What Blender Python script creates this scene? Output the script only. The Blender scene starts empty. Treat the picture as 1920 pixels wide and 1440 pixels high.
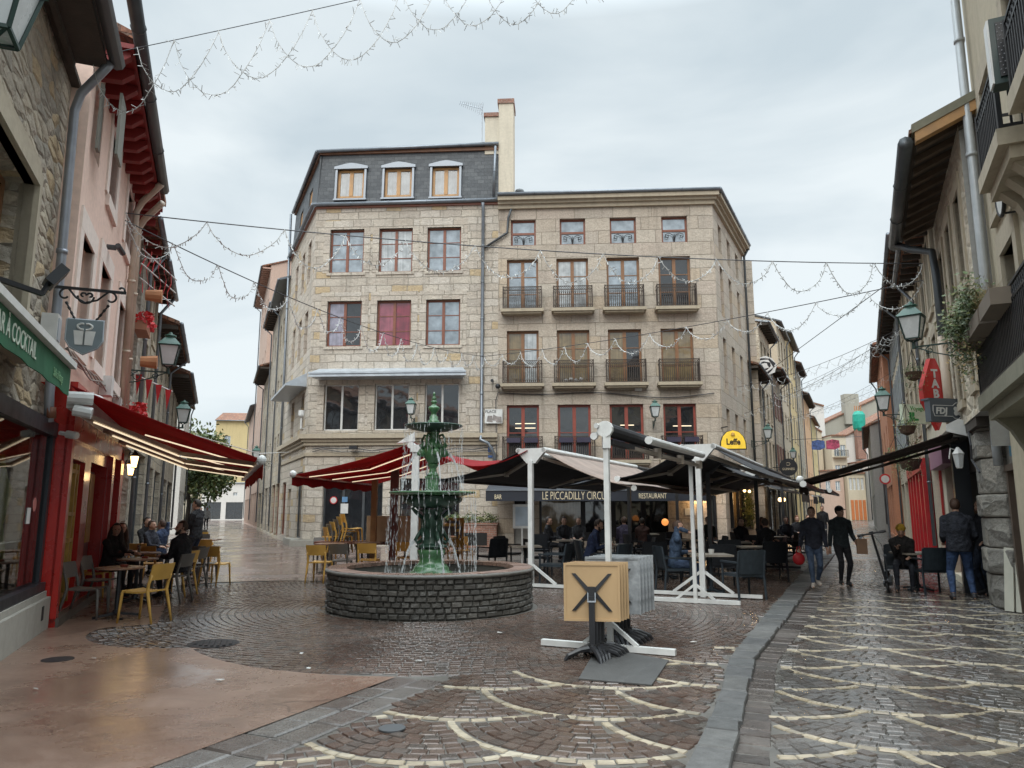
import bpy, bmesh, math, random
import numpy as np
from mathutils import Vector, Matrix
R = math.radians
rnd = random.Random(7)
SC = bpy.context.scene
COL = SC.collection

# ------------------------------------------------------------------ camera
F_PX = 1400.0
PITCH = math.atan(235 / F_PX)
EYE = 1.6
cam_d = bpy.data.cameras.new('camera')
cam = bpy.data.objects.new('camera', cam_d)
COL.objects.link(cam)
cam_d.sensor_width = 36
cam_d.lens = F_PX * 36 / 1920
cam_d.clip_start = 0.1
cam_d.clip_end = 3000
cam.location = (0, 0, EYE)
cam.rotation_euler = (math.pi / 2 + PITCH, 0, 0)
SC.camera = cam

# ------------------------------------------------------------------ overcast sky
SUN_EL, SUN_AZ = 40, 196          # azimuth of the sun seen from above, degrees from +Y clockwise
w = bpy.data.worlds.new('World')
SC.world = w
w.use_nodes = True
nt = w.node_tree
nt.nodes.clear()
out = nt.nodes.new('ShaderNodeOutputWorld')
bg = nt.nodes.new('ShaderNodeBackground')
sky = nt.nodes.new('ShaderNodeTexSky')
sky.sky_type = 'NISHITA'
sky.sun_disc = False
sky.sun_elevation = R(SUN_EL)
sky.sun_rotation = R(SUN_AZ)
tc = nt.nodes.new('ShaderNodeTexCoord')
mp = nt.nodes.new('ShaderNodeMapping')
mp.inputs['Scale'].default_value = (1.0, 1.0, 2.6)
n1 = nt.nodes.new('ShaderNodeTexNoise')
n1.inputs['Scale'].default_value = 1.7
n1.inputs['Detail'].default_value = 7
n1.inputs['Roughness'].default_value = 0.5
n1.inputs['Distortion'].default_value = 0.5
cr = nt.nodes.new('ShaderNodeValToRGB')
cr.color_ramp.elements[0].position = 0.38
cr.color_ramp.elements[0].color = (5.5, 6.35, 6.85, 1)
cr.color_ramp.elements[1].position = 0.62
cr.color_ramp.elements[1].color = (7.7, 8.35, 8.6, 1)
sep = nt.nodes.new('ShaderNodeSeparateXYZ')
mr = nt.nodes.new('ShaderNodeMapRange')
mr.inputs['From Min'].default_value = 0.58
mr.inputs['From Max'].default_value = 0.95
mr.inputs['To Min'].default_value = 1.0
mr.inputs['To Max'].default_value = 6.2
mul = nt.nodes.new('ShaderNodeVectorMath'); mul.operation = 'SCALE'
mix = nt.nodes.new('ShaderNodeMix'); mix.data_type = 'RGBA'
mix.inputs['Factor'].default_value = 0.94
L = nt.links.new
L(tc.outputs['Generated'], mp.inputs['Vector'])
L(mp.outputs[0], n1.inputs['Vector'])
L(n1.outputs['Fac'], cr.inputs['Fac'])
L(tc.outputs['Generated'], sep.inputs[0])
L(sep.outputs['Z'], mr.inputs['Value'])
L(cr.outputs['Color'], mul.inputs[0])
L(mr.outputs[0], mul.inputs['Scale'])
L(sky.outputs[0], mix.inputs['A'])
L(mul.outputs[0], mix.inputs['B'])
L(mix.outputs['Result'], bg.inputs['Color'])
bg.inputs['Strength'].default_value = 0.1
L(bg.outputs[0], out.inputs[0])

sun_d = bpy.data.lights.new('sun', 'SUN')
sun_d.energy = 1.4
sun_d.angle = R(35)
sun_d.color = (1.0, 0.96, 0.9)
sun = bpy.data.objects.new('sun', sun_d)
COL.objects.link(sun)
_d = Vector((math.sin(R(SUN_AZ)) * math.cos(R(SUN_EL)), math.cos(R(SUN_AZ)) * math.cos(R(SUN_EL)), math.sin(R(SUN_EL))))
sun.rotation_euler = _d.to_track_quat('Z', 'Y').to_euler()
sun.location = (0, 0, 40)
SC.view_settings.view_transform = 'Standard'
SC.view_settings.look = 'None'
SC.view_settings.gamma = 1
SC.view_settings.exposure = 0.2

# ------------------------------------------------------------------ survey helpers
_sp, _cp = math.sin(PITCH), math.cos(PITCH)
def ray(px, py):
    x = (px - 960) / F_PX; y = (py - 720) / F_PX
    return x, y * _sp + _cp, _sp - y * _cp
def G(px, py, z=0.0):
    r = ray(px, py); t = (z - EYE) / r[2]
    return Vector((r[0] * t, r[1] * t, z))
def AT(px, py, Y):
    r = ray(px, py); t = Y / r[1]
    return Vector((r[0] * t, Y, EYE + r[2] * t))

# ------------------------------------------------------------------ objects
def tag(o, label=None, cat=None, group=None, kind=None):
    if label: o['label'] = label
    if cat: o['category'] = cat
    if group: o['group'] = group
    if kind: o['kind'] = kind
    return o
def thing(name, label, cat, loc=(0, 0, 0), rz=0, group=None):
    o = bpy.data.objects.new(name, None)
    o.empty_display_size = 0.1
    COL.objects.link(o)
    o.location = loc; o.rotation_euler = (0, 0, rz)
    return tag(o, label, cat, group)
def wmat(o):
    b = Matrix.LocRotScale(Vector(o.location), o.rotation_euler, Vector(o.scale))
    if o.parent: return wmat(o.parent) @ o.matrix_parent_inverse @ b
    return b
def adopt(o, parent):
    o.parent = parent
    o.matrix_parent_inverse = wmat(parent).inverted()
def kids(o): return [c for c in o.children]
def dup(root, loc, rz=0, label=None, group=None, scale=None):
    r = root.copy(); COL.objects.link(r)
    r.location = loc; r.rotation_euler = (0, 0, rz)
    if scale: r.scale = (scale,) * 3 if not isinstance(scale, tuple) else scale
    if label: r['label'] = label
    if group: r['group'] = group
    for c in kids(root):
        n = c.copy(); COL.objects.link(n); n.parent = r
        for g in kids(c):
            k = g.copy(); COL.objects.link(k); k.parent = n
    return r

class MB:
    """mesh collector"""
    def __init__(s): s.v = []; s.f = []; s.m = []
    def poly(s, pts, mi=0):
        b = len(s.v); s.v += [tuple(p) for p in pts]
        s.f.append(tuple(range(b, b + len(pts)))); s.m.append(mi)
    def faces(s, vs, fs, mi=0):
        b = len(s.v); s.v += [tuple(p) for p in vs]
        for f in fs: s.f.append(tuple(b + i for i in f)); s.m.append(mi)
    def hexa(s, p, mi=0):           # 8 pts: bottom 4 ccw, top 4 ccw
        s.faces(p, [(3, 2, 1, 0), (4, 5, 6, 7), (0, 1, 5, 4), (1, 2, 6, 5), (2, 3, 7, 6), (3, 0, 4, 7)], mi)
    def box(s, a, b, mi=0):
        x0, y0, z0 = a; x1, y1, z1 = b
        s.hexa([(x0, y0, z0), (x1, y0, z0), (x1, y1, z0), (x0, y1, z0), (x0, y0, z1), (x1, y0, z1), (x1, y1, z1), (x0, y1, z1)], mi)
    def obox(s, c, size, rz=0, mi=0, M=None):
        hx, hy, hz = size[0] / 2, size[1] / 2, size[2] / 2
        M = M or Matrix.Rotation(rz, 3, 'Z'); c = Vector(c)
        s.hexa([c + M @ Vector(q) for q in ((-hx, -hy, -hz), (hx, -hy, -hz), (hx, hy, -hz), (-hx, hy, -hz), (-hx, -hy, hz), (hx, -hy, hz), (hx, hy, hz), (-hx, hy, hz))], mi)
    def bar(s, p, q, w, h=None, up=(0, 0, 1), mi=0):
        p = Vector(p); q = Vector(q); h = h or w
        d = (q - p).normalized(); up = Vector(up)
        if abs(d.dot(up)) > .98: up = Vector((0, 1, 0))
        x = d.cross(up).normalized() * (w / 2); z = x.cross(d).normalized() * (h / 2)
        s.hexa([p - x - z, p + x - z, q + x - z, q - x - z, p - x + z, p + x + z, q + x + z, q - x + z], mi)
    def tube(s, pts, r, n=6, cap=True, mi=0):
        pts = [Vector(p) for p in pts]; m = len(pts)
        rr = r if isinstance(r, (list, tuple)) else [r] * m
        t0 = (pts[1] - pts[0]).normalized()
        x = t0.orthogonal().normalized()
        b = len(s.v)
        for i, p in enumerate(pts):
            t = (pts[min(i + 1, m - 1)] - pts[max(i - 1, 0)])
            if t.length < 1e-9: t = t0
            t = t.normalized()
            x = (x - t * x.dot(t))
            x = x.normalized() if x.length > 1e-6 else t.orthogonal().normalized()
            y = t.cross(x)
            for k in range(n):
                a = 2 * math.pi * k / n
                q = rr[i]
                if isinstance(q, (tuple, list)): o = x * (math.cos(a) * q[0]) + y * (math.sin(a) * q[1])
                else: o = (x * math.cos(a) + y * math.sin(a)) * q
                s.v.append(tuple(p + o))
        for i in range(m - 1):
            for k in range(n):
                k2 = (k + 1) % n
                s.f.append((b + i * n + k, b + i * n + k2, b + (i + 1) * n + k2, b + (i + 1) * n + k)); s.m.append(mi)
        if cap:
            s.f.append(tuple(b + k for k in reversed(range(n)))); s.m.append(mi)
            s.f.append(tuple(b + (m - 1) * n + k for k in range(n))); s.m.append(mi)
    def lathe(s, prof, n=24, c=(0, 0, 0), mi=0, cap=True, lob=None):
        b = len(s.v); m = len(prof)
        for r, z in prof:
            for k in range(n):
                a = 2 * math.pi * k / n
                q = r * (1 + (lob(a, z) if lob else 0))
                s.v.append((c[0] + q * math.cos(a), c[1] + q * math.sin(a), c[2] + z))
        for i in range(m - 1):
            for k in range(n):
                k2 = (k + 1) % n
                s.f.append((b + i * n + k, b + i * n + k2, b + (i + 1) * n + k2, b + (i + 1) * n + k)); s.m.append(mi)
        if cap:
            s.f.append(tuple(b + k for k in reversed(range(n)))); s.m.append(mi)
            s.f.append(tuple(b + (m - 1) * n + k for k in range(n))); s.m.append(mi)
    def ball(s, c, r, nu=10, nv=7, mi=0, M=None):
        r = r if isinstance(r, (tuple, list)) else (r, r, r)
        vs = []; fs = []; c = Vector(c)
        for j in range(nv + 1):
            th = math.pi * j / nv
            for i in range(nu):
                a = 2 * math.pi * i / nu
                q = Vector((r[0] * math.sin(th) * math.cos(a), r[1] * math.sin(th) * math.sin(a), -r[2] * math.cos(th)))
                vs.append(c + (M @ q if M else q))
        for j in range(nv):
            for i in range(nu):
                i2 = (i + 1) % nu
                fs.append((j * nu + i, j * nu + i2, (j + 1) * nu + i2, (j + 1) * nu + i))
        s.faces(vs, fs, mi)
    def prism(s, pts, off, mi=0):   # polygon (3d points) extruded by vector
        n = len(pts); off = Vector(off); pts = [Vector(p) for p in pts]
        vs = pts + [p + off for p in pts]
        fs = [tuple(reversed(range(n))), tuple(range(n, 2 * n))] + [(i, (i + 1) % n, n + (i + 1) % n, n + i) for i in range(n)]
        s.faces(vs, fs, mi)
    def build(s, name, mat, parent=None, smooth=False, label=None, uvw=True):
        me = bpy.data.meshes.new(name)
        me.from_pydata(s.v, [], s.f)
        mats = mat if isinstance(mat, (list, tuple)) else [mat]
        for m in mats: me.materials.append(m)
        if len(mats) > 1: me.polygons.foreach_set('material_index', s.m)
        if smooth: me.polygons.foreach_set('use_smooth', [True] * len(s.f))
        if uvw and len(s.f) < 60000:
            uv = me.uv_layers.new(name='UVMap'); data = np.zeros(len(me.loops) * 2)
            k = 0; V = s.v
            for p in me.polygons:
                nx, ny, nz = p.normal
                if abs(nz) > .75:
                    for vi in p.vertices: data[k] = V[vi][0]; data[k + 1] = V[vi][1]; k += 2
                else:
                    l = math.hypot(nx, ny) or 1; tx, ty = -ny / l, nx / l
                    for vi in p.vertices: data[k] = V[vi][0] * tx + V[vi][1] * ty; data[k + 1] = V[vi][2]; k += 2
            uv.data.foreach_set('uv', data)
        me.update()
        o = bpy.data.objects.new(name, me); COL.objects.link(o)
        if parent: adopt(o, parent)
        if label: o['label'] = label
        return o

# ------------------------------------------------------------------ materials
MATS = {}
class NB:
    def __init__(s, name):
        s.m = bpy.data.materials.new(name); s.m.use_nodes = True
        s.t = s.m.node_tree; s.t.nodes.clear()
        s.out = s.add('ShaderNodeOutputMaterial'); s.p = s.add('ShaderNodeBsdfPrincipled')
        s.link(s.p.outputs[0], s.out.inputs[0])
    def add(s, t, **kw):
        n = s.t.nodes.new(t)
        for k, v in kw.items():
            if hasattr(n, k) and k not in n.inputs: setattr(n, k, v)
        for k, v in kw.items():
            if k in n.inputs: n.inputs[k].default_value = v
        return n
    def link(s, a, b): s.t.links.new(a, b)
    def uv(s, scale=(1, 1, 1), uv=True):
        t = s.add('ShaderNodeTexCoord'); m = s.add('ShaderNodeMapping'); m.inputs['Scale'].default_value = scale
        s.link(t.outputs['UV' if uv else 'Object'], m.inputs['Vector']); return m.outputs[0]
    def noise(s, vec, scale, detail=4, rough=.55, dist=0):
        n = s.add('ShaderNodeTexNoise'); n.inputs['Scale'].default_value = scale; n.inputs['Detail'].default_value = detail
        n.inputs['Roughness'].default_value = rough; n.inputs['Distortion'].default_value = dist
        if vec is not None: s.link(vec, n.inputs['Vector'])
        return n
    def mixc(s, fac, a, b, mode='MIX'):
        n = s.add('ShaderNodeMix'); n.data_type = 'RGBA'; n.blend_type = mode
        for sock, v in (('Factor', fac), ('A', a), ('B', b)):
            if hasattr(v, 'links') or hasattr(v, 'is_output'): s.link(v, n.inputs[sock])
            else: n.inputs[sock].default_value = (v if sock == 'Factor' else (*v, 1) if len(v) == 3 else v)
        return n.outputs['Result']
    def ramp(s, fac, stops, interp='LINEAR'):
        n = s.add('ShaderNodeValToRGB'); n.color_ramp.interpolation = interp
        e = n.color_ramp.elements
        while len(e) > 1: e.remove(e[-1])
        e[0].position = stops[0][0]; e[0].color = c4(stops[0][1])
        for p, c in stops[1:]:
            k = e.new(p); k.color = c4(c)
        s.link(fac, n.inputs['Fac']); return n.outputs['Color']
    def rng(s, val, a, b, c, d):
        n = s.add('ShaderNodeMapRange')
        for i, x in zip(('From Min', 'From Max', 'To Min', 'To Max'), (a, b, c, d)): n.inputs[i].default_value = x
        s.link(val, n.inputs['Value']); return n.outputs[0]
    def bump(s, h, st, dist=.02, prev=None):
        n = s.add('ShaderNodeBump'); n.inputs['Strength'].default_value = st; n.inputs['Distance'].default_value = dist
        s.link(h, n.inputs['Height'])
        if prev is not None: s.link(prev, n.inputs['Normal'])
        return n.outputs[0]
    def math(s, op, a, b=0.0):
        n = s.add('ShaderNodeMath'); n.operation = op
        for i, v in enumerate((a, b)):
            if hasattr(v, 'is_output'): s.link(v, n.inputs[i])
            else: n.inputs[i].default_value = v
        return n.outputs[0]
def c4(c):
    if isinstance(c, (int, float)): return (c, c, c, 1)
    return (*c, 1) if len(c) == 3 else c

def M(name, col, rough=.6, metal=0.0, var=.12, scale=5, bump=0, spec=.5, emit=0, trans=0, coat=0, bscale=None, alpha=1, dirt=0):
    if name in MATS: return MATS[name]
    b = NB(name); p = b.p
    p.inputs['Metallic'].default_value = metal
    p.inputs['Specular IOR Level'].default_value = spec
    vec = b.uv(uv=False)
    n = b.noise(vec, scale, 5)
    hi = tuple(min(1, c * (1 + var)) for c in col); lo = tuple(c * (1 - var) for c in col)
    c = b.ramp(n.outputs['Fac'], [(.3, lo), (.7, hi)])
    if dirt:
        n2 = b.noise(vec, scale * .35, 6, .65)
        c = b.mixc(b.rng(n2.outputs['Fac'], .45, .75, 0, dirt), c, tuple(x * .35 for x in col))
    b.link(c, p.inputs['Base Color'])
    b.link(b.rng(n.outputs['Fac'], .3, .7, max(.02, rough - .06), min(1, rough + .06)), p.inputs['Roughness'])
    if bump:
        n3 = b.noise(vec, bscale or scale * 6, 4)
        b.link(b.bump(n3.outputs['Fac'], bump, .02 if bscale != 14 else .06), p.inputs['Normal'])
    if emit:
        p.inputs['Emission Color'].default_value = c4(col); p.inputs['Emission Strength'].default_value = emit
    if trans: p.inputs['Transmission Weight'].default_value = trans
    if coat: p.inputs['Coat Weight'].default_value = coat; p.inputs['Coat Roughness'].default_value = .1
    if alpha < 1: p.inputs['Alpha'].default_value = alpha
    MATS[name] = b.m
    return b.m

def cloth(name, col, transl=.35, rough=.8, bump=.15):
    if name in MATS: return MATS[name]
    b = NB(name); p = b.p
    vec = b.uv(uv=False)
    n = b.noise(vec, 2.2, 5)
    c = b.ramp(n.outputs['Fac'], [(.3, tuple(x * .8 for x in col)), (.7, tuple(min(1, x * 1.15) for x in col))])
    b.link(c, p.inputs['Base Color']); p.inputs['Roughness'].default_value = rough
    n3 = b.noise(vec, 1.3, 3)
    b.link(b.bump(n3.outputs['Fac'], bump * 2.2, .12), p.inputs['Normal'])
    tr = b.add('ShaderNodeBsdfTranslucent'); b.link(c, tr.inputs['Color'])
    mx = b.add('ShaderNodeMixShader'); mx.inputs[0].default_value = transl
    b.link(p.outputs[0], mx.inputs[1]); b.link(tr.outputs[0], mx.inputs[2]); b.link(mx.outputs[0], b.out.inputs[0])
    MATS[name] = b.m; return b.m

def stone(name, tints, mortar, bw=.7, bh=.33, ms=.014, warp=.05, bump=.5, stain=.35, rough=.88, fine=14, squash=1.35):
    if name in MATS: return MATS[name]
    b = NB(name); p = b.p
    uv = b.uv()
    wn = b.noise(uv, 1.6, 3)
    off = b.add('ShaderNodeVectorMath'); off.operation = 'MULTIPLY_ADD'
    b.link(wn.outputs['Color'], off.inputs[0]); off.inputs[1].default_value = (warp, warp, 0); b.link(uv, off.inputs[2])
    br = b.add('ShaderNodeTexBrick'); br.offset = .5; br.offset_frequency = 2; br.squash = squash; br.squash_frequency = 3
    b.link(off.outputs[0], br.inputs['Vector'])
    br.inputs['Color1'].default_value = (0, 0, 0, 1); br.inputs['Color2'].default_value = (1, 1, 1, 1); br.inputs['Mortar'].default_value = (.5, .5, .5, 1)
    br.inputs['Scale'].default_value = 1; br.inputs['Brick Width'].default_value = bw; br.inputs['Row Height'].default_value = bh
    br.inputs['Mortar Size'].default_value = ms; br.inputs['Mortar Smooth'].default_value = .35; br.inputs['Bias'].default_value = 0
    k = len(tints)
    c = b.ramp(br.outputs['Color'], [(i / k, t) for i, t in enumerate(tints)], 'CONSTANT' if k > 3 else 'LINEAR')
    n1 = b.noise(uv, fine, 6, .65); n2 = b.noise(uv, .55, 5, .6)
    c = b.mixc(1.0, c, b.ramp(n1.outputs['Fac'], [(.25, .72), (.75, 1.2)]), 'MULTIPLY')
    c = b.mixc(b.rng(n2.outputs['Fac'], .5, .78, 0, stain), c, tuple(x * .42 for x in tints[0]))
    sk = b.noise(b.uv((2.6, .22, 1)), 1.3, 6, .65); c = b.mixc(b.rng(sk.outputs['Fac'], .53, .74, 0, stain * 1.25), c, tuple(x * .38 for x in tints[0]))
    c = b.mixc(b.math('MULTIPLY', br.outputs['Fac'], .9), c, mortar)
    b.link(c, p.inputs['Base Color']); p.inputs['Roughness'].default_value = rough
    h = b.math('ADD', b.math('MULTIPLY', br.outputs['Fac'], -1.0), b.math('MULTIPLY', n1.outputs['Fac'], .55))
    n4 = b.noise(uv, 4.5, 3)
    h = b.math('ADD', h, b.math('MULTIPLY', n4.outputs['Fac'], 1.1))
    b.link(b.bump(h, bump, .05), p.inputs['Normal'])
    MATS[name] = b.m; return b.m

def rubble(name, tints, mortar, sx=2.2, sy=3.6, ms=.05, bump=.8, rough=.9, stain=.4):
    if name in MATS: return MATS[name]
    b = NB(name); p = b.p
    uv = b.uv((sx, sy, 1))
    uv0 = b.uv()
    wn = b.noise(uv, 1.2, 3)
    off = b.add('ShaderNodeVectorMath'); off.operation = 'MULTIPLY_ADD'
    b.link(wn.outputs['Color'], off.inputs[0]); off.inputs[1].default_value = (.7, .7, 0); b.link(uv, off.inputs[2])
    v1 = b.add('ShaderNodeTexVoronoi'); v1.voronoi_dimensions = '2D'; v1.inputs['Scale'].default_value = 1
    v2 = b.add('ShaderNodeTexVoronoi'); v2.voronoi_dimensions = '2D'; v2.feature = 'DISTANCE_TO_EDGE'; v2.inputs['Scale'].default_value = 1
    b.link(off.outputs[0], v1.inputs['Vector']); b.link(off.outputs[0], v2.inputs['Vector'])
    sp = b.add('ShaderNodeSeparateColor'); b.link(v1.outputs['Color'], sp.inputs[0])
    k = len(tints)
    c = b.ramp(sp.outputs[0], [(i / k, t) for i, t in enumerate(tints)], 'CONSTANT')
    n1 = b.noise(uv0, 16, 6, .65); n2 = b.noise(uv0, .7, 5, .6)
    c = b.mixc(1.0, c, b.ramp(n1.outputs['Fac'], [(.25, .65), (.75, 1.25)]), 'MULTIPLY')
    c = b.mixc(b.rng(n2.outputs['Fac'], .5, .75, 0, stain), c, tuple(x * .4 for x in tints[0]))
    edge = b.rng(v2.outputs['Distance'], 0, ms * 2, 1, 0)
    c = b.mixc(b.math('MULTIPLY', edge, .6), c, mortar)
    b.link(c, p.inputs['Base Color']); p.inputs['Roughness'].default_value = rough
    h = b.math('ADD', b.rng(v2.outputs['Distance'], 0, .3, 0, 1), b.math('MULTIPLY', n1.outputs['Fac'], .6))
    b.link(b.bump(h, bump, .04), p.inputs['Normal'])
    MATS[name] = b.m; return b.m

def plaster(name, col, stain=.3, bump=.15, rough=.85):
    if name in MATS: return MATS[name]
    b = NB(name); p = b.p
    uv = b.uv(); st = b.uv((3.5, .35, 1))
    n1 = b.noise(uv, 9, 6, .6); n2 = b.noise(st, 1.2, 5, .6); n3 = b.noise(uv, .5, 4)
    c = b.ramp(n1.outputs['Fac'], [(.3, tuple(x * .9 for x in col)), (.7, tuple(min(1, x * 1.07) for x in col))])
    c = b.mixc(b.rng(n2.outputs['Fac'], .48, .8, 0, stain), c, tuple(x * .5 for x in col))
    c = b.mixc(b.rng(n3.outputs['Fac'], .5, .75, 0, stain * .6), c, tuple(x * .65 for x in col))
    b.link(c, p.inputs['Base Color']); p.inputs['Roughness'].default_value = rough
    b.link(b.bump(n1.outputs['Fac'], bump, .01), p.inputs['Normal'])
    MATS[name] = b.m; return b.m

def glass(name, col=(.03, .035, .04), rough=.04, spec=.9, wob=.03, metal=0.0):
    if name in MATS: return MATS[name]
    b = NB(name); p = b.p
    vec = b.uv(uv=False)
    n = b.noise(vec, .9, 2); n2 = b.noise(vec, 2.5, 3)
    fold = b.noise(b.uv((9, .25, 1)), 1.4, 3)
    cc = b.ramp(n2.outputs['Fac'], [(.3, tuple(c * .7 for c in col)), (.7, tuple(min(1, c * 1.3) for c in col))])
    cc = b.mixc(.55 if max(col) > .15 and metal < .5 else .0, cc, b.ramp(fold.outputs['Fac'], [(.3, .55), (.7, 1.25)]), 'MULTIPLY')
    b.link(cc, p.inputs['Base Color'])
    p.inputs['Roughness'].default_value = rough
    p.inputs['IOR'].default_value = 1.75; p.inputs['Metallic'].default_value = metal
    p.inputs['Specular IOR Level'].default_value = spec
    b.link(b.bump(n.outputs['Fac'], wob, .5), p.inputs['Normal'])
    MATS[name] = b.m; return b.m

def text_mesh(txt, size, mat, parent, at, xdir, updir, sx=1.0, depth=.004, name='lettering', align='CENTER', bold=0.0, shear=0.0):
    cu = bpy.data.curves.new('tmp_text', 'FONT'); cu.body = txt; cu.size = size; cu.extrude = depth
    cu.align_x = align; cu.align_y = 'CENTER'; cu.offset = bold; cu.shear = shear; cu.resolution_u = 3
    o = bpy.data.objects.new('tmp_text', cu); COL.objects.link(o)
    dg = bpy.context.evaluated_depsgraph_get(); dg.update()
    me = bpy.data.meshes.new_from_object(o.evaluated_get(dg))
    bpy.data.objects.remove(o); bpy.data.curves.remove(cu)
    X = Vector(xdir).normalized(); Y = Vector(updir).normalized(); Z = X.cross(Y)
    T = Matrix((X * sx, Y, Z)).transposed().to_4x4(); T.translation = Vector(at)
    me.transform(T); me.name = name
    me.materials.clear(); me.materials.append(mat)
    o = bpy.data.objects.new(name, me); COL.objects.link(o)
    if parent: adopt(o, parent)
    return o

# ------------------------------------------------------------------ wall frames
class Fr:
    """s runs along the wall, z up, o out of the wall"""
    def __init__(s, A, d, n):
        s.A = Vector((A[0], A[1], 0)); s.d = Vector((d[0], d[1], 0)).normalized(); s.n = Vector((n[0], n[1], 0))
        s.n = (s.n - s.d * s.n.dot(s.d)).normalized()
        s.flip = s.d.cross(Vector((0, 0, 1))).dot(s.n) < 0
    def __call__(s, a, z, o=0.0): 
        p = s.A + s.d * a + s.n * o; return Vector((p.x, p.y, z))
    def ang(s): return math.atan2(s.d.y, s.d.x)
    def nang(s): return math.atan2(s.n.y, s.n.x)
def fbox(mb, fr, s0, s1, z0, z1, o0, o1, mi=0):
    p = [fr(s0, z0, o0), fr(s1, z0, o0), fr(s1, z0, o1), fr(s0, z0, o1), fr(s0, z1, o0), fr(s1, z1, o0), fr(s1, z1, o1), fr(s0, z1, o1)]
    if not fr.flip: p = [p[3], p[2], p[1], p[0], p[7], p[6], p[5], p[4]]
    mb.hexa(p, mi)
def fpoly(mb, fr, pts, mi=0):
    q = [fr(*p) for p in pts]
    mb.poly(q if not fr.flip else list(reversed(q)), mi)
def wall(mb, fr, s0, s1, z0, z1, holes=(), depth=.25, o=0.0, back=True):
    S = sorted({s0, s1, *[h[0] for h in holes], *[h[1] for h in holes]}); S = [x for x in S if s0 - 1e-6 <= x <= s1 + 1e-6]
    Z = sorted({z0, z1, *[h[2] for h in holes], *[h[3] for h in holes]}); Z = [x for x in Z if z0 - 1e-6 <= x <= z1 + 1e-6]
    for i in range(len(S) - 1):
        for j in range(len(Z) - 1):
            cs, cz = (S[i] + S[i + 1]) / 2, (Z[j] + Z[j + 1]) / 2
            if any(h[0] < cs < h[1] and h[2] < cz < h[3] for h in holes): continue
            fpoly(mb, fr, [(S[i], Z[j], o), (S[i + 1], Z[j], o), (S[i + 1], Z[j + 1], o), (S[i], Z[j + 1], o)])
    for a, b, c, d in [h[:4] for h in holes]:
        fpoly(mb, fr, [(a, c, o), (a, d, o), (a, d, o - depth), (a, c, o - depth)])
        fpoly(mb, fr, [(b, c, o - depth), (b, d, o - depth), (b, d, o), (b, c, o)])
        fpoly(mb, fr, [(a, d, o), (b, d, o), (b, d, o - depth), (a, d, o - depth)])
        fpoly(mb, fr, [(a, c, o - depth), (b, c, o - depth), (b, c, o), (a, c, o)])
        if back: fpoly(mb, fr, [(a, c, o - depth), (b, c, o - depth), (b, d, o - depth), (a, d, o - depth)])
def window(parent, fr, s0, s1, z0, z1, mat, pane, o=-.2, leaves=2, rows=3, fw=.07, dep=.06, split=None, sill=None, sillmat=None, name='window', pane2=None):
    """frame part with its pane as a sub-part"""
    m = MB()
    fbox(m, fr, s0, s0 + fw, z0, z1, o, o + dep); fbox(m, fr, s1 - fw, s1, z0, z1, o, o + dep)
    fbox(m, fr, s0 + fw, s1 - fw, z1 - fw, z1, o, o + dep); fbox(m, fr, s0 + fw, s1 - fw, z0, z0 + fw, o, o + dep)
    w = (s1 - s0)
    for k in range(1, leaves):
        c = s0 + w * k / leaves; fbox(m, fr, c - fw * .75, c + fw * .75, z0 + fw, z1 - fw, o + .002, o + dep + .012)
    for k in range(1, rows):
        c = z0 + (z1 - z0) * k / rows
        fbox(m, fr, s0 + fw, s1 - fw, c - .018, c + .018, o + .004, o + dep - .012)
    if split: fbox(m, fr, s0 + fw, s1 - fw, split - .05, split + .05, o + .003, o + dep + .01)
    f = m.build(name, mat, parent)
    g = MB(); fpoly(g, fr, [(s0 + fw * .5, z0 + fw * .5, o + .025), (s1 - fw * .5, z0 + fw * .5, o + .025), (s1 - fw * .5, z1 - fw * .5, o + .025), (s0 + fw * .5, z1 - fw * .5, o + .025)])
    if pane2:
        g = MB(); h = (s0 + s1) / 2
        for k, (x0, x1) in enumerate(((s0 + fw * .5, h), (h, s1 - fw * .5))): fpoly(g, fr, [(x0, z0 + fw * .5, o + .025), (x1, z0 + fw * .5, o + .025), (x1, z1 - fw * .5, o + .025), (x0, z1 - fw * .5, o + .025)], k)
    g.build('pane', [pane, pane2] if pane2 else pane, f)
    if sill:
        q = MB(); fbox(q, fr, s0 - .08, s1 + .08, z0 - sill, z0 - .003, -.02, .07); q.build('sill', sillmat or mat, f)
    return f
def pipe(parent, pts, mat, r=.055, name='downpipe', collars=()):
    m = MB(); m.tube(pts, r, 8)
    pts = [Vector(p) for p in pts]
    for i in range(len(pts) - 1):
        n = int((pts[i + 1] - pts[i]).length / 2.0)
        for k in range(1, n + 1):
            c = pts[i].lerp(pts[i + 1], k / (n + 1)); d = (pts[i + 1] - pts[i]).normalized() * .03
            m.tube([c - d, c + d], r * 1.22, 8)
    return m.build(name, mat, parent, smooth=True)
def gutter(parent, p, q, mat, r=.08, name='gutter'):
    m = MB(); m.tube([p, q], r, 8)
    n = max(1, int((Vector(q) - Vector(p)).length / 1.6))
    for k in range(1, n):
        c = Vector(p).lerp(Vector(q), k / n); d = (Vector(q) - Vector(p)).normalized() * .015
        m.tube([c - d, c + d], r * 1.12, 8)
    return m.build(name, mat, parent, smooth=True)
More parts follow.
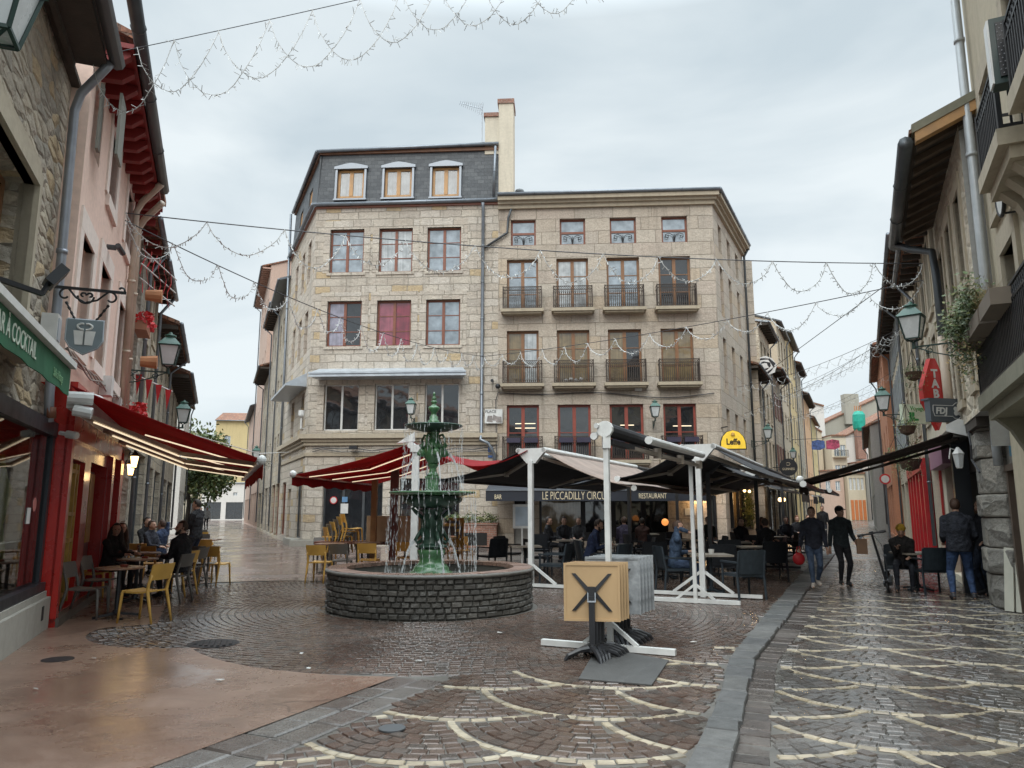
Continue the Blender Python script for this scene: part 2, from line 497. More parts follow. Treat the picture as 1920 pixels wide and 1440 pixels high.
# ------------------------------------------------------------------ materials used everywhere
SAND = [(.53, .465, .365), (.49, .42, .325), (.55, .49, .395), (.51, .445, .35), (.47, .41, .325), (.54, .475, .37), (.52, .45, .35), (.50, .435, .34), (.53, .47, .375), (.50, .38, .22)]
SAND2 = [(.50, .42, .315), (.47, .39, .29), (.51, .435, .33), (.48, .395, .30), (.455, .385, .295), (.49, .39, .27)]
SAND = [(r * .975, g * .99, b * 1.06) for r, g, b in SAND]
m_stone = stone('pale_sandstone', SAND, (.31, .275, .225), .72, .36, .02, .12, .9, .35)
SAND2 = [(r * .96, g * .985, b * 1.07) for r, g, b in SAND2]
m_stone2 = stone('warm_sandstone', SAND2, (.26, .225, .175), 1.3, .62, .016, .07, .7, .45)
m_stone_g = stone('grey_sandstone', [(.42, .37, .29), (.37, .33, .265), (.46, .405, .315), (.39, .345, .275), (.43, .36, .26)], (.27, .245, .205), .6, .3, .02, .12, .8, .5)
m_rubL = rubble('brown_rubble', [(.42, .355, .27), (.36, .31, .245), (.46, .39, .295), (.45, .34, .21), (.39, .335, .265), (.31, .275, .225)], (.30, .26, .2), 2.4, 5.6, .035, 1.1)
m_rubR = rubble('buff_rubble', [(.58, .51, .40), (.52, .455, .355), (.60, .54, .43), (.54, .46, .345)], (.50, .45, .365), 2.2, 4.2, .05, .7)
m_rubG = rubble('grey_rubble', [(.40, .36, .295), (.33, .30, .255), (.44, .39, .315), (.37, .32, .255)], (.32, .29, .245), 2.6, 4.0, .05, .7)
m_rough = rubble('rough_pillar_stone', [(.27, .25, .215), (.22, .205, .18), (.31, .28, .235)], (.16, .15, .13), 1.3, 2.1, .03, 1.2, stain=.5)
m_pink = plaster('pink_plaster', (.78, .57, .475), .1, .08)
m_pinktrim = plaster('pale_pink_trim', (.78, .67, .60), .12, .08)
m_cream = plaster('cream_plaster', (.50, .43, .32), .25)
m_creamL = plaster('light_cream_plaster', (.56, .50, .39), .25)
m_greyp = plaster('grey_render', (.33, .325, .305), .2)
m_conc = plaster('weathered_concrete', (.33, .31, .27), .45, .3)
m_white = plaster('white_render', (.66, .64, .60), .2)
m_orange = plaster('orange_plaster', (.54, .25, .15), .25)
m_peach = plaster('peach_plaster', (.62, .38, .22), .25)
m_yellow = plaster('yellow_plaster', (.58, .46, .24), .3)
m_pinkD = plaster('dusty_pink_plaster', (.50, .36, .29), .3)
m_limest = plaster('sandstone_trim', (.42, .36, .27), .4, .25)
m_sill = plaster('sandstone_sill', (.40, .34, .25), .5, .25)
m_slate = stone('slate_shingles', [(.072, .08, .088), (.055, .062, .07), (.09, .098, .105), (.065, .072, .08)], (.03, .033, .036), .32, .19, .008, .01, .35, .2, .55, 20, 1.0)
m_zinc = M('zinc', (.20, .22, .245), .42, .6, .15, 3)
m_zincd = M('dark_zinc', (.09, .098, .105), .45, .5, .15, 3)
m_zincl = M('light_zinc', (.42, .46, .50), .4, .3, .12, 3)
m_tile = stone('roof_tiles', [(.30, .13, .075), (.24, .11, .07), (.34, .17, .10), (.2, .12, .085)], (.10, .06, .045), .22, .32, .02, .02, .8, .5, .85, 14, 1.0)
m_darkwood = M('dark_eave_wood', (.055, .045, .036), .8, 0, .3, 4, .3)
m_wood = M('golden_wood', (.42, .23, .09), .5, 0, .2, 4)
m_redwood = M('red_brown_window_wood', (.20, .066, .036), .42, 0, .15, 5)
m_redwood2 = M('brick_red_window_paint', (.27, .06, .04), .42, 0, .12, 5)
m_brownwin = M('brown_window_wood', (.22, .105, .045), .45, 0, .15, 5)
m_whitef = M('white_frame', (.62, .62, .60), .4)
m_iron = M('wrought_iron', (.018, .018, .02), .5, .3, .2, 8)
m_ironb = M('brown_iron_railing', (.05, .036, .028), .6, .2, .25, 8)
m_black = M('black_paint', (.016, .017, .02), .4)
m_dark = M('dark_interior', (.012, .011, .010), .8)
m_pane = glass('window_glass', (.36, .40, .43), .04, .9, .03, .55)
m_pane_cur = glass('curtained_glass', (.5, .52, .52), .06, .8, .03, .25)
m_pane_pink = glass('pink_curtain_glass', (.30, .08, .11), .08, .7)
m_pane_lil = glass('lilac_curtain_glass', (.33, .31, .37), .06, .7, .03, .3)
m_pane_gold = glass('curtain_lamplight_glass', (.20, .145, .07), .06, .7)  # gold tint: curtain colour upstairs, painted lamplight in the restaurant panes
m_pane_dark = glass('dark_glass', (.02, .022, .025), .04, .7)
m_redpaint = M('glossy_red_paint', (.42, .016, .01), .3, 0, .12, 3, coat=.3)
m_redcloth = cloth('red_awning_cloth', (.34, .010, .016), .5)
m_blackcloth = cloth('black_awning_cloth', (.022, .022, .026), .12)
m_skylitcloth = cloth('skylit_awning_cloth', (.42, .335, .29), .45)
m_browncloth = cloth('brown_awning_cloth', (.07, .052, .042), .25)
m_whitemetal = M('white_painted_metal', (.66, .67, .655), .4, 0, .1, 4, dirt=.4)
m_cream_lamp = M('warm_light_strip', (1.0, .83, .58), .5, emit=.8, var=0)
m_bulb = M('warm_bulb', (1.0, .66, .28), .5, emit=4.5, var=0)
m_lampgl = M('frosted_lantern_glass', (.55, .57, .57), .25, 0, .1, 4)
m_green = M('green_lantern_paint', (.035, .10, .075), .4, 0, .2, 6)
m_leaf = M('foliage', (.065, .10, .03), .6, 0, .4, 6)
m_leafy = M('yellow_green_foliage', (.14, .15, .045), .6, 0, .4, 6)
m_dry = M('dry_grass', (.36, .25, .12), .8, 0, .3, 6)
m_lights = M('garland_sticks', (.50, .51, .50), .4, 0, .05)
m_cable = M('dark_cable', (.05, .05, .055), .6)
m_wcable = M('white_cable', (.66, .66, .64), .5)
m_brickred = stone('red_brick', [(.30, .13, .085), (.24, .10, .07), (.34, .16, .11)], (.30, .26, .22), .22, .075, .012, .01, .5, .3)

# ------------------------------------------------------------------ ground
def wet(name, lo, hi, r0, r1, bump, scale, puddle=.55, uvs=(1, 1, 1), island=None, slab=None, nb=40, spec=.5, worn=False):
    b = NB(name); p = b.p
    p.inputs['Specular IOR Level'].default_value = spec; p.inputs['IOR'].default_value = 1.6
    v = b.uv(uvs, uv=False)
    n1 = b.noise(v, scale, 6, .6); n2 = b.noise(v, .45, 4, .55, .6)
    if island:
        g = b.add('ShaderNodeNewGeometry')
        c = b.ramp(g.outputs['Random Per Island'], [(i / len(island), t) for i, t in enumerate(island)])
        c = b.mixc(1.0, c, b.ramp(n1.outputs['Fac'], [(.25, .7), (.75, 1.3)]), 'MULTIPLY')
    else:
        c = b.ramp(n1.outputs['Fac'], [(.28, lo), (.72, hi)])
    c = b.mixc(b.rng(n2.outputs['Fac'], .42, .7, 0, .45), c, tuple(x * .5 for x in lo))
    h = n1.outputs['Fac']
    if slab:
        br = b.add('ShaderNodeTexBrick'); b.link(v, br.inputs['Vector']); br.offset = .5
        br.inputs['Color1'].default_value = (.75, .75, .75, 1); br.inputs['Color2'].default_value = (1.15, 1.1, 1.05, 1); br.inputs['Mortar'].default_value = (.4, .4, .4, 1)
        br.inputs['Scale'].default_value = 1; br.inputs['Brick Width'].default_value = slab[0]; br.inputs['Row Height'].default_value = slab[1]; br.inputs['Mortar Size'].default_value = .012
        c = b.mixc(1.0, c, br.outputs['Color'], 'MULTIPLY')
        h = b.math('ADD', b.math('MULTIPLY', br.outputs['Fac'], -1.2), n1.outputs['Fac'])
        sp = b.add('ShaderNodeSeparateColor'); b.link(br.outputs['Color'], sp.inputs[0])
        h = b.math('ADD', h, b.math('MULTIPLY', sp.outputs[0], .8))
    if worn:      # cracks, damp stains and pale scuffs of old asphalt
        vo = b.add('ShaderNodeTexVoronoi'); vo.feature = 'DISTANCE_TO_EDGE'; vo.inputs['Scale'].default_value = .55
        wv = b.noise(v, 2.5, 4); om = b.add('ShaderNodeVectorMath'); om.operation = 'MULTIPLY_ADD'; b.link(wv.outputs['Color'], om.inputs[0]); om.inputs[1].default_value = (.5, .5, 0); b.link(v, om.inputs[2]); b.link(om.outputs[0], vo.inputs['Vector'])
        crk = b.math('MULTIPLY', b.rng(vo.outputs['Distance'], 0, .006, 1, 0), b.rng(n2.outputs['Fac'], .46, .56, 0, .75))
        c = b.mixc(crk, c, (.03, .022, .018))
        stn = b.noise(v, 1.1, 8, .7, 1.2); c = b.mixc(b.rng(stn.outputs['Fac'], .54, .68, 0, .6), c, (.075, .05, .038))
        spk = b.noise(v, 70, 2, .5); c = b.mixc(b.rng(spk.outputs['Fac'], .62, .72, 0, .5), c, (.36, .27, .22)); c = b.mixc(b.rng(spk.outputs['Fac'], .36, .28, 0, .5), c, (.06, .04, .03))
    b.link(c, p.inputs['Base Color'])
    rr = b.rng(n2.outputs['Fac'], .38, .62, r1, r0)
    n5 = b.noise(v, scale * 4, 3)
    rr = b.math('ADD', rr, b.rng(n5.outputs['Fac'], .3, .7, -.05, .09))
    b.link(rr, p.inputs['Roughness'])
    n3 = b.noise(v, nb, 4, .6)
    h = b.math('ADD', h, b.math('MULTIPLY', n3.outputs['Fac'], .5))
    b.link(b.bump(h, bump, .012), p.inputs['Normal'])
    MATS[name] = b.m; return b.m
m_ground = wet('wet_joint_sand', (.075, .07, .062), (.13, .12, .105), .2, .5, .3, 6)
BR = [(.085, .053, .040), (.105, .078, .064), (.07, .043, .033), (.11, .082, .068), (.095, .062, .047), (.078, .064, .056)]
m_sett = wet('wet_brown_setts', (.05, .036, .03), (.1, .08, .07), .05, .22, .5, 9, island=BR)
GR = [(.075, .07, .064), (.105, .096, .088), (.085, .066, .055), (.12, .112, .104), (.068, .06, .054)]
m_settr = wet('wet_grey_setts', (.05, .046, .042), (.12, .11, .1), .05, .16, .5, 9, island=GR)
m_creamset = wet('cream_limestone_setts', (.34, .27, .16), (.50, .41, .26), .25, .5, .4, 9, island=[(.34, .285, .2), (.41, .35, .26), (.29, .245, .175), (.43, .38, .29), (.37, .31, .22), (.22, .19, .145)])
m_kerb = wet('wet_granite_kerb', (.10, .105, .108), (.2, .205, .205), .34, .6, 1.0, 9, nb=22, spec=.2, island=[(.095, .095, .093), (.075, .077, .077), (.12, .118, .112), (.085, .085, .085), (.105, .103, .098)])
m_slabs = wet('wet_dark_slabs', (.06, .05, .045), (.12, .10, .088), .15, .4, .5, 8, island=[(.075, .058, .05), (.11, .10, .09), (.085, .068, .06), (.13, .12, .11)])
m_tar = wet('wet_red_asphalt', (.17, .105, .076), (.24, .155, .115), .14, .46, .16, 2.2, nb=60, worn=True)
m_street = wet('wet_street_slabs', (.13, .088, .072), (.22, .165, .145), .03, .3, .32, 3, slab=(.9, .45), nb=20)
m_road = wet('wet_far_road', (.085, .08, .075), (.15, .14, .13), .08, .26, .6, 7, slab=(.22, .14), nb=14)

FC = Vector((-1.37, 13.0, 0))       # fountain centre
DR = Vector((.422, .907, 0)); ER = Vector((.907, -.422, 0))
DL = Vector((-.365, .931, 0)); NL = Vector((.931, .365, 0))
LA = Vector((-6.55, 10.4, 0)); RA = Vector((8.07, 12.7, 0))

mb = MB()
mb.poly([(-400, -60, -.011), (400, -60, -.011), (400, 900, -.011), (-400, 900, -.011)])
tag(mb.build('ground', m_ground), kind='structure')

KL = [(-.6, .9), (.3, 3.1), (1.1, 5.02), (1.64, 6.41), (2.31, 8.35), (3.72, 11.5), (7.01, 18.69), (11.9, 29.1), (40, 89)]
KR = [(-.3, .9), (.57, 3.1), (1.36, 5.02), (1.86, 6.41), (2.61, 8.45), (4.04, 11.5), (7.5, 18.9), (12.3, 29.06), (40.4, 89)]
KG = [(-.05, .9), (.8, 3.1), (1.6, 5.02), (2.09, 6.41), (2.82, 8.38), (4.36, 11.5), (7.85, 18.75), (12.65, 29.0), (40.8, 89)]
def px_at(poly, y):
    for (x0, y0), (x1, y1) in zip(poly, poly[1:]):
        if y0 <= y <= y1: return x0 + (x1 - x0) * (y - y0) / (y1 - y0)
    return poly[0][0] if y < poly[0][1] else poly[-1][0]
def rwall(y): return RA.x + (y - RA.y) * DR.x / DR.y
def lwall(y): return LA.x + (y - LA.y) * DL.x / DL.y

# sett-by-sett paving
def sett(mb, c, ex, ey, w, h, r, z=0.0, hi=.004):
    """one bevelled stone; ex along, ey across"""
    w *= .5; h *= .5; b = min(w, h) * .14
    ja = lambda: r.uniform(-.06, .06)
    zz = z + r.uniform(-.003, .003); tx = r.uniform(-.02, .02); ty = r.uniform(-.02, .02)
    lo = []; up = []
    for sx, sy in ((-1, -1), (1, -1), (1, 1), (-1, 1)):
        px = sx * w * (1 + ja()); py = sy * h * (1 + ja())
        q = c + ex * px + ey * py; lo.append((q.x, q.y, zz - hi - .006))
        q = c + ex * (px - sx * b) + ey * (py - sy * b); up.append((q.x, q.y, zz + tx * px + ty * py))
    n = len(mb.v); mb.v += lo + up
    mb.f += [(n + 4, n + 5, n + 6, n + 7), (n, n + 1, n + 5, n + 4), (n + 1, n + 2, n + 6, n + 5), (n + 2, n + 3, n + 7, n + 6), (n + 3, n, n + 4, n + 7)]
    mb.m += [0] * 5
gr = random.Random(3); cm_ = MB()
def ring(mb, c, rad, inside, a0=0, a1=2 * math.pi, L=.122, wid=.102, gap=.009, r=gr):
    n = max(3, int((a1 - a0) * rad / L)); ph = r.random()
    for k in range(n):
        a = a0 + (a1 - a0) * (k + ph) / n
        p = Vector((c.x + rad * math.cos(a), c.y + rad * math.sin(a), 0))
        if inside(p): sett(mb, p, Vector((-math.sin(a), math.cos(a), 0)), Vector((math.cos(a), math.sin(a), 0)), (a1 - a0) * rad / n - gap, (wid - gap + .004) * (.66 if mb is cm_ else 1), r)

# zone round the fountain and under the terrace
def tar_in(p):
    if p.y < 7.75 and p.x < -1.13 + (p.y - 7.58) * .445: return True
    if p.y < 7.58: return False
    if (p - Vector((-1.0, 10.85, 0))).length < 3.25: return False
    if (p - Vector((-4.1, 10.6, 0))).length < 1.5: return False
    return (p.x < -1.0 and p.y < 10.9) or (p.y < 15.6 and p.x < lwall(p.y) + 1.75)
def band_in(p):
    d = p - Vector((-2.27, 5.02, 0)); u = d.x * .914 - d.y * .407; v = d.x * .407 + d.y * .914
    return -.02 < u < .56 and v < 2.75
def zoneA(p):
    if (p - FC).length > 5.35 and p.y < 9.7: return False
    if (p - FC).length < 1.7 or p.y > 21: return False
    if p.x > px_at(KL, p.y) - .05: return False
    if p.x < lwall(p.y) + .15 or tar_in(p) or band_in(p): return False
    if p.x < -2.6 and p.y > 16.8 + .8 * math.sin(p.x): return False
    return True
mb = MB()
rad = 1.85
while rad < 11.5:
    ring(mb, FC, rad, zoneA); rad += .108
tag(mb.build('cobbles', m_sett, uvw=False), kind='structure')

# fans between slab band and kerb
mb = MB(); cm = cm_
fansB = []
for row in range(-3, 5):
    for k in range(-4, 6):
        fansB.append((row, k, Vector((-.35 + 1.17 * k + .22 * row, 7.2 + 1.0 * row + .02 * k, 0))))
RB = 1.12
def ownB(p):
    best = None
    for row, k, c in fansB:
        if (p - c).length < RB + .004 and (best is None or (row, k) > best[:2]): best = (row, k, c)
    return best
def zoneB(p):
    if (p - FC).length <= 5.35 or p.y > 9.7 or p.y < 2.6: return False
    if p.x > px_at(KL, p.y) - .04 or band_in(p): return False
    d = p - Vector((-2.27, 5.02, 0)); return d.x * .914 - d.y * .407 > .5
for row, k, c in fansB:
    if c.y < 2 or abs(c.x) > 6: continue
    for i in range(10):
        q = RB - .05 - i * .108
        if q < .08: break
        ring(cm if i == 0 else mb, c, q if i else q + .006, lambda p: zoneB(p) and (lambda o: o and o[0] == row and o[1] == k)(ownB(p)), math.pi, 2 * math.pi if i == 0 else 2.15 * math.pi)
        if i: ring(mb, c, q, lambda p: zoneB(p) and (lambda o: o and o[0] == row and o[1] == k)(ownB(p)), .15 * math.pi, math.pi)
# fans of the street on the other side of the gutter
fansD = []
for k in range(-4, 9):
    for row in range(-6, 26):
        u = k * 1.0; v = 8.0 + 1.03 * row + (.5 if k % 2 else 0)
        c = ER * u + DR * v
        if 1.5 < c.y < 26: fansD.append((v, k, c))
RD = 1.07
def zoneD(p):
    return 2.4 < p.y < 24.5 and p.x > px_at(KG, p.y) + .06 and p.x < rwall(p.y) + .3
gridD = {}
for f in fansD:
    for ix in range(int(math.floor(f[2].x - 1.2)), int(math.floor(f[2].x + 1.2)) + 1):
        for iy in range(int(math.floor(f[2].y - 1.2)), int(math.floor(f[2].y + 1.2)) + 1): gridD.setdefault((ix, iy), []).append(f)
def ownD(p):
    best = None
    for f in gridD.get((math.floor(p.x), math.floor(p.y)), ()):
        if (p - f[2]).length < RD + .004 and (best is None or f[0] > best[0]): best = f
    return best
mr2 = MB()
for f in fansD:
    base = math.atan2(-DR.y, -DR.x)
    for i in range(10):
        q = RD - .05 - i * .108
        if q < .08: break
        cream = i == 0 and f[2].y < 15.5
        ring(cm if cream else mr2, f[2], q, lambda p: zoneD(p) and ownD(p) is f, base - (1.25 if cream else 2.6), base + (1.25 if cream else 2.6))
tag(mb.build('fan_cobbles', m_sett, uvw=False), kind='structure')
tag(mr2.build('road_cobbles', m_settr, uvw=False), kind='structure')
tag(cm.build('cream_paving_arcs', m_creamset, uvw=False), kind='structure')

# slab band, kerb, gutter
m_gut = wet('wet_gutter_stones', (.04, .033, .03), (.08, .065, .055), .2, .4, .7, 9, island=[(.05, .038, .032), (.075, .06, .052), (.042, .035, .031), (.09, .075, .065)])
mb = MB()
for j in range(2):
    v = -3.2 + .2 * j
    while v < 2.75:
        l = gr.uniform(.34, .5)
        c = Vector((-2.27, 5.02, 0)) + Vector((.914, -.407, 0)) * (.13 + .27 * j) + Vector((.407, .914, 0)) * (v + l / 2)
        sett(mb, c, Vector((.407, .914, 0)), Vector((.914, -.407, 0)), l - .01, .262, gr, .002)
        v += l
tag(mb.build('paving_band', m_slabs, uvw=False), kind='structure')
def along(A, B, lo, hi, z0, z1, L0, L1, mbk, jit=.012):
    y = .9
    while y < 60:
        l = gr.uniform(L0, L1) * (1 if y < 25 else 2.5)
        pts = []
        for yy in (y + .012, y + l - .012):
            pts.append((px_at(A, yy) + gr.uniform(-jit, jit) + .012, px_at(B, yy) + gr.uniform(-jit, jit) - .012, yy))
        (a0, b0, y0), (a1, b1, y1) = pts; zt = z1 + gr.uniform(-.006, .006)
        sk = -.465                           # joints square to the kerb line
        p = [(a0, y0), (b0, y0 + sk * (b0 - a0)), (b1, y1 + sk * (b1 - a1)), (a1, y1)]
        e = .02
        cx = sum(q[0] for q in p) / 4; cy = sum(q[1] for q in p) / 4
        up = [(x + (cx - x) * e * 3, yy + (cy - yy) * e * 3) for x, yy in p]
        mbk.faces([(x, yy, z0) for x, yy in p] + [(x, yy, zt - .015) for x, yy in p] + [(x, yy, zt + gr.uniform(-.004, .004)) for x, yy in up],
                  [(0, 1, 5, 4), (1, 2, 6, 5), (2, 3, 7, 6), (3, 0, 4, 7), (4, 5, 9, 8), (5, 6, 10, 9), (6, 7, 11, 10), (7, 4, 8, 11), (8, 9, 10, 11)])
        y += l
mb = MB(); along(KL, KR, 0, 1, -.06, .045, .3, .55, mb); tag(mb.build('kerb', m_kerb, uvw=False), kind='structure')
mb = MB(); along(KR, KG, 0, 1, -.06, -.003, .16, .26, mb, .008); tag(mb.build('gutter_stones', m_gut, uvw=False), kind='structure')

# red-brown asphalt apron on the left
mb = MB()
pts = [(-9, .8), (-4.15, .8)]
for k in range(5): pts.append((-4.15 + (3.03) * k / 4, .8 + 6.8 * k / 4))
c = Vector((-1.0, 10.85))
for a in range(-92, -152, -6): pts.append((c.x + 3.25 * math.cos(R(a)), c.y + 3.25 * math.sin(R(a))))
c = Vector((-4.1, 10.6))
for a in range(-50, -190, -10): pts.append((c.x + 1.5 * math.cos(R(a)), c.y + 1.5 * math.sin(R(a))))
pts += [(lwall(11.0) + 1.75, 11.0), (lwall(15.6) + 1.75, 15.6), (-11.0, 15.6), (-9.5, 9)]
mb.poly([(x, y, .002) for x, y in pts]); tag(mb.build('asphalt_pavement', m_tar, uvw=False), kind='structure')
# slabs of the left street
mb = MB(); pts = []
e = [(-2.4, 15.9), (-3.0, 16.7), (-4.0, 17.4), (-5.2, 17.5), (-6.5, 17.1), (-7.2, 16.2), (-7.0, 15.62), (-9.2, 15.62)]
pts = [(-9.6, 33.3), (-2.4, 33.3)] + e + [(-12, 18), (-22, 40), (-52, 120), (-36, 120)]
mb.poly([(x, y, .004) for x, y in reversed(pts)]); tag(mb.build('street_paving', m_street, uvw=False), kind='structure')
# terrace ground and far right street
mb = MB()
mb.poly([(-2.39, 20.6, -.004), (7.8, 20.6, -.004), (11.8, 29.1, -.004), (13, 31.7, -.004), (9.1, 32.3, -.004), (-2.39, 33.2, -.004)]); 
tag(mb.build('terrace_paving', m_slabs, uvw=False), kind='structure')
mb = MB()
mb.poly([(px_at(KG, 24.3) + .03, 24.3, -.006), (rwall(24.3) + .6, 24.3, -.006), (rwall(70) + .6, 70, -.006), (75, 170, -.006), (45, 170, -.006), (px_at(KG, 58) + .03, 58, -.006)])
tag(mb.build('road', m_road, uvw=False), kind='structure')
mb = MB(); mb.poly([(9.2, 32.2, .0), (13, 31.6, .0), (px_at(KL, 58) - .03, 58, 0), (18, 58, 0)]); tag(mb.build('pavement', m_slabs, uvw=False), kind='structure')
# drains and rubber mat
def flat_thing(name, label, cat, mb, mat, loc): 
    o = mb.build(name, mat); return tag(o, label, cat)
mb = MB()
c = G(400, 1207)
mb.lathe([(.30, -.01), (.30, .006), (.25, .008)], 20, c)
for k in range(-3, 4): mb.obox(c + Vector((k * .07, 0, .012)), (.035, 2 * math.sqrt(max(.01, .055 - (k * .07) ** 2)), .012), .3)
flat_thing('drain_cover', 'slotted round iron drain cover set in the cobbles left of the fountain', 'drain cover', mb, m_iron, c)
mb = MB(); c = G(108, 1237); mb.lathe([(.16, 0), (.16, .008), (.13, .009)], 18, c); flat_thing('valve_cover', 'small dark round cover in the brown asphalt at lower left', 'cover', mb, m_iron, c)
mb = MB(); c = G(735, 1367); mb.lathe([(.10, 0), (.10, .011), (.08, .012)], 18, c); flat_thing('valve_cover', 'grey round water cover among the cobbles inside a cream arc', 'cover', mb, m_zincd, c)
mb = MB()
p = [G(1085, 1275), G(1222, 1287), G(1254, 1240), G(1120, 1215)]
mb.prism([q + Vector((0, 0, .003)) for q in p], (0, 0, .012))
flat_thing('rubber_mat', 'flat dark grey rubber mat on the cobbles under the stacked tables', 'mat', mb, M('rubber_mat', (.06, .06, .058), .6, 0, .2, 8, .3), c)
# litter: small scraps that lie about
for i, (x, y) in enumerate([(565, 1226), (580, 1254), (937, 1187), (66, 1293), (785, 1240), (412, 1276), (1300, 1205), (175, 1235)]):
    mb = MB(); c = G(x, y, .012); s = gr.uniform(.02, .05)
    q = [c + Vector((math.cos(a) * s * gr.uniform(.5, 1.2), math.sin(a) * s * gr.uniform(.4, .9), gr.uniform(0, .01))) for a in (0, 1.2, 2.4, 3.6, 5)]
    mb.prism(q, (0, 0, .006))
    tag(mb.build('paper_scrap', m_whitef), ['crumpled white paper scrap on the cobbles left of the fountain', 'flat white paper scrap at the front edge of the fountain cobbles', 'pale scrap lying in front of the fountain basin', 'white scrap on the brown asphalt at the left edge', 'tiny pale scrap on wet cobbles below the fountain', 'tiny white scrap in the middle of the brown asphalt', 'pale scrap on the cobbles right of the stacked tables', 'white scrap on the asphalt in front of the yellow chair'][i], 'litter', 'litter on the ground')
# ------------------------------------------------------------------ frames of the street fronts
CF = Fr((-8.9, 33.5), (.99805, -.0624), (-.0624, -.998))
CRp = CF(18.1, 0); CLp = CF(-.35, 0)
CR = Fr((CRp.x, CRp.y), (.445, .896), (.896, -.445))
CL = Fr((CLp.x, CLp.y), (-.411, .911), (-.911, -.411))
LW = Fr((LA.x, LA.y), (DL.x, DL.y), (NL.x, NL.y))
RW = Fr((RA.x, RA.y), (DR.x, DR.y), (-.907, .422))

def railing_mesh(w, h, d, dense=.11, orn=True):
    """front and two returns of a small balcony, local x along, y outwards, z up"""
    m = MB()
    for z in (0.02, h - .16, h):
        m.bar((-w / 2, d, z), (w / 2, d, z), .035, .03)
        for s in (-1, 1): m.bar((s * w / 2, 0, z), (s * w / 2, d, z), .03, .03)
    n = int(w / dense)
    for i in range(n + 1):
        x = -w / 2 + w * i / n
        m.bar((x, d, .02), (x, d, h - .16), .028, .028)
    for s in (-1, 1):
        for k in range(1, 4): m.bar((s * w / 2, d * k / 4, .02), (s * w / 2, d * k / 4, h - .16), .022, .022)
        m.bar((s * w / 2, d, 0), (s * w / 2, d, h + .03), .045, .045)
    if orn:
        for i in range(n):
            x = -w / 2 + w * (i + .5) / n
            cs = [(x + math.cos(a) * dense * .36, d, h - .08 + math.sin(a) * .055) for a in [k * math.pi / 4 for k in range(9)]]
            m.tube(cs, .011, 4, cap=False)
            m.tube([(x - dense * .4, d, h - .34), (x, d, h - .2), (x + dense * .4, d, h - .34)], .012, 4)
            m.tube([(x - dense * .4, d, .05), (x, d, .2), (x + dense * .4, d, .05)], .012, 4)
    return m
def put(mb, fr, s, z, o):
    """take a local x/y/z mesh into a wall frame"""
    out = MB(); out.f = list(mb.f) if fr.flip else [tuple(reversed(f)) for f in mb.f]; out.m = mb.m
    out.v = [tuple(fr(s + v[0], z + v[2], o + v[1])) for v in mb.v]
    return out
RAIL = railing_mesh(1.72, 1.0, .42, .088)
def balcony(parent, fr, s, z, w, slabmat, rail=RAIL, d=.46, railmat=None):
    m = MB()
    fbox(m, fr, s - w / 2 - .1, s + w / 2 + .1, z - .16, z - .02, -.02, d + .06)
    fbox(m, fr, s - w / 2, s + w / 2, z - .24, z - .162, -.02, d - .02)
    b = m.build('balcony', slabmat, parent)
    put(rail, fr, s, z, 0).build('railing', railmat or m_ironb, b)
    return b

# ------------------------------------------------------------------ the corner building with the slate storey
cl = thing('corner_house', 'pale sandstone corner house with dark slate top storey behind the fountain', 'building', CF(4, 0))
cols = [(.36, 1.98), (2.69, 4.28), (4.97, 6.55)]
DIV = 8.28; TOP = 15.62
holes = [(a, b, 12.46, 14.58) for a, b in cols] + [(a, b, 8.95, 11.1) for a, b in cols] + [(a + .02, b, 5.1, 7.2) for a, b in cols]
holes += [(.5, 3.2, .12, 2.95), (3.95, 6.6, .5, 2.95)]
mb = MB(); wall(mb, CF, -.35, DIV, 0, TOP, holes, .28)
hl = [(1.1, 2.0, 12.4, 14.5), (3.0, 3.9, 12.4, 14.5), (5.2, 6.1, 12.4, 14.5), (1.1, 2.1, 8.9, 11.0), (3.1, 4.0, 8.9, 11.0), (5.2, 6.1, 8.9, 11.0), (1.1, 2.0, 5.2, 7.0), (4.2, 5.2, 5.2, 7.0), (.5, 2.1, .3, 3.3), (4.0, 5.0, .05, 2.6), (5.8, 7.2, .3, 3.0)]
wall(mb, CL, 0, 8.2, 0, TOP, hl, .28)
fb = Fr((CF(-.35, 0, -8)[0], CF(-.35, 0, -8)[1]), (.998, -.06), (.06, .998))
wall(mb, fb, -3, 9, 0, TOP)
mb.build('wall', m_stone, cl)
# raised lintels and sills of dressed stone, one surround per window
m_dress = stone('sandstone_dressing', SAND[:6], (.27, .235, .185), .95, .42, .016, .06, .9, .35)
def surround(parent, fr, hole, mat, w=.3, o=.02, lint=.42, sill=.13, so=.05):
    a, b, c, d = hole; q = MB()
    if lint: fbox(q, fr, a - w, b + w, d, d + lint, -.1, o + .002)
    for x in (a - w, b):
        if not lint and not sill: q = MB()
        fbox(q, fr, x, x + w, c, d, -.1, o)
        if not lint and not sill: q.build('window_jamb', mat, parent)
    if not lint and not sill: return
    if sill: fbox(q, fr, a - .1, b + .1, c - sill, c, -.1, so)
    return q.build('window_surround', mat, parent)
for a, b in cols:
    for z0, z1 in ((12.46, 14.58), (8.95, 11.1)): surround(cl, CF, (a, b, z0, z1), m_dress)
    surround(cl, CF, (a + .02, b, 5.1, 7.2), m_dress, lint=0, sill=0)
paneset = [m_pane, m_pane_cur, m_pane, m_pane_lil, m_pane_pink, m_pane]
m_pane_red = glass('red_curtain_glass', (.22, .025, .045), .08, .7)
pane2s = [m_pane, m_pane_cur, m_pane, m_pane_dark, m_pane_red, m_pane]
k = 0
for z0, z1 in ((12.46, 14.58), (8.95, 11.1)):
    for a, b in cols: window(cl, CF, a, b, z0, z1, m_redwood, paneset[k], -.22, 2, 3, .085, pane2=pane2s[k]); k += 1
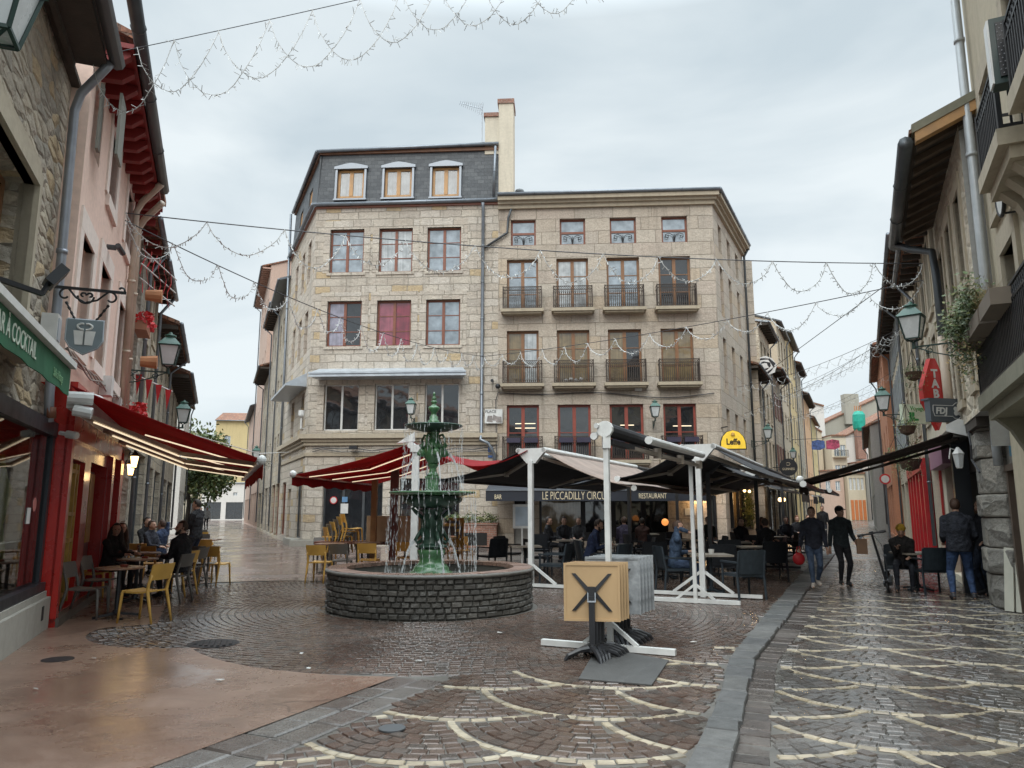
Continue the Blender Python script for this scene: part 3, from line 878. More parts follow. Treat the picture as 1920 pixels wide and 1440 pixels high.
for a, b in cols: window(cl, CF, a + .02, b, 5.1, 7.2, m_whitef, m_pane_dark, -.22, 2, 1, .06)
for h in hl[:8]: window(cl, CL, *h, m_redwood, m_pane, -.22, 2, 3, .07)
window(cl, CL, *hl[8], m_zincd, m_pane_dark, -.15, 1, 1, .06, name='shop_window'); window(cl, CL, *hl[10], m_redwood, m_pane_dark, -.15, 2, 1, .06, name='shop_window')
# ground floor glazing
f = window(cl, CF, .5, 3.2, .12, 2.95, m_zincd, m_pane_dark, -.26, 3, 1, .07, name='shop_window')
window(cl, CF, 3.95, 6.6, .5, 2.95, m_black, m_pane_dark, -.26, 2, 1, .07, name='shop_window')
mb = MB()
mb.lathe([(.16, -.004), (.16, .004)], 20); o = put_disc = None
ring_ = MB(); c = CF(.95, 2.05, -.2)
for r0, mt, dz in ((.17, M('red_enamel', (.5, .03, .03), .4), 0), (.13, m_whitef, .006)):
    q = MB(); pts = [CF(.95 + r0 * math.cos(a), 2.0 + r0 * math.sin(a), -.19 + dz) for a in [2 * math.pi * i / 20 for i in range(20)]]
    q.prism(pts, CF.n * .005); q.build('sticker', mt, f)
q = MB(); fbox(q, CF, 1.28, 1.62, 1.42, 1.85, -.19, -.185); q.build('notice', m_whitef, f)
q = MB(); fbox(q, CF, 1.33, 1.58, 1.92, 2.15, -.19, -.185); q.build('notice', M('blue_notice', (.12, .25, .42), .5), f)
# string courses: the big cornice over the ground floor, on both faces
for fr_w, x0, x1, e in ((CF, -.35, DIV, .9), (CL, -.02, 8.2, 0)):
    mb = MB()
    for z0, z1, o in ((4.42, 4.58, .10), (4.58, 4.72, .18), (4.72, 4.92, .30)): fbox(mb, fr_w, x0 - o * e, x1, z0, z1, -.05, o)
    mb.build('cornice', m_limest, cl)
    mb = MB(); fbox(mb, fr_w, x0, x1, 3.95, 4.1, -.05, .06); mb.build('string_course', m_limest, cl)
# shuttered canopy over first floor windows
mb = MB()
fpoly(mb, CF, [(-.1, 7.62, .75), (6.9, 7.62, .75), (6.7, 7.92, 0), (.1, 7.92, 0)]); fpoly(mb, CF, [(-.1, 7.46, .75), (6.9, 7.46, .75), (6.9, 7.62, .75), (-.1, 7.62, .75)])
fpoly(mb, CF, [(.1, 7.4, 0), (6.7, 7.4, 0), (6.9, 7.46, .75), (-.1, 7.46, .75)]); fpoly(mb, CF, [(-.1, 7.46, .75), (-.1, 7.62, .75), (.1, 7.92, 0), (.1, 7.4, 0)]); fpoly(mb, CF, [(6.7, 7.4, 0), (6.7, 7.92, 0), (6.9, 7.62, .75), (6.9, 7.46, .75)])
fbox(mb, CF, -.14, 6.94, 7.56, 7.64, .74, .8); fbox(mb, CF, -.14, 6.94, 7.42, 7.5, .74, .79)
mb.build('canopy', m_zincl, cl)
mb = MB()
fpoly(mb, CL, [(.6, 7.3, .95), (6.2, 7.3, .95), (6.2, 7.85, 0), (.6, 7.85, 0)]); fpoly(mb, CL, [(.6, 7.2, 0), (6.2, 7.2, 0), (6.2, 7.2, .95), (.6, 7.2, .95)]); fpoly(mb, CL, [(.6, 7.2, .95), (6.2, 7.2, .95), (6.2, 7.3, .95), (.6, 7.3, .95)])
fpoly(mb, CL, [(.6, 7.2, 0), (.6, 7.2, .95), (.6, 7.3, .95), (.6, 7.85, 0)])
mb.build('canopy', m_zincl, cl)
# stone step at the corner
mb = MB(); fbox(mb, CF, -.75, .45, 0, .28, -.3, .45); fbox(mb, CL, .0, 3, 0, .28, -.2, .4); mb.build('plinth', m_conc, cl)
# mansard storey
m_pane_dorm = glass('dormer_glass', (.17, .19, .2), .08, .4)
mz0, mz1 = 15.85, 18.45
mb = MB()
dz = [(.59, 1.89, 16.15, 17.6), (2.86, 4.18, 16.15, 17.6), (5.14, 6.43, 16.12, 17.6)]
class Tilt(Fr):
    def __call__(s, a, z, o=0.0):
        return Fr.__call__(s, a, z, o - (z - mz0) * .05)
CFm = Tilt((CF.A.x, CF.A.y), CF.d, CF.n); CLm = Tilt((CL.A.x, CL.A.y), CL.d, CL.n)
wall(mb, CFm, -.35, DIV, mz0, mz1, dz, .3); wall(mb, CLm, 0, 8.2, mz0, mz1, [(2, 3, 16.1, 17.6), (5, 6, 16.1, 17.6)], .3)
r = mb.build('mansard', m_slate, cl)
for h in dz:
    f = window(cl, CFm, *h, m_wood, m_pane_dorm, -.12, 2, 1, .12, name='dormer_window')
    q = MB(); a, b, c, d = h
    fbox(q, CFm, a - .1, a, c - .1, d, -.05, .12); fbox(q, CFm, b, b + .1, c - .1, d, -.05, .12)
    m = (a + b) / 2
    pts = [(a - .16, d), (b + .16, d), (b + .16, d + .12), (m + .3, d + .25), (m, d + .3), (m - .3, d + .25), (a - .16, d + .12)]
    q.prism([CFm(x, z, -.2) for x, z in pts], CF.n * .36)
    fbox(q, CFm, a - .14, b + .14, c - .16, c - .08, -.05, .16)
    q.build('dormer_trim', m_zinc, f)
for h in ((2, 3, 16.1, 17.6), (5, 6, 16.1, 17.6)): window(cl, CLm, *h, m_wood, m_pane, -.12, 2, 1, .1, name='dormer_window')
mb = MB()
A = [CF(-.36, mz1 + .1, .02), CF(DIV, mz1 + .22, .02), CF(DIV, mz1 + .6, -4), CF(DIV, mz1 + .2, -8), CL(8.2, mz1 + .1, .02)]
mb.prism(A, (0, 0, .1)); mb.build('roof', m_zincd, cl)
mb = MB(); fbox(mb, CF, -.36, DIV, mz1 - .06, mz1 + .1, -.4, -.02); fbox(mb, CL, 0, 8.2, mz1 - .06, mz1 + .1, -.4, -.02); mb.build('fascia', M('copper_brown_board', (.16, .075, .04), .6, 0, .3, 3), cl)
gutter(cl, CF(-.45, mz1 + .08, .06), CF(DIV, mz1 + .2, .06), m_zinc, .085)
gutter(cl, CF(-.45, mz1 + .08, .06), CL(8.2, mz1 + .08, .06), m_zinc, .085)
mb = MB(); fbox(mb, CF, -.36, DIV, TOP, TOP + .1, -.1, .1); fbox(mb, CL, 0, 8.2, TOP, TOP + .1, -.1, .1); mb.build('eave_board', m_redwood, cl)
gutter(cl, CF(-.5, TOP + .16, .17), CF(DIV + .3, TOP + .18, .17), m_zinc, .095)
gutter(cl, CF(-.5, TOP + .16, .17), CL(8.2, TOP + .16, .17), m_zinc, .095)
pipe(cl, [CF(7.58, TOP, .3), CF(7.58, TOP - .3, .1), CF(7.56, 4.95, .1), CF(7.56, 4.6, .4), CF(7.9, 4.45, .42), CF(8.15, 4.0, .3), CF(8.18, 2.7, .1)], m_zinc, .075)
pipe(cl, [CF(8.15, mz1, .2), CF(8.05, 16, .12)], m_zinc, .06)
pipe(cl, [CL(7.9, 18.3, .2), CL(7.9, 9, .12), CL(7.9, 3.0, .12)], m_zinc, .07)
pipe(cl, [CF(8.9, TOP - .3, .2), CF(8.75, TOP - .7, .1), CF(8.7, 14.2, .1), CF(7.66, 13.5, .1)], m_zincd, .055)
# cables along the front
mb = MB()
pts = [CF(s, 4.25 + .05 * math.sin(s * 1.7) + .04 * math.sin(s * 4.1), .14) for s in [i * .45 for i in range(19)]]
mb.tube(pts, .022, 5); mb.tube([p + Vector((0, -.02, -.12 + .05 * math.sin(i * 1.3))) for i, p in enumerate(pts)], .016, 5)
mb.build('facade_cable', m_cable, cl)

# twin chimney
ch = thing('chimney_stack', 'tall stepped cream chimney stack with brick caps above the slate roof', 'chimney', CF(8.4, 16, -1))
mb = MB(); fbox(mb, CF, 8.28, 8.98, 15.9, 20.75, -1.2, -.05); fbox(mb, CF, 7.62, 8.278, 18.2, 20.1, -1.2, -.08); mb.build('shaft', plaster('stained_cream_render', (.60, .54, .43), .5), ch)
mb = MB(); fbox(mb, CF, 8.22, 9.02, 20.752, 20.98, -1.25, 0); fbox(mb, CF, 7.56, 8.276, 20.102, 20.3, -1.25, -.02); mb.build('cap', m_brickred, ch)
for s, z in ((8.6, 20.98), (7.8, 20.3), (8.05, 20.3)):
    q = MB(); q.lathe([(.12, 0), (.11, .12), (.15, .13), (.14, .2), (.05, .26)], 10, CF(s, z, -.6)); q.build('chimney_pot', m_zincd, ch)
q = MB(); q.lathe([(.1, 0), (.1, .3), (.24, .32), (.2, .42), (.05, .5)], 12, CF(9.25, 16.1, -.5)); tag(q.build('roof_vent', m_zincd), 'dark mushroom roof vent on the eave beside the tall chimney', 'vent')
an = thing('tv_antenna', 'thin grey rooftop television antenna left of the chimney', 'antenna', CF(7.42, 18.3, -.6))
q = MB(); q.tube([CF(7.42, 18.2, -.6), CF(7.42, 21.2, -.6)], .025, 6); q.tube([CF(7.42, 19.1, -.6), CF(7.66, 19.1, -.6)], .02, 5); q.build('mast', m_zincl, an)
q = MB(); a = CF(6.3, 21.35, -.9); b = CF(7.45, 20.75, -.5); q.tube([a, b], .018, 5)
for i in range(12):
    c = a.lerp(b, i / 11); h = .1 + .03 * i; q.tube([c + Vector((.05, -.1, h * .6)), c - Vector((.05, -.1, h * .6))], .009, 4)
for i in range(5): c = b + Vector((-.02, 0, (i - 2) * .13)); q.tube([c + Vector((-.25, 0, -.05)), c + Vector((.02, 0, 0))], .009, 4)
q.build('aerial', m_zincl, an)

# ------------------------------------------------------------------ four storey house with iron balconies
ch2 = thing('balcony_house', 'four bay warm sandstone house with iron balconies above the terrace', 'building', CF(13, 0))
tops = [(8.86, 10.02), (11.12, 12.3), (13.42, 14.62), (15.77, 16.94)]
mids = [(8.68, 10.12), (10.95, 12.4), (13.23, 14.71), (15.57, 17.0)]
H2 = 15.35
holes = [(a, b, 13.6, 14.86) for a, b in tops] + [(a, b, 10.5, 12.94) for a, b in mids] + [(a, b, 7.1, 9.57) for a, b in mids] + [(a, b, 3.72, 6.18) for a, b in mids]
holes += [(9.0, 9.9, .1, 2.3), (10.1, 17.7, .25, 2.9)]
mb = MB(); wall(mb, CF, DIV, 18.1, 0, H2, holes, .3)
sc = [(1.1, 1.85), (3.3, 4.1), (5.6, 6.4)]
hr = [(a, b, z, z + h) for a, b in sc for z, h in ((13.5, 1.35), (10.4, 2.4), (7.0, 2.4), (3.8, 2.3))] + [(.8, 7.0, .6, 2.9)]
wall(mb, CR, 0, 8.0, 0, H2, hr, .3)
wall(mb, Fr((CF(DIV, 0, -8).x, CF(DIV, 0, -8).y), (.998, -.06), (.06, .998)), 0, 13.6, 0, H2)
mb.build('wall', m_stone2, ch2)
for fr_w, x0, x1, e in ((CF, DIV, 18.1, .6), (CR, 0, 8.0, 0)):
    mb = MB()
    for z0, z1, o in ((15.36, 15.55, .14), (15.55, 15.68, .26), (15.68, 15.86, .42)): fbox(mb, fr_w, x0, x1 + o * e, z0, z1, -.05, o)
    mb.build('cornice', m_limest, ch2)
mb = MB(); fbox(mb, CF, DIV, 18.1, 3.0, 3.22, -.05, .3); fbox(mb, CF, DIV, 18.1, 2.9, 3.0, -.05, .16); mb.build('string_course', m_limest, ch2)
mb = MB(); mb.prism([CF(DIV, 15.9, .38), CF(18.4, 15.9, .38), CR(8, 15.9, .38), CF(DIV, 17.4, -8)], (0, 0, .12)); mb.build('roof', m_tile, ch2)
gutter(ch2, CF(DIV, 15.95, .46), CF(18.4, 15.95, .44), m_zinc, .085); gutter(ch2, CF(18.4, 15.95, .44), CR(8, 15.95, .42), m_zinc, .085)
pipe(ch2, [CR(7.85, 15.8, .4), CR(7.85, 15.3, .12), CR(7.85, 3, .12)], m_zincd, .065)
SCR = MB()          # little iron scroll in the top windows
for s in (-1, 1):
    SCR.tube([(0, 0, 0), (s * .06, 0, .32), (s * .22, 0, .42), (s * .4, 0, .36), (s * .4, 0, .22), (s * .28, 0, .2), (s * .26, 0, .3), (s * .33, 0, .31)], .018, 5)
SCR.tube([(0, 0, 0), (0, 0, .36)], .018, 5)
for a, b in tops:
    f = window(ch2, CF, a, b, 13.6, 14.86, m_redwood, m_pane, -.24, 1, 1, .085, split=14.22)
    put(SCR, CF, (a + b) / 2, 13.66, -.1).build('iron_scroll', m_iron, f)
mp_ = [m_pane, m_pane_cur, m_pane, m_pane_dark, m_pane_gold, m_pane_gold, m_pane_gold, m_pane_gold]
for i, (a, b) in enumerate(mids):
    window(ch2, CF, a, b, 10.5, 12.94, m_brownwin, mp_[i], -.24, 2, 3, .1, pane2=[m_pane, m_pane_cur, m_pane, m_pane_dark][i])
    window(ch2, CF, a, b, 7.1, 9.57, m_brownwin, mp_[i + 4], -.24, 2, 3, .1, pane2=[m_pane_cur, m_pane_gold, m_pane_dark, m_pane_gold][i])
    window(ch2, CF, a, b, 3.72, 6.18, m_redwood2, m_pane_dark, -.24, 2, 2, .1)
    for z in (10.5, 7.1): balcony(ch2, CF, (a + b) / 2, z, 1.72, m_sill)
    bb = balcony(ch2, CF, (a + b) / 2, 3.72, 1.72, m_sill)
    q = MB()
    for dx in (-.38, .38): fbox(q, CF, (a + b) / 2 + dx - .3, (a + b) / 2 + dx + .3, 4.45, 4.66, .46, .64)
    q.build('flower_box', M('dark_violet_box', (.03, .025, .05), .5), bb)
q = MB(); c = (mids[1][0] + mids[1][1]) / 2
for k in range(4): q.ball(CF(c - .35 + .22 * k, 7.2 + .05 * (k % 2), .28), (.11, .1, .1), 7, 5)
tag(q.build('balcony_ornaments', m_whitef), 'row of small white ornaments behind an iron balcony railing', 'ornament')
for h in hr[:-1]: window(ch2, CR, *h, m_brownwin, m_pane, -.24, 2, 2, .08)
# lamps seen through first floor windows
for i, (s, z, w_) in enumerate(((9.05, 5.35, .9), (9.05, 5.15, .9), (13.7, 5.25, .6), (16.0, 5.2, .8))):
    q = MB(); fbox(q, CF, s, s + w_, z, z + .035, -.205, -.198); q.build('ceiling_light', m_cream_lamp, ch2)
# restaurant front at ground level: glazed dark throughout for terrace shade, gold pane for lamplight
q = MB(); window_rects = [(10.1, 12.0), (12.0, 13.3), (13.3, 14.6), (14.6, 17.7)]
rf = MB()
for a, b in window_rects:
    for s in (a, b - .1): fbox(rf, CF, s, s + .1, .25, 2.9, -.26, -.1)
    fbox(rf, CF, a, b, .25, .62, -.25, -.11); fbox(rf, CF, a, b, 2.78, 2.9, -.25, -.11)
f = rf.build('shopfront', m_black, ch2)
for i, (a, b) in enumerate(window_rects):
    g = MB(); fpoly(g, CF, [(a + .1, .62, -.2), (b - .1, .62, -.2), (b - .1, 2.78, -.2), (a + .1, 2.78, -.2)])
    g.build('pane', [m_pane_gold, m_pane_dark, m_pane_dark, m_pane_dark][i], f)
dr = MB(); fbox(dr, CF, 9.0, 9.9, .1, 2.3, -.28, -.2); d = dr.build('door', m_greyp, ch2)
dq = MB(); dq.bar(CF(9.05, 2.2, -.19), CF(9.75, 1.6, -.19), .07, .03); dq.bar(CF(9.75, 1.6, -.185), CF(9.05, 1.0, -.185), .07, .03); fbox(dq, CF, 9.02, 9.5, 1.65, 2.28, -.195, -.19)
dq.build('door_panel', m_dark, d)
# lit stone front on the lane side: glazing, pane tinted gold for its lit interior
hb = MB()
for s in (.8, 2.3, 3.9, 5.5, 6.9): fbox(hb, CR, s, s + .12, .6, 2.9, -.3, -.12)
fbox(hb, CR, .8, 7.0, 2.8, 2.9, -.29, -.13); fbox(hb, CR, .8, 7.0, .6, .75, -.29, -.13)
f2 = hb.build('shopfront', m_black, ch2)
g = MB(); fpoly(g, CR, [(.8, .6, -.26), (7.0, .6, -.26), (7.0, 2.9, -.26), (.8, 2.9, -.26)]); g.build('pane', m_pane_gold, f2)
q = MB()
pts = [CF(s, 6.62 + .08 * math.sin(s * 1.1) - .1 * math.sin(s * .5), .08) for s in [8.3 + .5 * i for i in range(20)]]
q.tube(pts, .022, 5); q.tube([CF(8.25, 2.8, .1), CF(8.22, 5.0, .1), CF(8.2, 6.4, .1), pts[0]], .018, 5); q.build('facade_cable', m_cable, ch2)
q = MB(); fbox(q, CF, 14.35, 14.65, 6.75, 6.98, .0, .18); q.build('junction_box', m_whitef, ch2)
# small wall pieces: mural plate, blue number plate, dome camera
mu = MB(); fbox(mu, CF, 7.72, 8.5, 5.35, 5.98, .12, .15); mu_o = tag(mu.build('street_plate', m_whitef), 'painted street name plate on the stone between the two houses', 'sign')
text_mesh('PLACE', .17, m_black, mu_o, CF(7.98, 5.87, .155), CF.d, (0, 0, 1), 1.0)
q = MB()
for k, (s, z, a, c) in enumerate(((7.95, 5.55, .2, 0), (8.2, 5.6, -.3, 1), (8.36, 5.52, .1, 2))): 
    q.prism([CF(s - .15, z - .12, .151), CF(s + .12, z - .15, .151), CF(s + .1, z + .1 + a * .2, .151), CF(s - .1, z + .14, .151)], CF.n * (.004 + .001 * k))
q.build('painted_mark', M('mural_paint', (.18, .16, .15), .5, 0, .9, 3), mu_o)
q = MB(); fbox(q, CF, 7.86, 8.08, 3.85, 4.3, .02, .06); tag(q.build('number_plate', M('blue_enamel', (.05, .12, .32), .35)), 'small blue plate on the wall above the red awning', 'sign')
q = MB(); q.tube([CF(8.05, 7.25, .2), CF(8.05, 7.25, .32)], .07, 10); q.ball(CF(8.3, 7.0, .22), .12, 10, 7); q.tube([CF(8.05, 7.25, 0), CF(8.05, 7.25, .25)], .04, 6)
tag(q.build('security_camera', m_black), 'black dome camera on the stone wall beside the iron balconies', 'camera')
q = MB(); q.tube([CF(-.45, 5.15, 0), CF(-.45, 5.15, .5), CF(-.45, 5.75, .5)], .035, 6); q.tube([CF(-.45, 5.75, .5), CF(-.45, 5.95, .5)], .13, 12); q.ball(CF(-.45, 5.75, .5), .13, 12, 8)
tag(q.build('security_camera', m_whitef), 'white dome camera on a bracket at the house corner', 'camera')
for k, (s, z) in enumerate(((1.9, 4.3), (4.9, 4.32))):
    q = MB(); q.obox(CF(s, z, .3), (.34, .22, .16), CF.ang()); q.tube([CF(s, z + .1, .05), CF(s, z, .3)], .025, 5)
    tag(q.build('spotlight', m_black), ['black spotlight under the cornice on the left half of the corner house', 'black spotlight under the cornice on the right half of the corner house'][k], 'spotlight', 'spotlights under the cornice')
# ------------------------------------------------------------------ generic houses of the rows
def OFr(fr, o): return Fr((fr(0, 0, o).x, fr(0, 0, o).y), (fr.d.x, fr.d.y), (fr.n.x, fr.n.y))
def house(name, label, fr, s0, s1, h, wallm, roofm, cols, rows, wsize=(.95, 1.7), depth=9, ov=.55, o=0.0, winm=None, pane=None, ground=3.0, ground_holes=True, shutters=None, rise=1.6, first=None, side=True, eave=None, pipes=True, gm=None, surround_mat=None, winsrows=None):
    ov *= .8
    r = thing(name, label, 'house', fr((s0 + s1) / 2, 0, o))
    W = s1 - s0; holes = []; hw, hh = wsize
    zs = winsrows or [ground + .9 + k * (h - ground - .6) / max(1, rows) for k in range(rows)]
    ss = [s0 + W * (k + .5) / cols for k in range(cols)]
    for z in zs:
        for s in ss: holes.append((s - hw / 2, s + hw / 2, z, min(h - .3, z + hh)))
    gh = []
    if ground_holes:
        n = max(1, int(W / 3)); g = W / n
        gh = [(s0 + g * k + .35, s0 + g * (k + 1) - .35, .15, ground - .35) for k in range(n)]
    mb = MB(); wall(mb, fr, s0, s1, 0, h, holes + gh, .25, o)
    if side:
        for s, fl in ((s0, False), (s1, True)):
            P = [fr(s, 0, o), fr(s, 0, o - depth), fr(s, h, o - depth), fr(s, h + rise, o - depth / 2), fr(s, h, o)]
            mb.poly(P if (fl == fr.flip) else list(reversed(P)))
        mb.poly([fr(s0, 0, o - depth), fr(s1, 0, o - depth), fr(s1, h, o - depth), fr(s0, h, o - depth)])
    mb.build('wall', wallm, r)
    m = winm or m_whitef; pn = pane or m_pane
    for hl in holes: window(r, fr, *hl, m, pn, o - .2, 2, 2 if hh < 1.8 else 3, .06)
    for hl in gh:
        window(r, fr, *hl, gm or m_zincd, m_pane_dark, o - .2, 2, 1, .08, name='shop_window')
    if surround_mat:
        for hl in holes: surround(r, OFr(fr, o), hl, surround_mat, .16, .03, .2, .14, .06)
    if shutters:
        for a, b, c, d in holes:
            w_ = (b - a) * .5
            for x in (a - w_, b): q = MB(); fbox(q, fr, x, x + w_, c, d, o + .01, o + .05); q.build('shutter', shutters, r)
    mb = MB(); t = .12; ez = h - ov * rise / (depth / 2) 
    mb.prism([fr(s0 - .1, ez + .02, o + ov), fr(s1 + .1, ez + .02, o + ov), fr(s1 + .1, h + rise + .02, o - depth / 2), fr(s0 - .1, h + rise + .02, o - depth / 2)], (0, 0, t))
    mb.prism([fr(s0 - .1, h + rise + .02, o - depth / 2), fr(s1 + .1, h + rise + .02, o - depth / 2), fr(s1 + .1, h, o - depth - .3), fr(s0 - .1, h, o - depth - .3)], (0, 0, t))
    rf = mb.build('roof', roofm, r)
    if eave:
        n = int(W / .62)
        for k in range(n + 1):
            q = MB(); s = s0 + W * k / n; fbox(q, fr, s - .05, s + .05, ez - .12, ez + .015, o - .05, o + ov - .04); q.build('rafter', eave, rf)
    gutter(r, fr(s0 - .05, ez + .06, o + ov + .06), fr(s1 + .05, ez + .06, o + ov + .06), m_zinc, .065)
    if pipes: pipe(r, [fr(s1 - .25, ez, o + ov), fr(s1 - .25, ez - .5, o + .1), fr(s1 - .25, .6, o + .1)], m_zinc, .05)
    return r
def chimney(label, fr, s, z, o, w=.9, d=.7, h=1.6, mat=None, pots=3, potmat=None):
    c = thing('chimney_stack', label, 'chimney', fr(s, z, o))
    m = MB(); fbox(m, fr, s - w / 2, s + w / 2, z - 1.5, z + h, o - d / 2, o + d / 2); m.build('shaft', mat or m_brickred, c)
    m = MB(); fbox(m, fr, s - w / 2 - .06, s + w / 2 + .06, z + h, z + h + .15, o - d / 2 - .06, o + d / 2 + .06); m.build('cap', m_brickred, c)
    for k in range(pots):
        q = MB(); q.lathe([(.11, 0), (.1, .45), (.12, .5)], 8, fr(s - w / 2 + w * (k + .5) / pots, z + h + .15, o)); q.build('chimney_pot', potmat or M('terracotta', (.42, .19, .09), .7), c)
    return c

# lane on the right, left-hand row beyond the balcony house
CR2 = Fr((CR(8, 0).x, CR(8, 0).y), (DR.x, DR.y), (.907, -.422))
house('row_house', 'low grey stone house with dark eave next to the balcony house', CR2, 0, 5.6, 9.4, m_stone_g, m_tile, 3, 2, winm=m_redwood, eave=m_darkwood, ov=.7, ground=3.2)
house('row_house', 'tall narrow house with bare rubble gable and zinc roof edge', CR2, 5.7, 11.5, 13.0, m_rubR, m_zincl, 3, 3, winm=m_whitef, eave=m_darkwood, ov=.75, ground=3.2, rise=1.0, surround_mat=m_limest)
house('row_house', 'brown shuttered house with wide overhanging eave beyond the rubble gable', CR2, 11.6, 17.5, 11.2, m_stone_g, m_tile, 3, 2, winm=m_redwood, shutters=M('red_brown_shutter', (.13, .05, .035), .6), ov=.9, eave=m_darkwood, ground=3.4)
house('row_house', 'beige rendered house with grey dormer storey in the right lane', CR2, 17.6, 25, 15.8, m_cream, m_slate, 3, 4, ov=.4, ground=3.4, surround_mat=m_limest)
house('row_house', 'pale ochre house with a top floor balcony and carved cornice', CR2, 25.1, 34, 16.6, m_yellow, m_slate, 3, 4, ov=.6, ground=3.6, surround_mat=m_limest, wsize=(1.0, 2.0))
house('row_house', 'dark narrow stone house after the ochre house', CR2, 34.1, 42, 15.6, m_stone_g, m_tile, 3, 2, ov=.7, eave=m_darkwood)
house('row_house', 'peach coloured house with tiled roof far along the lane', CR2, 42.1, 54, 13.8, m_peach, m_tile, 4, 3, ov=.8, eave=m_darkwood)
house('row_house', 'yellow house at the far left end of the lane', CR2, 54.1, 66, 12.6, m_yellow, m_tile, 4, 3, ov=.6)
chimney('broad stone chimney with orange pots beside the balcony house roof', CR2, 1.5, 13.3, -3.2, 1.6, .9, 2.6, m_stone2, 4)
chimney('small rendered chimney with one pot behind the rubble gable', CR2, 5.4, 13.5, -4, .8, .8, 1.3, m_stone2, 1)
chimney('short red brick chimney above the zinc roof edge', CR2, 11.0, 13.9, -2.2, 1.3, .7, 1.3, m_brickred, 4)
chimney('tall red brick chimney wall behind the ochre house', CR2, 35.5, 13, -3, 1.5, 1.2, 4.2, m_brickred, 2)
# right-hand row beyond the bar
house('row_house', 'light cream house with tall narrow windows on the right of the lane', RW, 2.6, 9.5, 8.3, m_creamL, m_tile, 4, 2, o=.15, ov=.6, eave=m_darkwood, ground=3.1, surround_mat=m_limest, gm=m_redpaint)
house('row_house', 'beige three storey house under a broad grey eave', RW, 9.6, 19, 10.0, m_cream, m_tile, 4, 3, o=.1, ov=.7, eave=m_darkwood, ground=3.2, surround_mat=m_limest)
house('row_house', 'pale rendered house with blue-grey shutters next to the orange one', RW, 19.1, 30, 10.3, m_creamL, m_tile, 4, 3, o=.1, ov=.7, eave=m_darkwood, ground=3.2, shutters=M('blue_grey_shutter', (.33, .36, .38), .6))
house('row_house', 'orange plastered house with white windows on the right of the lane', RW, 30.1, 44, 10.6, m_orange, m_tile, 3, 2, o=.5, ov=.5, ground=3.3, wsize=(1.1, 2.1), rise=.4, depth=6)
house('row_house', 'grey terrace house past the orange house', RW, 44.1, 66, 7.5, m_greyp, m_tile, 7, 1, o=1.2, ov=.5)
# houses that close the lane
FRN = lambda x, y, yaw: Fr((x, y), (math.cos(R(yaw)), math.sin(R(yaw))), (math.sin(R(yaw)), -math.cos(R(yaw))))
def slant(name, label, x0, x1, y, pts, mat, wins=(), cat='house', dep=7, yaw=0):
    """gable or flank wall with a sloping top edge"""
    t = thing(name, label, cat, ((x0 + x1) / 2, y, 0)); f = FRN(x0, y, yaw); m = MB()
    wall(m, f, 0, x1 - x0, 0, min(p[1] for p in pts), list(wins), .25)
    zb = min(p[1] for p in pts); top = [p for p in pts if p[1] > zb]
    P = [f(p[0] - x0, p[1]) for p in pts] + ([f(pts[-1][0] - x0, zb)] if pts[-1][1] > zb else []) + ([f(pts[0][0] - x0, zb)] if pts[0][1] > zb else [])
    if len(P) > 2: m.poly(list(reversed(P)))
    for s_ in (0, x1 - x0): m.poly([f(s_, 0), f(s_, pts[0][1] if s_ == 0 else pts[-1][1]), f(s_, pts[0][1] if s_ == 0 else pts[-1][1], -dep), f(s_, 0, -dep)])
    m.build('wall', mat, t)
    for a_, b_ in zip(pts, pts[1:]):
        q = MB(); q.prism([f(a_[0] - x0, a_[1], .25), f(b_[0] - x0, b_[1], .25), f(b_[0] - x0, b_[1], -dep), f(a_[0] - x0, a_[1], -dep)], (0, 0, .22)); q.build('roof', m_tile, t)
    for h in wins: window(t, f, *h, m_whitef, m_pane, -.2, 2, 2, .08)
    return t
m_drab = plaster('drab_gable_plaster', (.36, .34, .285), .2)
slant('far_house', 'big grey-beige gable with long red roof edge on the skyline', 51, 74, 128, [(51, 14.8), (55, 16.8), (66, 21.8), (74, 24)], m_drab)
slant('far_house', 'white gabled house with red roof edge in the far centre', 49.9, 60, 112.5, [(49.9, 12.2), (60, 17.4)], m_white)
f4 = [(.35 + .95 * (k % 2), 1.15 + .95 * (k % 2), z, z + 1.7) for z in (3.6, 6.4, 9.4) for k in range(2)]
t_ = slant('far_house', 'pale four storey house with balconies closing the lane', 47.7, 49.9, 111.5, [(47.7, 12.4), (49.9, 12.4)], m_creamL, f4)
for z in (6.3, 9.3):
    q = MB(); q.box((47.75, 110.7, z - .12), (49.85, 111.5, z)); b_ = q.build('balcony', m_sill, t_); q = MB()
    for k in range(15): q.bar((47.8 + k * .145, 110.72, z), (47.8 + k * .145, 110.72, z + .95), .04)
    q.bar((47.75, 110.72, z + .95), (49.85, 110.72, z + .95), .06); q.build('railing', m_iron, b_)
slant('far_house', 'grey-white lower house with red roof edge and a row of windows under the white gable', 50.1, 58.5, 109.5, [(50.1, 8.2), (58.5, 9.7)], plaster('pale_grey_render', (.44, .42, .38), .2), [(.3 + 1.05 * k, 1.05 + 1.05 * k, 6.4, 7.5) for k in range(4)])
slant('far_house', 'small pinkish house at the bend of the lane', 43.0, 47.6, 108, [(43.0, 6.9), (47.6, 7.1)], m_pinkD, [(.6 + 1.4 * k, 1.3 + 1.4 * k, 4.2, 5.6) for k in range(3)])
slant('far_house', 'tiny ochre house with orange doors at the lane end', 47.7, 50.2, 107, [(47.7, 6.6), (50.2, 6.6)], m_cream, [(.25 + .55 * k, .65 + .55 * k, 4.3, 6.0) for k in range(4)])
q = MB()
for k in range(4): q.box((47.95 + .56 * k, 106.9, .1), (48.35 + .56 * k, 106.97, 2.9))
tag(q.build('orange_doors', M('orange_door', (.45, .14, .04), .6)), 'row of narrow orange door panels on the tiny ochre house', 'doors')
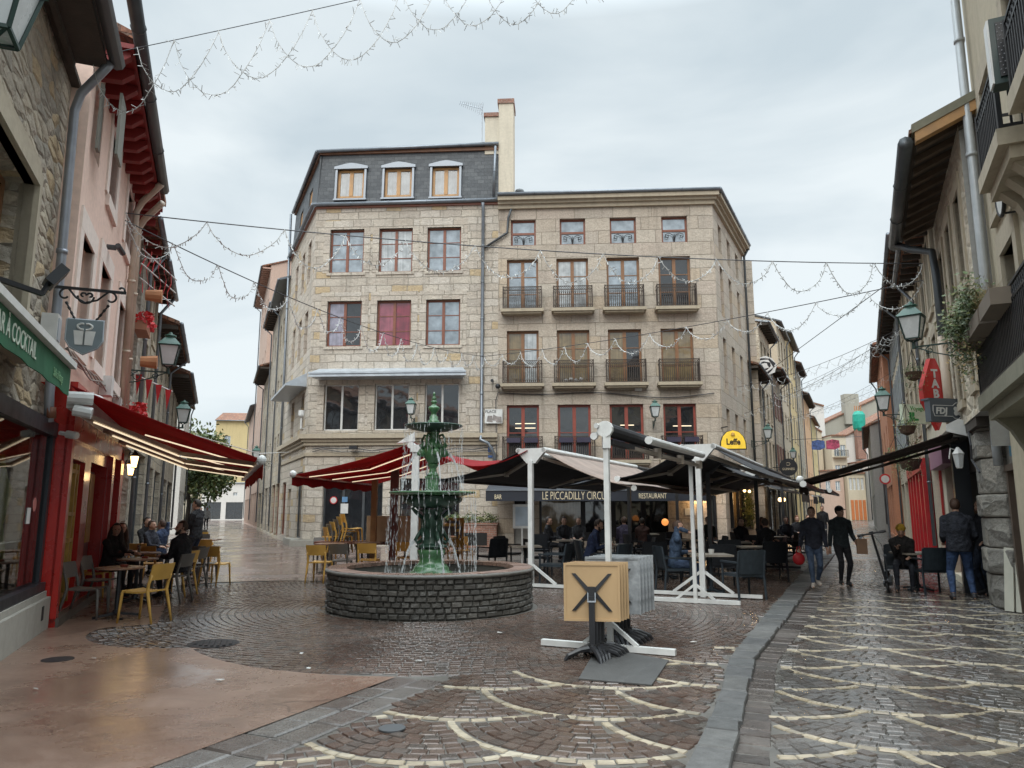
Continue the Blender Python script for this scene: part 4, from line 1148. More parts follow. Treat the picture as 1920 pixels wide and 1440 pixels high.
slant('far_house', 'grey rendered house with pale blue awning at the lane end', 50.3, 57, 105.5, [(50.3, 6.9), (57, 6.9)], m_greyp, [(.5 + 1.3 * k, 1.1 + 1.3 * k, 4.0, 5.6) for k in range(5)] + [(.6, 1.2, .2, 2.0), (2.4, 3.0, .2, 2.0)])
q = MB(); q.prism([(50.3, 105.4, 3.4), (54.5, 105.4, 3.4), (54.5, 104.0, 3.0), (50.3, 104.0, 3.0)], (0, 0, .1)); tag(q.build('blue_awning', M('pale_blue_awning', (.25, .42, .55), .6)), 'pale blue shop awning on the grey house at the lane end', 'awning')
slant('far_house', 'white tall house behind the ochre houses on the left of the lane', 48.6, 52.2, 124, [(48.6, 19.6), (52.2, 18.6)], m_white, [(2.2, 2.9, 13, 14.6), (2.2, 2.9, 9.6, 11.2)])
slant('far_house', 'beige gabled house with small attic holes in the far lane', 42.6, 47.4, 114, [(42.6, 14.6), (45.0, 14.8), (47.4, 13.2)], m_cream, [(1.4, 1.75, 12.2, 12.5), (2.4, 2.75, 12.2, 12.5)])
q = MB(); q.box((57.2, 127, 16), (59.6, 128.6, 21.2)); tag(q.build('far_chimney', m_drab), 'broad drab chimney on the skyline gable', 'chimney')
wc = thing('wrapped_chimney', 'chimney wrapped in turquoise sheeting above the white gabled house', 'chimney', (52.1, 111.6, 13))
m = MB(); m.box((51.5, 111.2, 9), (52.7, 112.1, 13.6)); m.build('shaft', m_brickred, wc)
m = MB(); m.lathe([(.6, 13.2), (.85, 13.6), (.95, 14.6), (.9, 15.6), (.6, 16.1), (.2, 16.2)], 9, (52.1, 111.6, 0), lob=lambda a, z: .09 * math.sin(3 * a + z)); m.build('sheeting', M('turquoise_sheet', (.01, .30, .22), .5, 0, .2, 2), wc)
for k in range(4):
    m = MB(); m.lathe([(.09, 16.1), (.08, 17.0)], 6, (51.65 + .3 * k, 111.6, 0)); m.build('chimney_pot', M('terracotta', (.42, .19, .09), .7), wc)

# street on the left, right-hand row beyond the corner house
CL2 = Fr((CL(8.2, 0).x, CL(8.2, 0).y), (DL.x, DL.y), (-.931, -.365))
house('row_house', 'grey-brown stone house with white eave box behind the corner house', CL2, 0, 6.5, 14.6, m_stone_g, m_zinc, 3, 3, ov=.75, ground=3.4, winm=m_redwood, gm=m_redwood)
house('row_house', 'weathered stone house with double cornice in the left street', CL2, 6.6, 14, 15.0, m_rubG, m_tile, 3, 3, ov=.8, eave=m_darkwood, ground=3.4)
house('row_house', 'small house with steep brown eave in the left street', CL2, 14.1, 22, 12.2, m_stone_g, m_tile, 3, 3, ov=1.0, eave=m_darkwood, ground=3.2)
house('row_house', 'dusty pink house with pink cornice standing above its neighbours', CL2, 22.1, 36, 22.3, m_pinkD, m_tile, 4, 4, ov=.9, ground=3.4, eave=M('pink_bracket', (.45, .28, .22), .7))
house('row_house', 'grey roofed house lower down the left street', CL2, 36.1, 52, 12, m_pinkD, m_slate, 4, 3, ov=.6)
# left-hand row beyond the red bar
house('row_house', 'stone house hung with red ribbons and flower boxes left of the street', LW, 6.3, 9.2, 8.35, m_rubG, m_tile, 1, 2, o=.25, ov=.5, eave=M('red_eave_wood', (.20, .014, .012), .6, 0, .2, 4), ground=3.4, gm=m_redpaint)
house('row_house', 'grey stone house with long rafter eave in the left row', LW, 9.3, 13.3, 8.3, m_stone_g, m_tile, 2, 2, o=.25, ov=.55, eave=m_darkwood, ground=3.5, surround_mat=m_limest)
house('row_house', 'lower stone house with dark tiled eave in the left row', LW, 13.4, 20, 7.6, m_stone_g, m_tile, 3, 2, o=.25, ov=.8, eave=m_darkwood, ground=3.3)
house('row_house', 'last house of the left row with ragged dark eave', LW, 20.1, 29, 7.2, m_rubG, m_tile, 3, 2, o=.25, ov=1.0, eave=m_darkwood, ground=3.2)
house('row_house', 'pale cut-off house with chimney beyond the left row', LW, 43, 52, 9.5, m_white, m_tile, 2, 2, ov=.3, ground=3.2)
house('far_house', 'pale yellow house with flower terrace at the end of the left street', FRN(-47, 118, 8), 0, 7.5, 15.6, m_yellow, m_tile, 2, 2, ov=.5, winsrows=[8, 11.4])
h_ = house('far_house', 'white corner building with dark shop door at the end of the left street', FRN(-46.0, 112, 6), 0, 9.5, 5.4, m_white, m_zinc, 1, 1, ov=.1, rise=.2, winsrows=[3.6], wsize=(.6, .5))
house('far_house', 'cream house far down the left street behind the cap of trees', FRN(-62, 126, 10), 0, 14, 8.5, m_creamL, m_tile, 4, 1, ov=.4)
def tree(label, x, y, h, rc, n=2600, seed=1, name='tree', leaf=.16, lo=.35):
    t = thing(name, label, 'tree', (x, y, 0)); q = random.Random(seed)
    m = MB()
    m.tube([(x, y, 0), (x + .1, y, h * .3), (x - .1, y + .1, h * .55), (x, y, h * .8)], [.22, .18, .12, .05], 8)
    ends = []
    for k in range(9):
        a = q.uniform(0, 6.28); b = Vector((x, y, h * q.uniform(lo, .7))); e = Vector((x + math.cos(a) * rc * q.uniform(.5, .9), y + math.sin(a) * rc * q.uniform(.5, .9), h * q.uniform(lo + .15, .95)))
        m.tube([b, b.lerp(e, .5) + Vector((0, 0, .3)), e], [.08, .05, .02], 5); ends.append(e)
    m.build('trunk', m_darkwood, t)
    cl_ = [(e, rc * q.uniform(.28, .5)) for e in ends] + [(Vector((x + q.uniform(-.5, .5) * rc, y + q.uniform(-.5, .5) * rc, h * q.uniform(lo + .15, .95))), rc * q.uniform(.3, .5)) for _ in range(10)]
    m = MB()
    for _ in range(n):
        c, r_ = q.choice(cl_); d = Vector((q.gauss(0, 1), q.gauss(0, 1), q.gauss(0, .8))); d = d.normalized() * r_ * (q.random() ** .4)
        p = c + d; u = Vector((q.gauss(0, 1), q.gauss(0, 1), q.gauss(0, 1))).normalized(); v = u.orthogonal().normalized(); s = leaf * q.uniform(.6, 1.3)
        m.poly([p - u * s, p + v * s * .45, p + u * s, p - v * s * .45], 0 if q.random() < .7 else 1)
    m.build('crown', [m_leaf, m_leafy], t, uvw=False)
    return t
tree('dark leafy tree at the end of the left street under the red awning', -26.6, 62, 6.4, 3.4, 5200, 2, leaf=.2, lo=.3)
tree('taller sparse tree showing above the red awning in the left street', -29.5, 70, 9.6, 3.4, 2600, 5, leaf=.22)
tree('bushy tree beside the pale cut-off house', -35, 78, 8.8, 3.2, 2400, 8, leaf=.24)
def clear_glass(name):
    b = NB(name); tr = b.add('ShaderNodeBsdfTransparent'); tr.inputs[0].default_value = (.75, .78, .78, 1); gl_ = b.add('ShaderNodeBsdfGlossy'); gl_.inputs['Roughness'].default_value = .02
    fn = b.add('ShaderNodeFresnel'); fn.inputs['IOR'].default_value = 1.6; mx = b.add('ShaderNodeMixShader')
    b.link(fn.outputs[0], mx.inputs[0]); b.link(tr.outputs[0], mx.inputs[1]); b.link(gl_.outputs[0], mx.inputs[2]); b.link(mx.outputs[0], b.out.inputs[0]); return b.m
# ------------------------------------------------------------------ near left: rubble house with the shop window
l1 = thing('rubble_house', 'brown rubble stone house with shop window at the left edge', 'building', LW(-4, 0))
E1 = -.5; ZE = 7.62
mb = MB(); wall(mb, LW, -9.5, E1, 0, ZE, [(-4.3, -2.35, 3.55, 5.35), (-9, -7, 3.55, 5.35), (-8.6, -.75, .5, 2.62)], .55)
wall(mb, LW, E1, .12, 0, 3.3)
P = [LW(E1, 0), LW(E1, 0, -8), LW(E1, ZE, -8), LW(E1, ZE, 0)]; mb.poly(P)
mb.build('wall', m_rubL, l1)
for a, b in ((-4.3, -2.35), (-9, -7)):
    mb = MB()
    for o, w_ in ((.05, .42), (.10, .28), (.16, .12)):
        fbox(mb, LW, b, b + w_, 3.5, 5.4 + w_, -.05, o); fbox(mb, LW, a - w_, a, 3.5, 5.4 + w_, -.05, o); fbox(mb, LW, a, b, 5.352, 5.4 + w_, -.05, o)
    fbox(mb, LW, a - .5, b + .5, 3.3, 3.5, -.05, .2)
    mb.build('window_surround', m_limest, l1)
for a, b in ((-4.3, -2.35), (-9, -7)): window(l1, LW, a, b, 3.55, 5.35, m_brownwin, m_pane, -.25, 2, 2, .09)
mb = MB(); fbox(mb, LW, -9.5, .16, 0, .42, -.05, .27); fbox(mb, LW, -9.5, .1, .42, .5, -.05, .22); 
mb.build('plinth', m_conc, l1)
q = MB(); fbox(q, LW, -.4, -.28, .16, .34, .262, .275); q.build('vent_hole', m_dark, l1)
mb = MB()
fbox(mb, LW, -8.7, .1, 2.6, 2.8, -.1, .16); fbox(mb, LW, -8.6, .08, .5, .62, -.1, .2); fbox(mb, LW, -.6, -.05, .62, 2.6, .0, .02)
for s in (-8.6, -4.8, -.05): fbox(mb, LW, s, s + .15, .62, 2.6, -.12, .14)
f = mb.build('shopfront', M('dark_steel_frame', (.03, .033, .04), .4, .3), l1)
g = MB(); fpoly(g, LW, [(-8.5, .6, .1), (-.02, .6, .1), (-.02, 2.62, .1), (-8.5, 2.62, .1)]); g.build('pane', clear_glass('shop_glass'), f)
q = MB(); fbox(q, LW, -1.0, -.82, 1.42, 1.62, .104, .11); q.build('notice', m_whitef, f)
q = MB(); q.prism([LW(-.62 + .09 * math.cos(a), 1.66 + .09 * math.sin(a), .104) for a in [i * math.pi / 8 for i in range(16)]], LW.n * .005); q.build('sticker', M('pink_sticker', (.55, .2, .18), .5), f)
# things shown in the window
q = MB(); fbox(q, LW, -8.5, -.76, .5, .56, -.54, -.01); tag(q.build('display_shelf', m_darkwood), 'low dark display shelf inside the shop window at the left edge', 'shelf')
def garment(s, z0, z1, w, mat, lab, cat, name, seed):
    qq = random.Random(seed); m = MB(); pts = [LW(s + .03 * qq.gauss(0, 1), z0 + (z1 - z0) * i / 6, -.12 + .02 * qq.gauss(0, 1)) for i in range(7)]
    m.tube(pts, [(w * qq.uniform(.6, 1.1), .06) for _ in pts[:-1]] + [(w * .3, .03)], 9); tag(m.build(name, mat, smooth=True), lab, cat)
garment(-1.55, 1.0, 2.25, .16, M('lime_scarf', (.34, .36, .08), .8, 0, .3, 8), 'long lime green scarf hanging in the shop window', 'scarf', 'scarf', 1)
garment(-2.5, .7, 2.0, .2, M('olive_garment', (.16, .15, .07), .8, 0, .3, 8), 'olive garment hanging in the shop window left of the scarf', 'garment', 'garment', 2)
garment(-1.05, .95, 1.75, .2, M('tan_bag', (.30, .20, .12), .7, 0, .3, 8), 'tan handbag hanging at the right end of the shop window', 'handbag', 'handbag', 3)
garment(-1.2, .6, 1.1, .04, m_whitef, 'white bead chain hanging under the tan handbag in the shop window', 'chain', 'bead_chain', 4)
# eave of dark boards with gutter
mb = MB(); fbox(mb, LW, -9.5, E1 - .7, ZE, ZE + .07, -.3, .55); fbox(mb, LW, -9.5, E1 - .7, ZE + .072, ZE + .3, .42, .5); fbox(mb, LW, -9.5, E1 - .7, ZE - .1, ZE - .002, .1, .16)
fbox(mb, LW, E1 - .7, E1, ZE, ZE + .07, -.3, .12)
mb.build('soffit', m_darkwood, l1)
mb = MB(); mb.prism([LW(-9.5, ZE + .3, .6), LW(E1 - .6, ZE + .3, .6), LW(E1 - .6, ZE + 2, -4), LW(-9.5, ZE + 2, -4)], (0, 0, .12)); mb.build('roof', m_tile, l1)
gutter(l1, LW(-9.5, ZE + .1, .66), LW(E1 - .7, ZE + .1, .66), m_zincd, .1)
pipe(l1, [LW(-1.3, ZE + .05, .6), LW(-1.2, ZE - .12, .45), LW(-1.0, ZE - .33, .22), LW(-.98, ZE - .6, .16), LW(-.6, 3.1, .14), LW(-.56, 2.75, .16)], M('grey_pipe', (.30, .32, .36), .35, .4), .06)
pipe(l1, [LW(-.57, 2.95, .16), LW(-.56, 2.8, .17)], M('brown_pipe_foot', (.16, .06, .03), .6), .072)
# cable bundle over the valance
mb = MB()
for k in range(5):
    mb.tube([LW(-9 + i * .5, 3.62 - .03 * k + .05 * math.sin(i * 1.1 + k), .12 + .03 * (k % 3)) for i in range(17)], .02, 5)
mb.build('cable_bundle', m_cable, l1)
# green valance
gv = thing('green_awning', 'green awning valance with white lettering on the rubble house', 'awning', LW(-5, 3.2, .5))
m_gcloth = cloth('green_awning_cloth', (.035, .15, .075), .2)
mb = MB()
n = 24
for i in range(n):
    s0 = -9 + 7.0 * i / n; s1 = -9 + 7.0 * (i + 1) / n; b0 = 2.93 + .012 * math.sin(i * 2.1); b1 = 2.93 + .012 * math.sin((i + 1) * 2.1)
    p = [LW(s0, b0, .6), LW(s1, b1, .6), LW(s1, 3.24, .6), LW(s0, 3.24, .6)]; mb.prism(p, LW.n * -.012)
mb.build('valance', m_gcloth, gv)
mb = MB(); fbox(mb, LW, -9, -2.0, 3.25, 3.32, .3, .66); mb.build('front_rail', m_whitef, gv)
mb = MB(); mb.prism([LW(-9, 3.33, .62), LW(-2, 3.33, .62), LW(-2, 3.5, .05), LW(-9, 3.5, .05)], (0, 0, .01)); mb.build('fabric', m_gcloth, gv)
m_lett = M('pale_lettering', (.55, .62, .52), .6)
text_mesh('BAR À COCKTAIL', .235, m_lett, gv, LW(-4.6, 3.09, .606), LW.d, (0, 0, 1), .82, .003)
text_mesh("Salle à l'étage", .14, M('faded_lettering', (.16, .32, .17), .6), gv, LW(-2.72, 3.05, .606), LW.d, (0, 0, 1), .7, .003)
# floodlight on the rubble wall
fl = thing('floodlight', 'black floodlight on an arm against the rubble wall', 'floodlight', LW(-3.0, 3.9))
mb = MB(); mb.bar(LW(-3.4, 3.92, .05), LW(-2.95, 3.9, .42), .05); mb.bar(LW(-2.95, 3.9, .42), LW(-2.85, 4.08, .46), .04); mb.build('arm', m_iron, fl)
mb = MB(); mb.obox(LW(-2.8, 4.14, .5), (.11, .32, .24), 0, M=Matrix.Rotation(LW.nang() + .3, 3, 'Z') @ Matrix.Rotation(R(35), 3, 'Y')); mb.build('lamp_head', m_black, fl)
# camera on the frame corner
def bullet_cam(fr, s, z, o, label, dz=-.05, da=.2):
    mb = MB(); a = fr(s, z, o); b = fr(s + da, z + dz, o + .22); mb.tube([a, a.lerp(b, .5)], .03, 6); mb.tube([a.lerp(b, .45), b], .055, 10); mb.tube([b, b + (b - a).normalized() * .02], .048, 10)
    return tag(mb.build('security_camera', m_whitef, smooth=False), label, 'camera')
bullet_cam(LW, .0, 2.66, .2, 'white bullet camera on the black shop window corner', -.04, -.1)

# ------------------------------------------------------------------ pink house above the red bar
class OffFr(Fr): pass
LP = Fr((LW(0, 0, .25).x, LW(0, 0, .25).y), (LW.d.x, LW.d.y), (LW.n.x, LW.n.y))
l2 = thing('pink_house', 'pink plastered house with red rafters above the red bar', 'building', LP(2.5, 0))
E2 = 6.2; Z2 = 8.42
wins = [(-.1, .9, 4.0, 5.6), (1.75, 2.85, 4.05, 5.75), (4.3, 5.2, 4.1, 5.75)]
ups = [(-.1, .7, 6.95, 7.95), (1.7, 2.6, 6.9, 8.1), (4.2, 5.0, 6.9, 8.1)]
mb = MB(); wall(mb, LP, E1, E2, 3.3, Z2, wins + ups, .3)
mb.poly([LP(E1, 3.3, -6), LP(E1, 3.3, 0), LP(E1, Z2, 0), LP(E1, Z2, -6)])
mb.build('wall', m_pink, l2)
for h in wins + ups[1:]: surround(l2, LP, h, m_pinktrim, .26, .03, .32, .2, .06)
for h in wins: window(l2, LP, *h, m_wood, m_pane_dark, -.26, 2, 1, .1)
window(l2, LP, *ups[1], m_redpaint, m_pane, -.26, 1, 1, .12); window(l2, LP, *ups[2], m_redpaint, m_pane, -.26, 1, 1, .12); window(l2, LP, *ups[0], m_whitef, m_pane, -.26, 1, 2, .06)
q = MB(); fbox(q, LP, -.16, .0, 6.9, 7.95, .06, .10); fbox(q, LP, .0, .5, 6.93, 7.93, .30, .34); q.build('shutter', M('grey_green_shutter', (.19, .19, .165), .6, 0, .1, 3), l2)
m_redeave = M('red_eave_wood', (.20, .014, .012), .6, 0, .2, 4)
mb = MB(); fbox(mb, LP, E1, E2, Z2 - .02, Z2 + .06, -.3, .5)
n = 14
mb.build('soffit', m_redeave, l2)
for k in range(n):
    s = E1 + .15 + (E2 - E1 - .3) * k / (n - 1)
    q = MB(); q.prism([LP(s - .07, Z2 - .03, -.02), LP(s - .07, Z2 - .03, .46), LP(s - .07, Z2 - .1, .46), LP(s - .07, Z2 - .24, .3), LP(s - .07, Z2 - .26, -.02)], LP.d * .14)
    q.build('rafter', m_redeave, l2)
mb = MB(); mb.prism([LP(E1, Z2 + .12, .56), LP(E2, Z2 + .12, .56), LP(E2, Z2 + 1.9, -4), LP(E1, Z2 + 1.9, -4)], (0, 0, .12)); mb.build('roof', m_tile, l2)
gutter(l2, LP(-3.0, Z2 + .04, .6), LP(E2 - 1.2, Z2 + .04, .6), m_zincd, .1)
m_cpipe = M('cream_pipe', (.52, .42, .33), .5, 0, .08, 3)
for s, dz in ((4.95, 0), (5.55, -.18)):
    pipe(l2, [LP(s - .5, Z2 - .05 + dz, .58), LP(s, Z2 - .3 + dz, .2), LP(s, Z2 - .55 + dz, .1), LP(s + .5, 3.4, .1)], m_cpipe, .07)
# ground floor red bar
rb = thing('red_bar_front', 'glossy red bar front with yellow lattice door under the red awning', 'shopfront', LP(2.5, 0))
mb = MB(); wall(mb, LP, .13, 6.0, 0, 3.42, [(.35, 1.9, .14, 2.35), (2.5, 4.5, .14, 2.4)], .45, .03, back=False)
fbox(mb, LP, .13, 6.05, 2.62, 3.42, .0, .10); fbox(mb, LP, 4.6, 4.9, 0, 2.62, .0, .12); fbox(mb, LP, 5.6, 6.05, 0, 2.62, .0, .16); fbox(mb, LP, .13, .3, 0, 2.62, .0, .10)
fpoly(mb, LP, [(.35, .14, -.42), (4.5, .14, -.42), (4.5, 2.4, -.42), (.35, 2.4, -.42)])
mb.poly([LP(.13, 0, -3), LP(.13, 0, .03), LP(.13, 3.42, .03), LP(.13, 3.42, -3)]); mb.poly([LP(6.0, 0, .03), LP(6.0, 0, -3), LP(6.0, 3.42, -3), LP(6.0, 3.42, .03)])
w_ = mb.build('wall', m_redpaint, rb)
m_gold = M('yellow_lattice', (.42, .24, .045), .5, 0, .2, 5)
q = MB()
for s in (.5, .72, .94, 1.3, 1.55): fbox(q, LP, s, s + .06, .2, 2.3, -.06, .0)
for z in (.3, 1.1, 1.5, 2.15): fbox(q, LP, .5, 1.6, z, z + .06, -.055, -.005)
q.build('door', m_gold, rb)
q = MB(); fpoly(q, LP, [(.36, .15, -.1), (1.9, .15, -.1), (1.9, 2.34, -.1), (.36, 2.34, -.1)]); q.build('door_glass', m_pane_dark, rb)
q = MB(); fbox(q, LP, 2.6, 4.4, .2, 2.3, -.2, -.16); q.build('door', M('dark_red_door', (.13, .008, .008), .4), rb)
q = MB(); fbox(q, LP, 3.7, 4.2, 1.0, 2.25, -.155, -.12); q.build('door_panel', m_gold, rb)
q = MB(); fbox(q, LP, .13, 6.0, 0, .12, -.4, .14); q.build('step', M('dark_step', (.09, .075, .065), .4, 0, .2, 5), rb)
# bundle of cables along the fascia top, boxes, air conditioner
ca = thing('wall_cables', 'bundle of pale cables sagging along the pink wall above the red awning', 'cables', LP(2, 3.5))
mb = MB()
for k in range(4): mb.tube([LP(-.8 + i * .45, 3.62 + .1 * math.exp(-i * .3) + .02 * i - .03 * k + .05 * math.sin(i * 1.3 + k * 2), .06 + .02 * k) for i in range(17)], .014, 5)
mb.build('cable', M('grey_cable', (.30, .27, .24), .6), ca)
q = MB(); fbox(q, LP, 2.75, 3.05, 3.6, 3.95, .01, .2); tag(q.build('junction_box', m_whitef), 'pale junction box low on the pink wall', 'box')
q = MB(); fbox(q, LP, 4.6, 4.8, 3.5, 3.8, .01, .16); tag(q.build('junction_box', M('grey_box', (.42, .42, .4), .5)), 'grey junction box beside the double cream pipes', 'box')
ac = thing('air_conditioner', 'pale air conditioner box on the pink wall beside the grey pipe', 'air conditioner', LP(-.3, 3.9, .2))
q = MB(); fbox(q, LW, -.98, -.72, 3.75, 4.15, .03, .22); q.build('casing', m_whitef, ac); q = MB(); fbox(q, LW, -.94, -.76, 3.8, 4.1, .222, .23); q.build('grille', m_zincl, ac)
bullet_cam(LP, .5, 3.3, .1, 'white bullet camera over the near end of the red awning')
for k, (s, z) in enumerate(((2.2, 6.15),)):
    q = MB(); q.tube([LP(s, z, 0), LP(s, z, .15)], .05, 8); q.tube([LP(s - .08, z + .02, .18), LP(s + .16, z - .04, .24)], .05, 8); tag(q.build('wall_fitting', m_zincd), 'small grey fitting on the pink wall between two window rows', 'fitting')
# hanging shield sign
sg = thing('shield_sign', 'grey shield sign with a white wrapped gift hanging from a scrolled bracket', 'sign', LP(-.2, 4.9))
SA = LP(-1.02, 4.5, -.1); SO = LP(-1.02, 4.5, .75)
nx = (SO - SA).normalized() * .68; up = Vector((0, 0, .68))
q = MB(); q.bar(SA, SO, .035, .035)
def curl(c, r0, r1, a0, a1, n=14): return [SA + nx * (c[0] + (r0 + (r1 - r0) * i / n) * math.cos(a0 + (a1 - a0) * i / n)) + up * (c[1] + (r0 + (r1 - r0) * i / n) * math.sin(a0 + (a1 - a0) * i / n)) for i in range(n + 1)]
for c, r0, r1, a0, a1 in (((.2, -.14), .13, .05, 1.4, 5.6), ((.98, -.14), .13, .05, 1.7, -2.5), ((1.16, .05), .07, .04, -1.57, 2.8), ((.55, -.14), .14, .14, 3.14, 6.28), ((.5, -.12), .06, .02, 0, 5), ((.62, -.12), .06, .02, 3.1, -2)):
    q.tube(curl(c, r0, r1, a0, a1), .014, 5)
q.tube([SA + nx * .25 - up * .02, SA + nx * .38 - up * .18, SA + nx * .55 - up * .27, SA + nx * .75 - up * .2, SA + nx * .93 - up * .02], .014, 5)
q.build('bracket', m_iron, sg)
q = MB()
for a, b in (((.22, -.28), (.40, -.62)), ((.96, -.28), (.76, -.62))):
    q = MB()
    for i in range(7):
        p0 = SA + nx * (a[0] + (b[0] - a[0]) * i / 7) + up * (a[1] + (b[1] - a[1]) * i / 7); p1 = SA + nx * (a[0] + (b[0] - a[0]) * (i + .95) / 7) + up * (a[1] + (b[1] - a[1]) * (i + .95) / 7)
        q.tube([p0, p1], .011 if i % 2 else .018, 5)
    q.build('chain', m_iron, sg)
sh = [(.28, -.62), (.90, -.62), (.90, -1.02), (.82, -1.16), (.59, -1.29), (.36, -1.16), (.28, -1.02)]
def on(x, z, o=0.0): return SA + nx * x + up * z - LP.d * o
q = MB(); q.prism([on(x, z, -.02) for x, z in sh], -LP.d * .04); bd = q.build('shield', M('slate_grey_sign', (.17, .21, .23), .5, 0, .1, 4), sg)
q = MB(); q.tube([on(x, z, .0) for x, z in sh] + [on(*sh[0])], .02, 5); q.build('rim', m_zincl, sg)
q = MB(); q.prism([on(x, z, .022) for x, z in ((.40, -.84), (.78, -.84), (.74, -1.12), (.44, -1.12))], -LP.d * .004); 
for sx in (-1, 1):
    pts = [on(.59 + sx * (.02 + .11 * math.sin(t) * (1 if t < 2 else .8)), -.82 + .11 * (1 - math.cos(t * 1.15)) * .55, .026) for t in [k * .35 for k in range(10)]]
    q.tube(pts, .014, 5)
q.build('gift_emblem', m_whitef, bd)
q = MB(); q.prism([on(x, z, .03) for x, z in ((.575, -.84), (.605, -.84), (.605, -1.12), (.575, -1.12))], -LP.d * .003); q.build('ribbon', M('grey_ribbon', (.1, .11, .11), .6), bd)

up = Vector((0, 0, 1))
# ------------------------------------------------------------------ red ribbons, flower boxes and pots on the third house
LR = LP
for k, (s, z, lab) in enumerate(((7.2, 5.7, 'red flower box high on the ribbon-hung stone house'), (7.0, 3.55, 'red flower boxes just above the far end of the red awning'))):
    t = thing('flower_box', lab, 'flower box', LR(s, z, .3)); 
    q = MB(); fbox(q, LR, s - .5, s + .5, z, z + .22, .05, .32); q.build('box', M('terracotta_box', (.33, .15, .09), .7), t)
    q = MB()
    for i in range(160):
        p = LR(s + rnd.uniform(-.52, .52), z + .2 + rnd.uniform(-.12, .25), .18 + rnd.uniform(-.12, .25)); u = Vector((rnd.gauss(0, 1), rnd.gauss(0, 1), rnd.gauss(0, 1))).normalized(); v = u.orthogonal().normalized(); a = rnd.uniform(.03, .07)
        q.poly([p - u * a, p + v * a, p + u * a, p - v * a])
    q.build('red_flowers', M('red_petals', (.5, .012, .015), .6, 0, .3, 8), t)
rib = thing('red_ribbons', 'red ribbons strung on white rods from the stone house', 'ribbon', LR(7.5, 7))
q = MB()
for k in range(3):
    z = 7.6 - k * .35; q.tube([LR(6.6, z, .1), LR(8.6, z - .1, .75)], .018, 5)
q.build('rod', m_whitef, rib)
q = MB()
for k in range(6):
    s = 6.7 + k * .28; pts = [LR(s + .05 * math.sin(t * 2), 7.7 - .22 * t, .12 + .1 * k + .05 * math.sin(t * 1.7 + k)) for t in range(6)]
    for a, b in zip(pts, pts[1:]): q.prism([a, a + LR.d * .16, b + LR.d * .16, b], LR.n * .006)
q.build('ribbon', M('red_ribbon_cloth', (.42, .012, .016), .7), rib)
rib2 = thing('red_pennants', 'white rod with drooping red pennants low on the stone house', 'ribbon', LR(7, 4.6))
q = MB(); q.tube([LR(6.8, 4.7, .05), LR(7.8, 4.45, .9)], .018, 5); q.build('rod', m_whitef, rib2)
q = MB()
for k in range(4):
    p = LR(6.9 + .25 * k, 4.68 - .07 * k, .15 + .2 * k); q.prism([p, p + LR.n * .14, p + LR.n * .06 - up * .5], LR.d * .006)
q.build('pennant', M('red_ribbon_cloth', (.42, .012, .016), .7), rib2)
for k, (s, z) in enumerate(((6.6, 6.5), (6.7, 4.95))):
    q = MB(); q.tube([LR(s, z, .25), LR(s, z, .6)], [.12, .16], 10); tag(q.build('terracotta_pot', M('terracotta', (.42, .19, .09), .7)), ['terracotta pot fixed sideways high beside the cream pipes', 'terracotta pot fixed sideways lower beside the cream pipes'][k], 'pot', 'pots on the stone house')

# ------------------------------------------------------------------ near right: house with the balconies
r1 = thing('cream_house', 'cream rendered house with balconies at the right edge', 'building', RW(-5, 0))
wr = [(-6.1, -5.1, 3.2, 5.0), (-6.1, -5.1, 5.55, 7.7), (-6.1, -5.1, 8.6, 10.6), (-8.4, -7.2, 5.55, 7.7), (-8.4, -7.2, 3.2, 5.0), (-3.9, -3.1, 5.6, 7.5), (-4.2, -3.3, 3.2, 5.0)]
mb = MB(); wall(mb, RW, -9.5, -2.25, 0, 12.5, wr, .35); mb.poly([RW(-2.25, 0, 0), RW(-2.25, 12.5, 0), RW(-2.25, 12.5, -8), RW(-2.25, 0, -8)])
mb.build('wall', plaster('stained_cream_render2', (.46, .40, .29), .45), r1)
for h in wr: surround(r1, RW, h, m_limest, .22, .05, .3, .1, .08)
for h in wr: window(r1, RW, *h, m_whitef, m_pane, -.28, 2, 2, .08)
mb = MB(); mb.prism([RW(-9.5, 12.5, .7), RW(-2.25, 12.5, .7), RW(-2.25, 14.5, -5), RW(-9.5, 14.5, -5)], (0, 0, .15)); mb.build('roof', m_tile, r1)
pipe(r1, [RW(-2.5, 12.5, .12), RW(-2.42, 5.0, .12), RW(-2.35, 3.7, .12)], M('pale_grey_pipe', (.40, .42, .43), .4, .2), .065)
def big_balcony(s0, s1, z, d, rh, mat, label=None):
    m = MB(); fbox(m, RW, s0 - .05, s1 + .05, z - .2, z - .02, -.02, d + .05); fbox(m, RW, s0, s1, z - .34, z - .202, -.02, d - .05)
    for s in [s0 + .2 + k * (s1 - s0 - .4) / 2 for k in range(3)]: m.prism([RW(s - .1, z - .342, 0), RW(s - .1, z - .342, d - .1), RW(s - .1, z - .5, d - .25), RW(s - .1, z - .85, 0)], RW.d * .2)
    b = m.build('balcony', mat, r1)
    r_ = put(railing_mesh(s1 - s0, rh, d, .09), RW, (s0 + s1) / 2, z, 0).build('railing', m_iron, b)
    return b
m_mossy = plaster('mossy_stone', (.22, .21, .155), .6, .4)
big_balcony(-9, -3.3, 3.1, .42, .8, m_mossy)
big_balcony(-6.25, -5.0, 5.5, .4, .72, m_limest)
big_balcony(-8.6, -7.0, 5.5, .4, .72, m_limest)
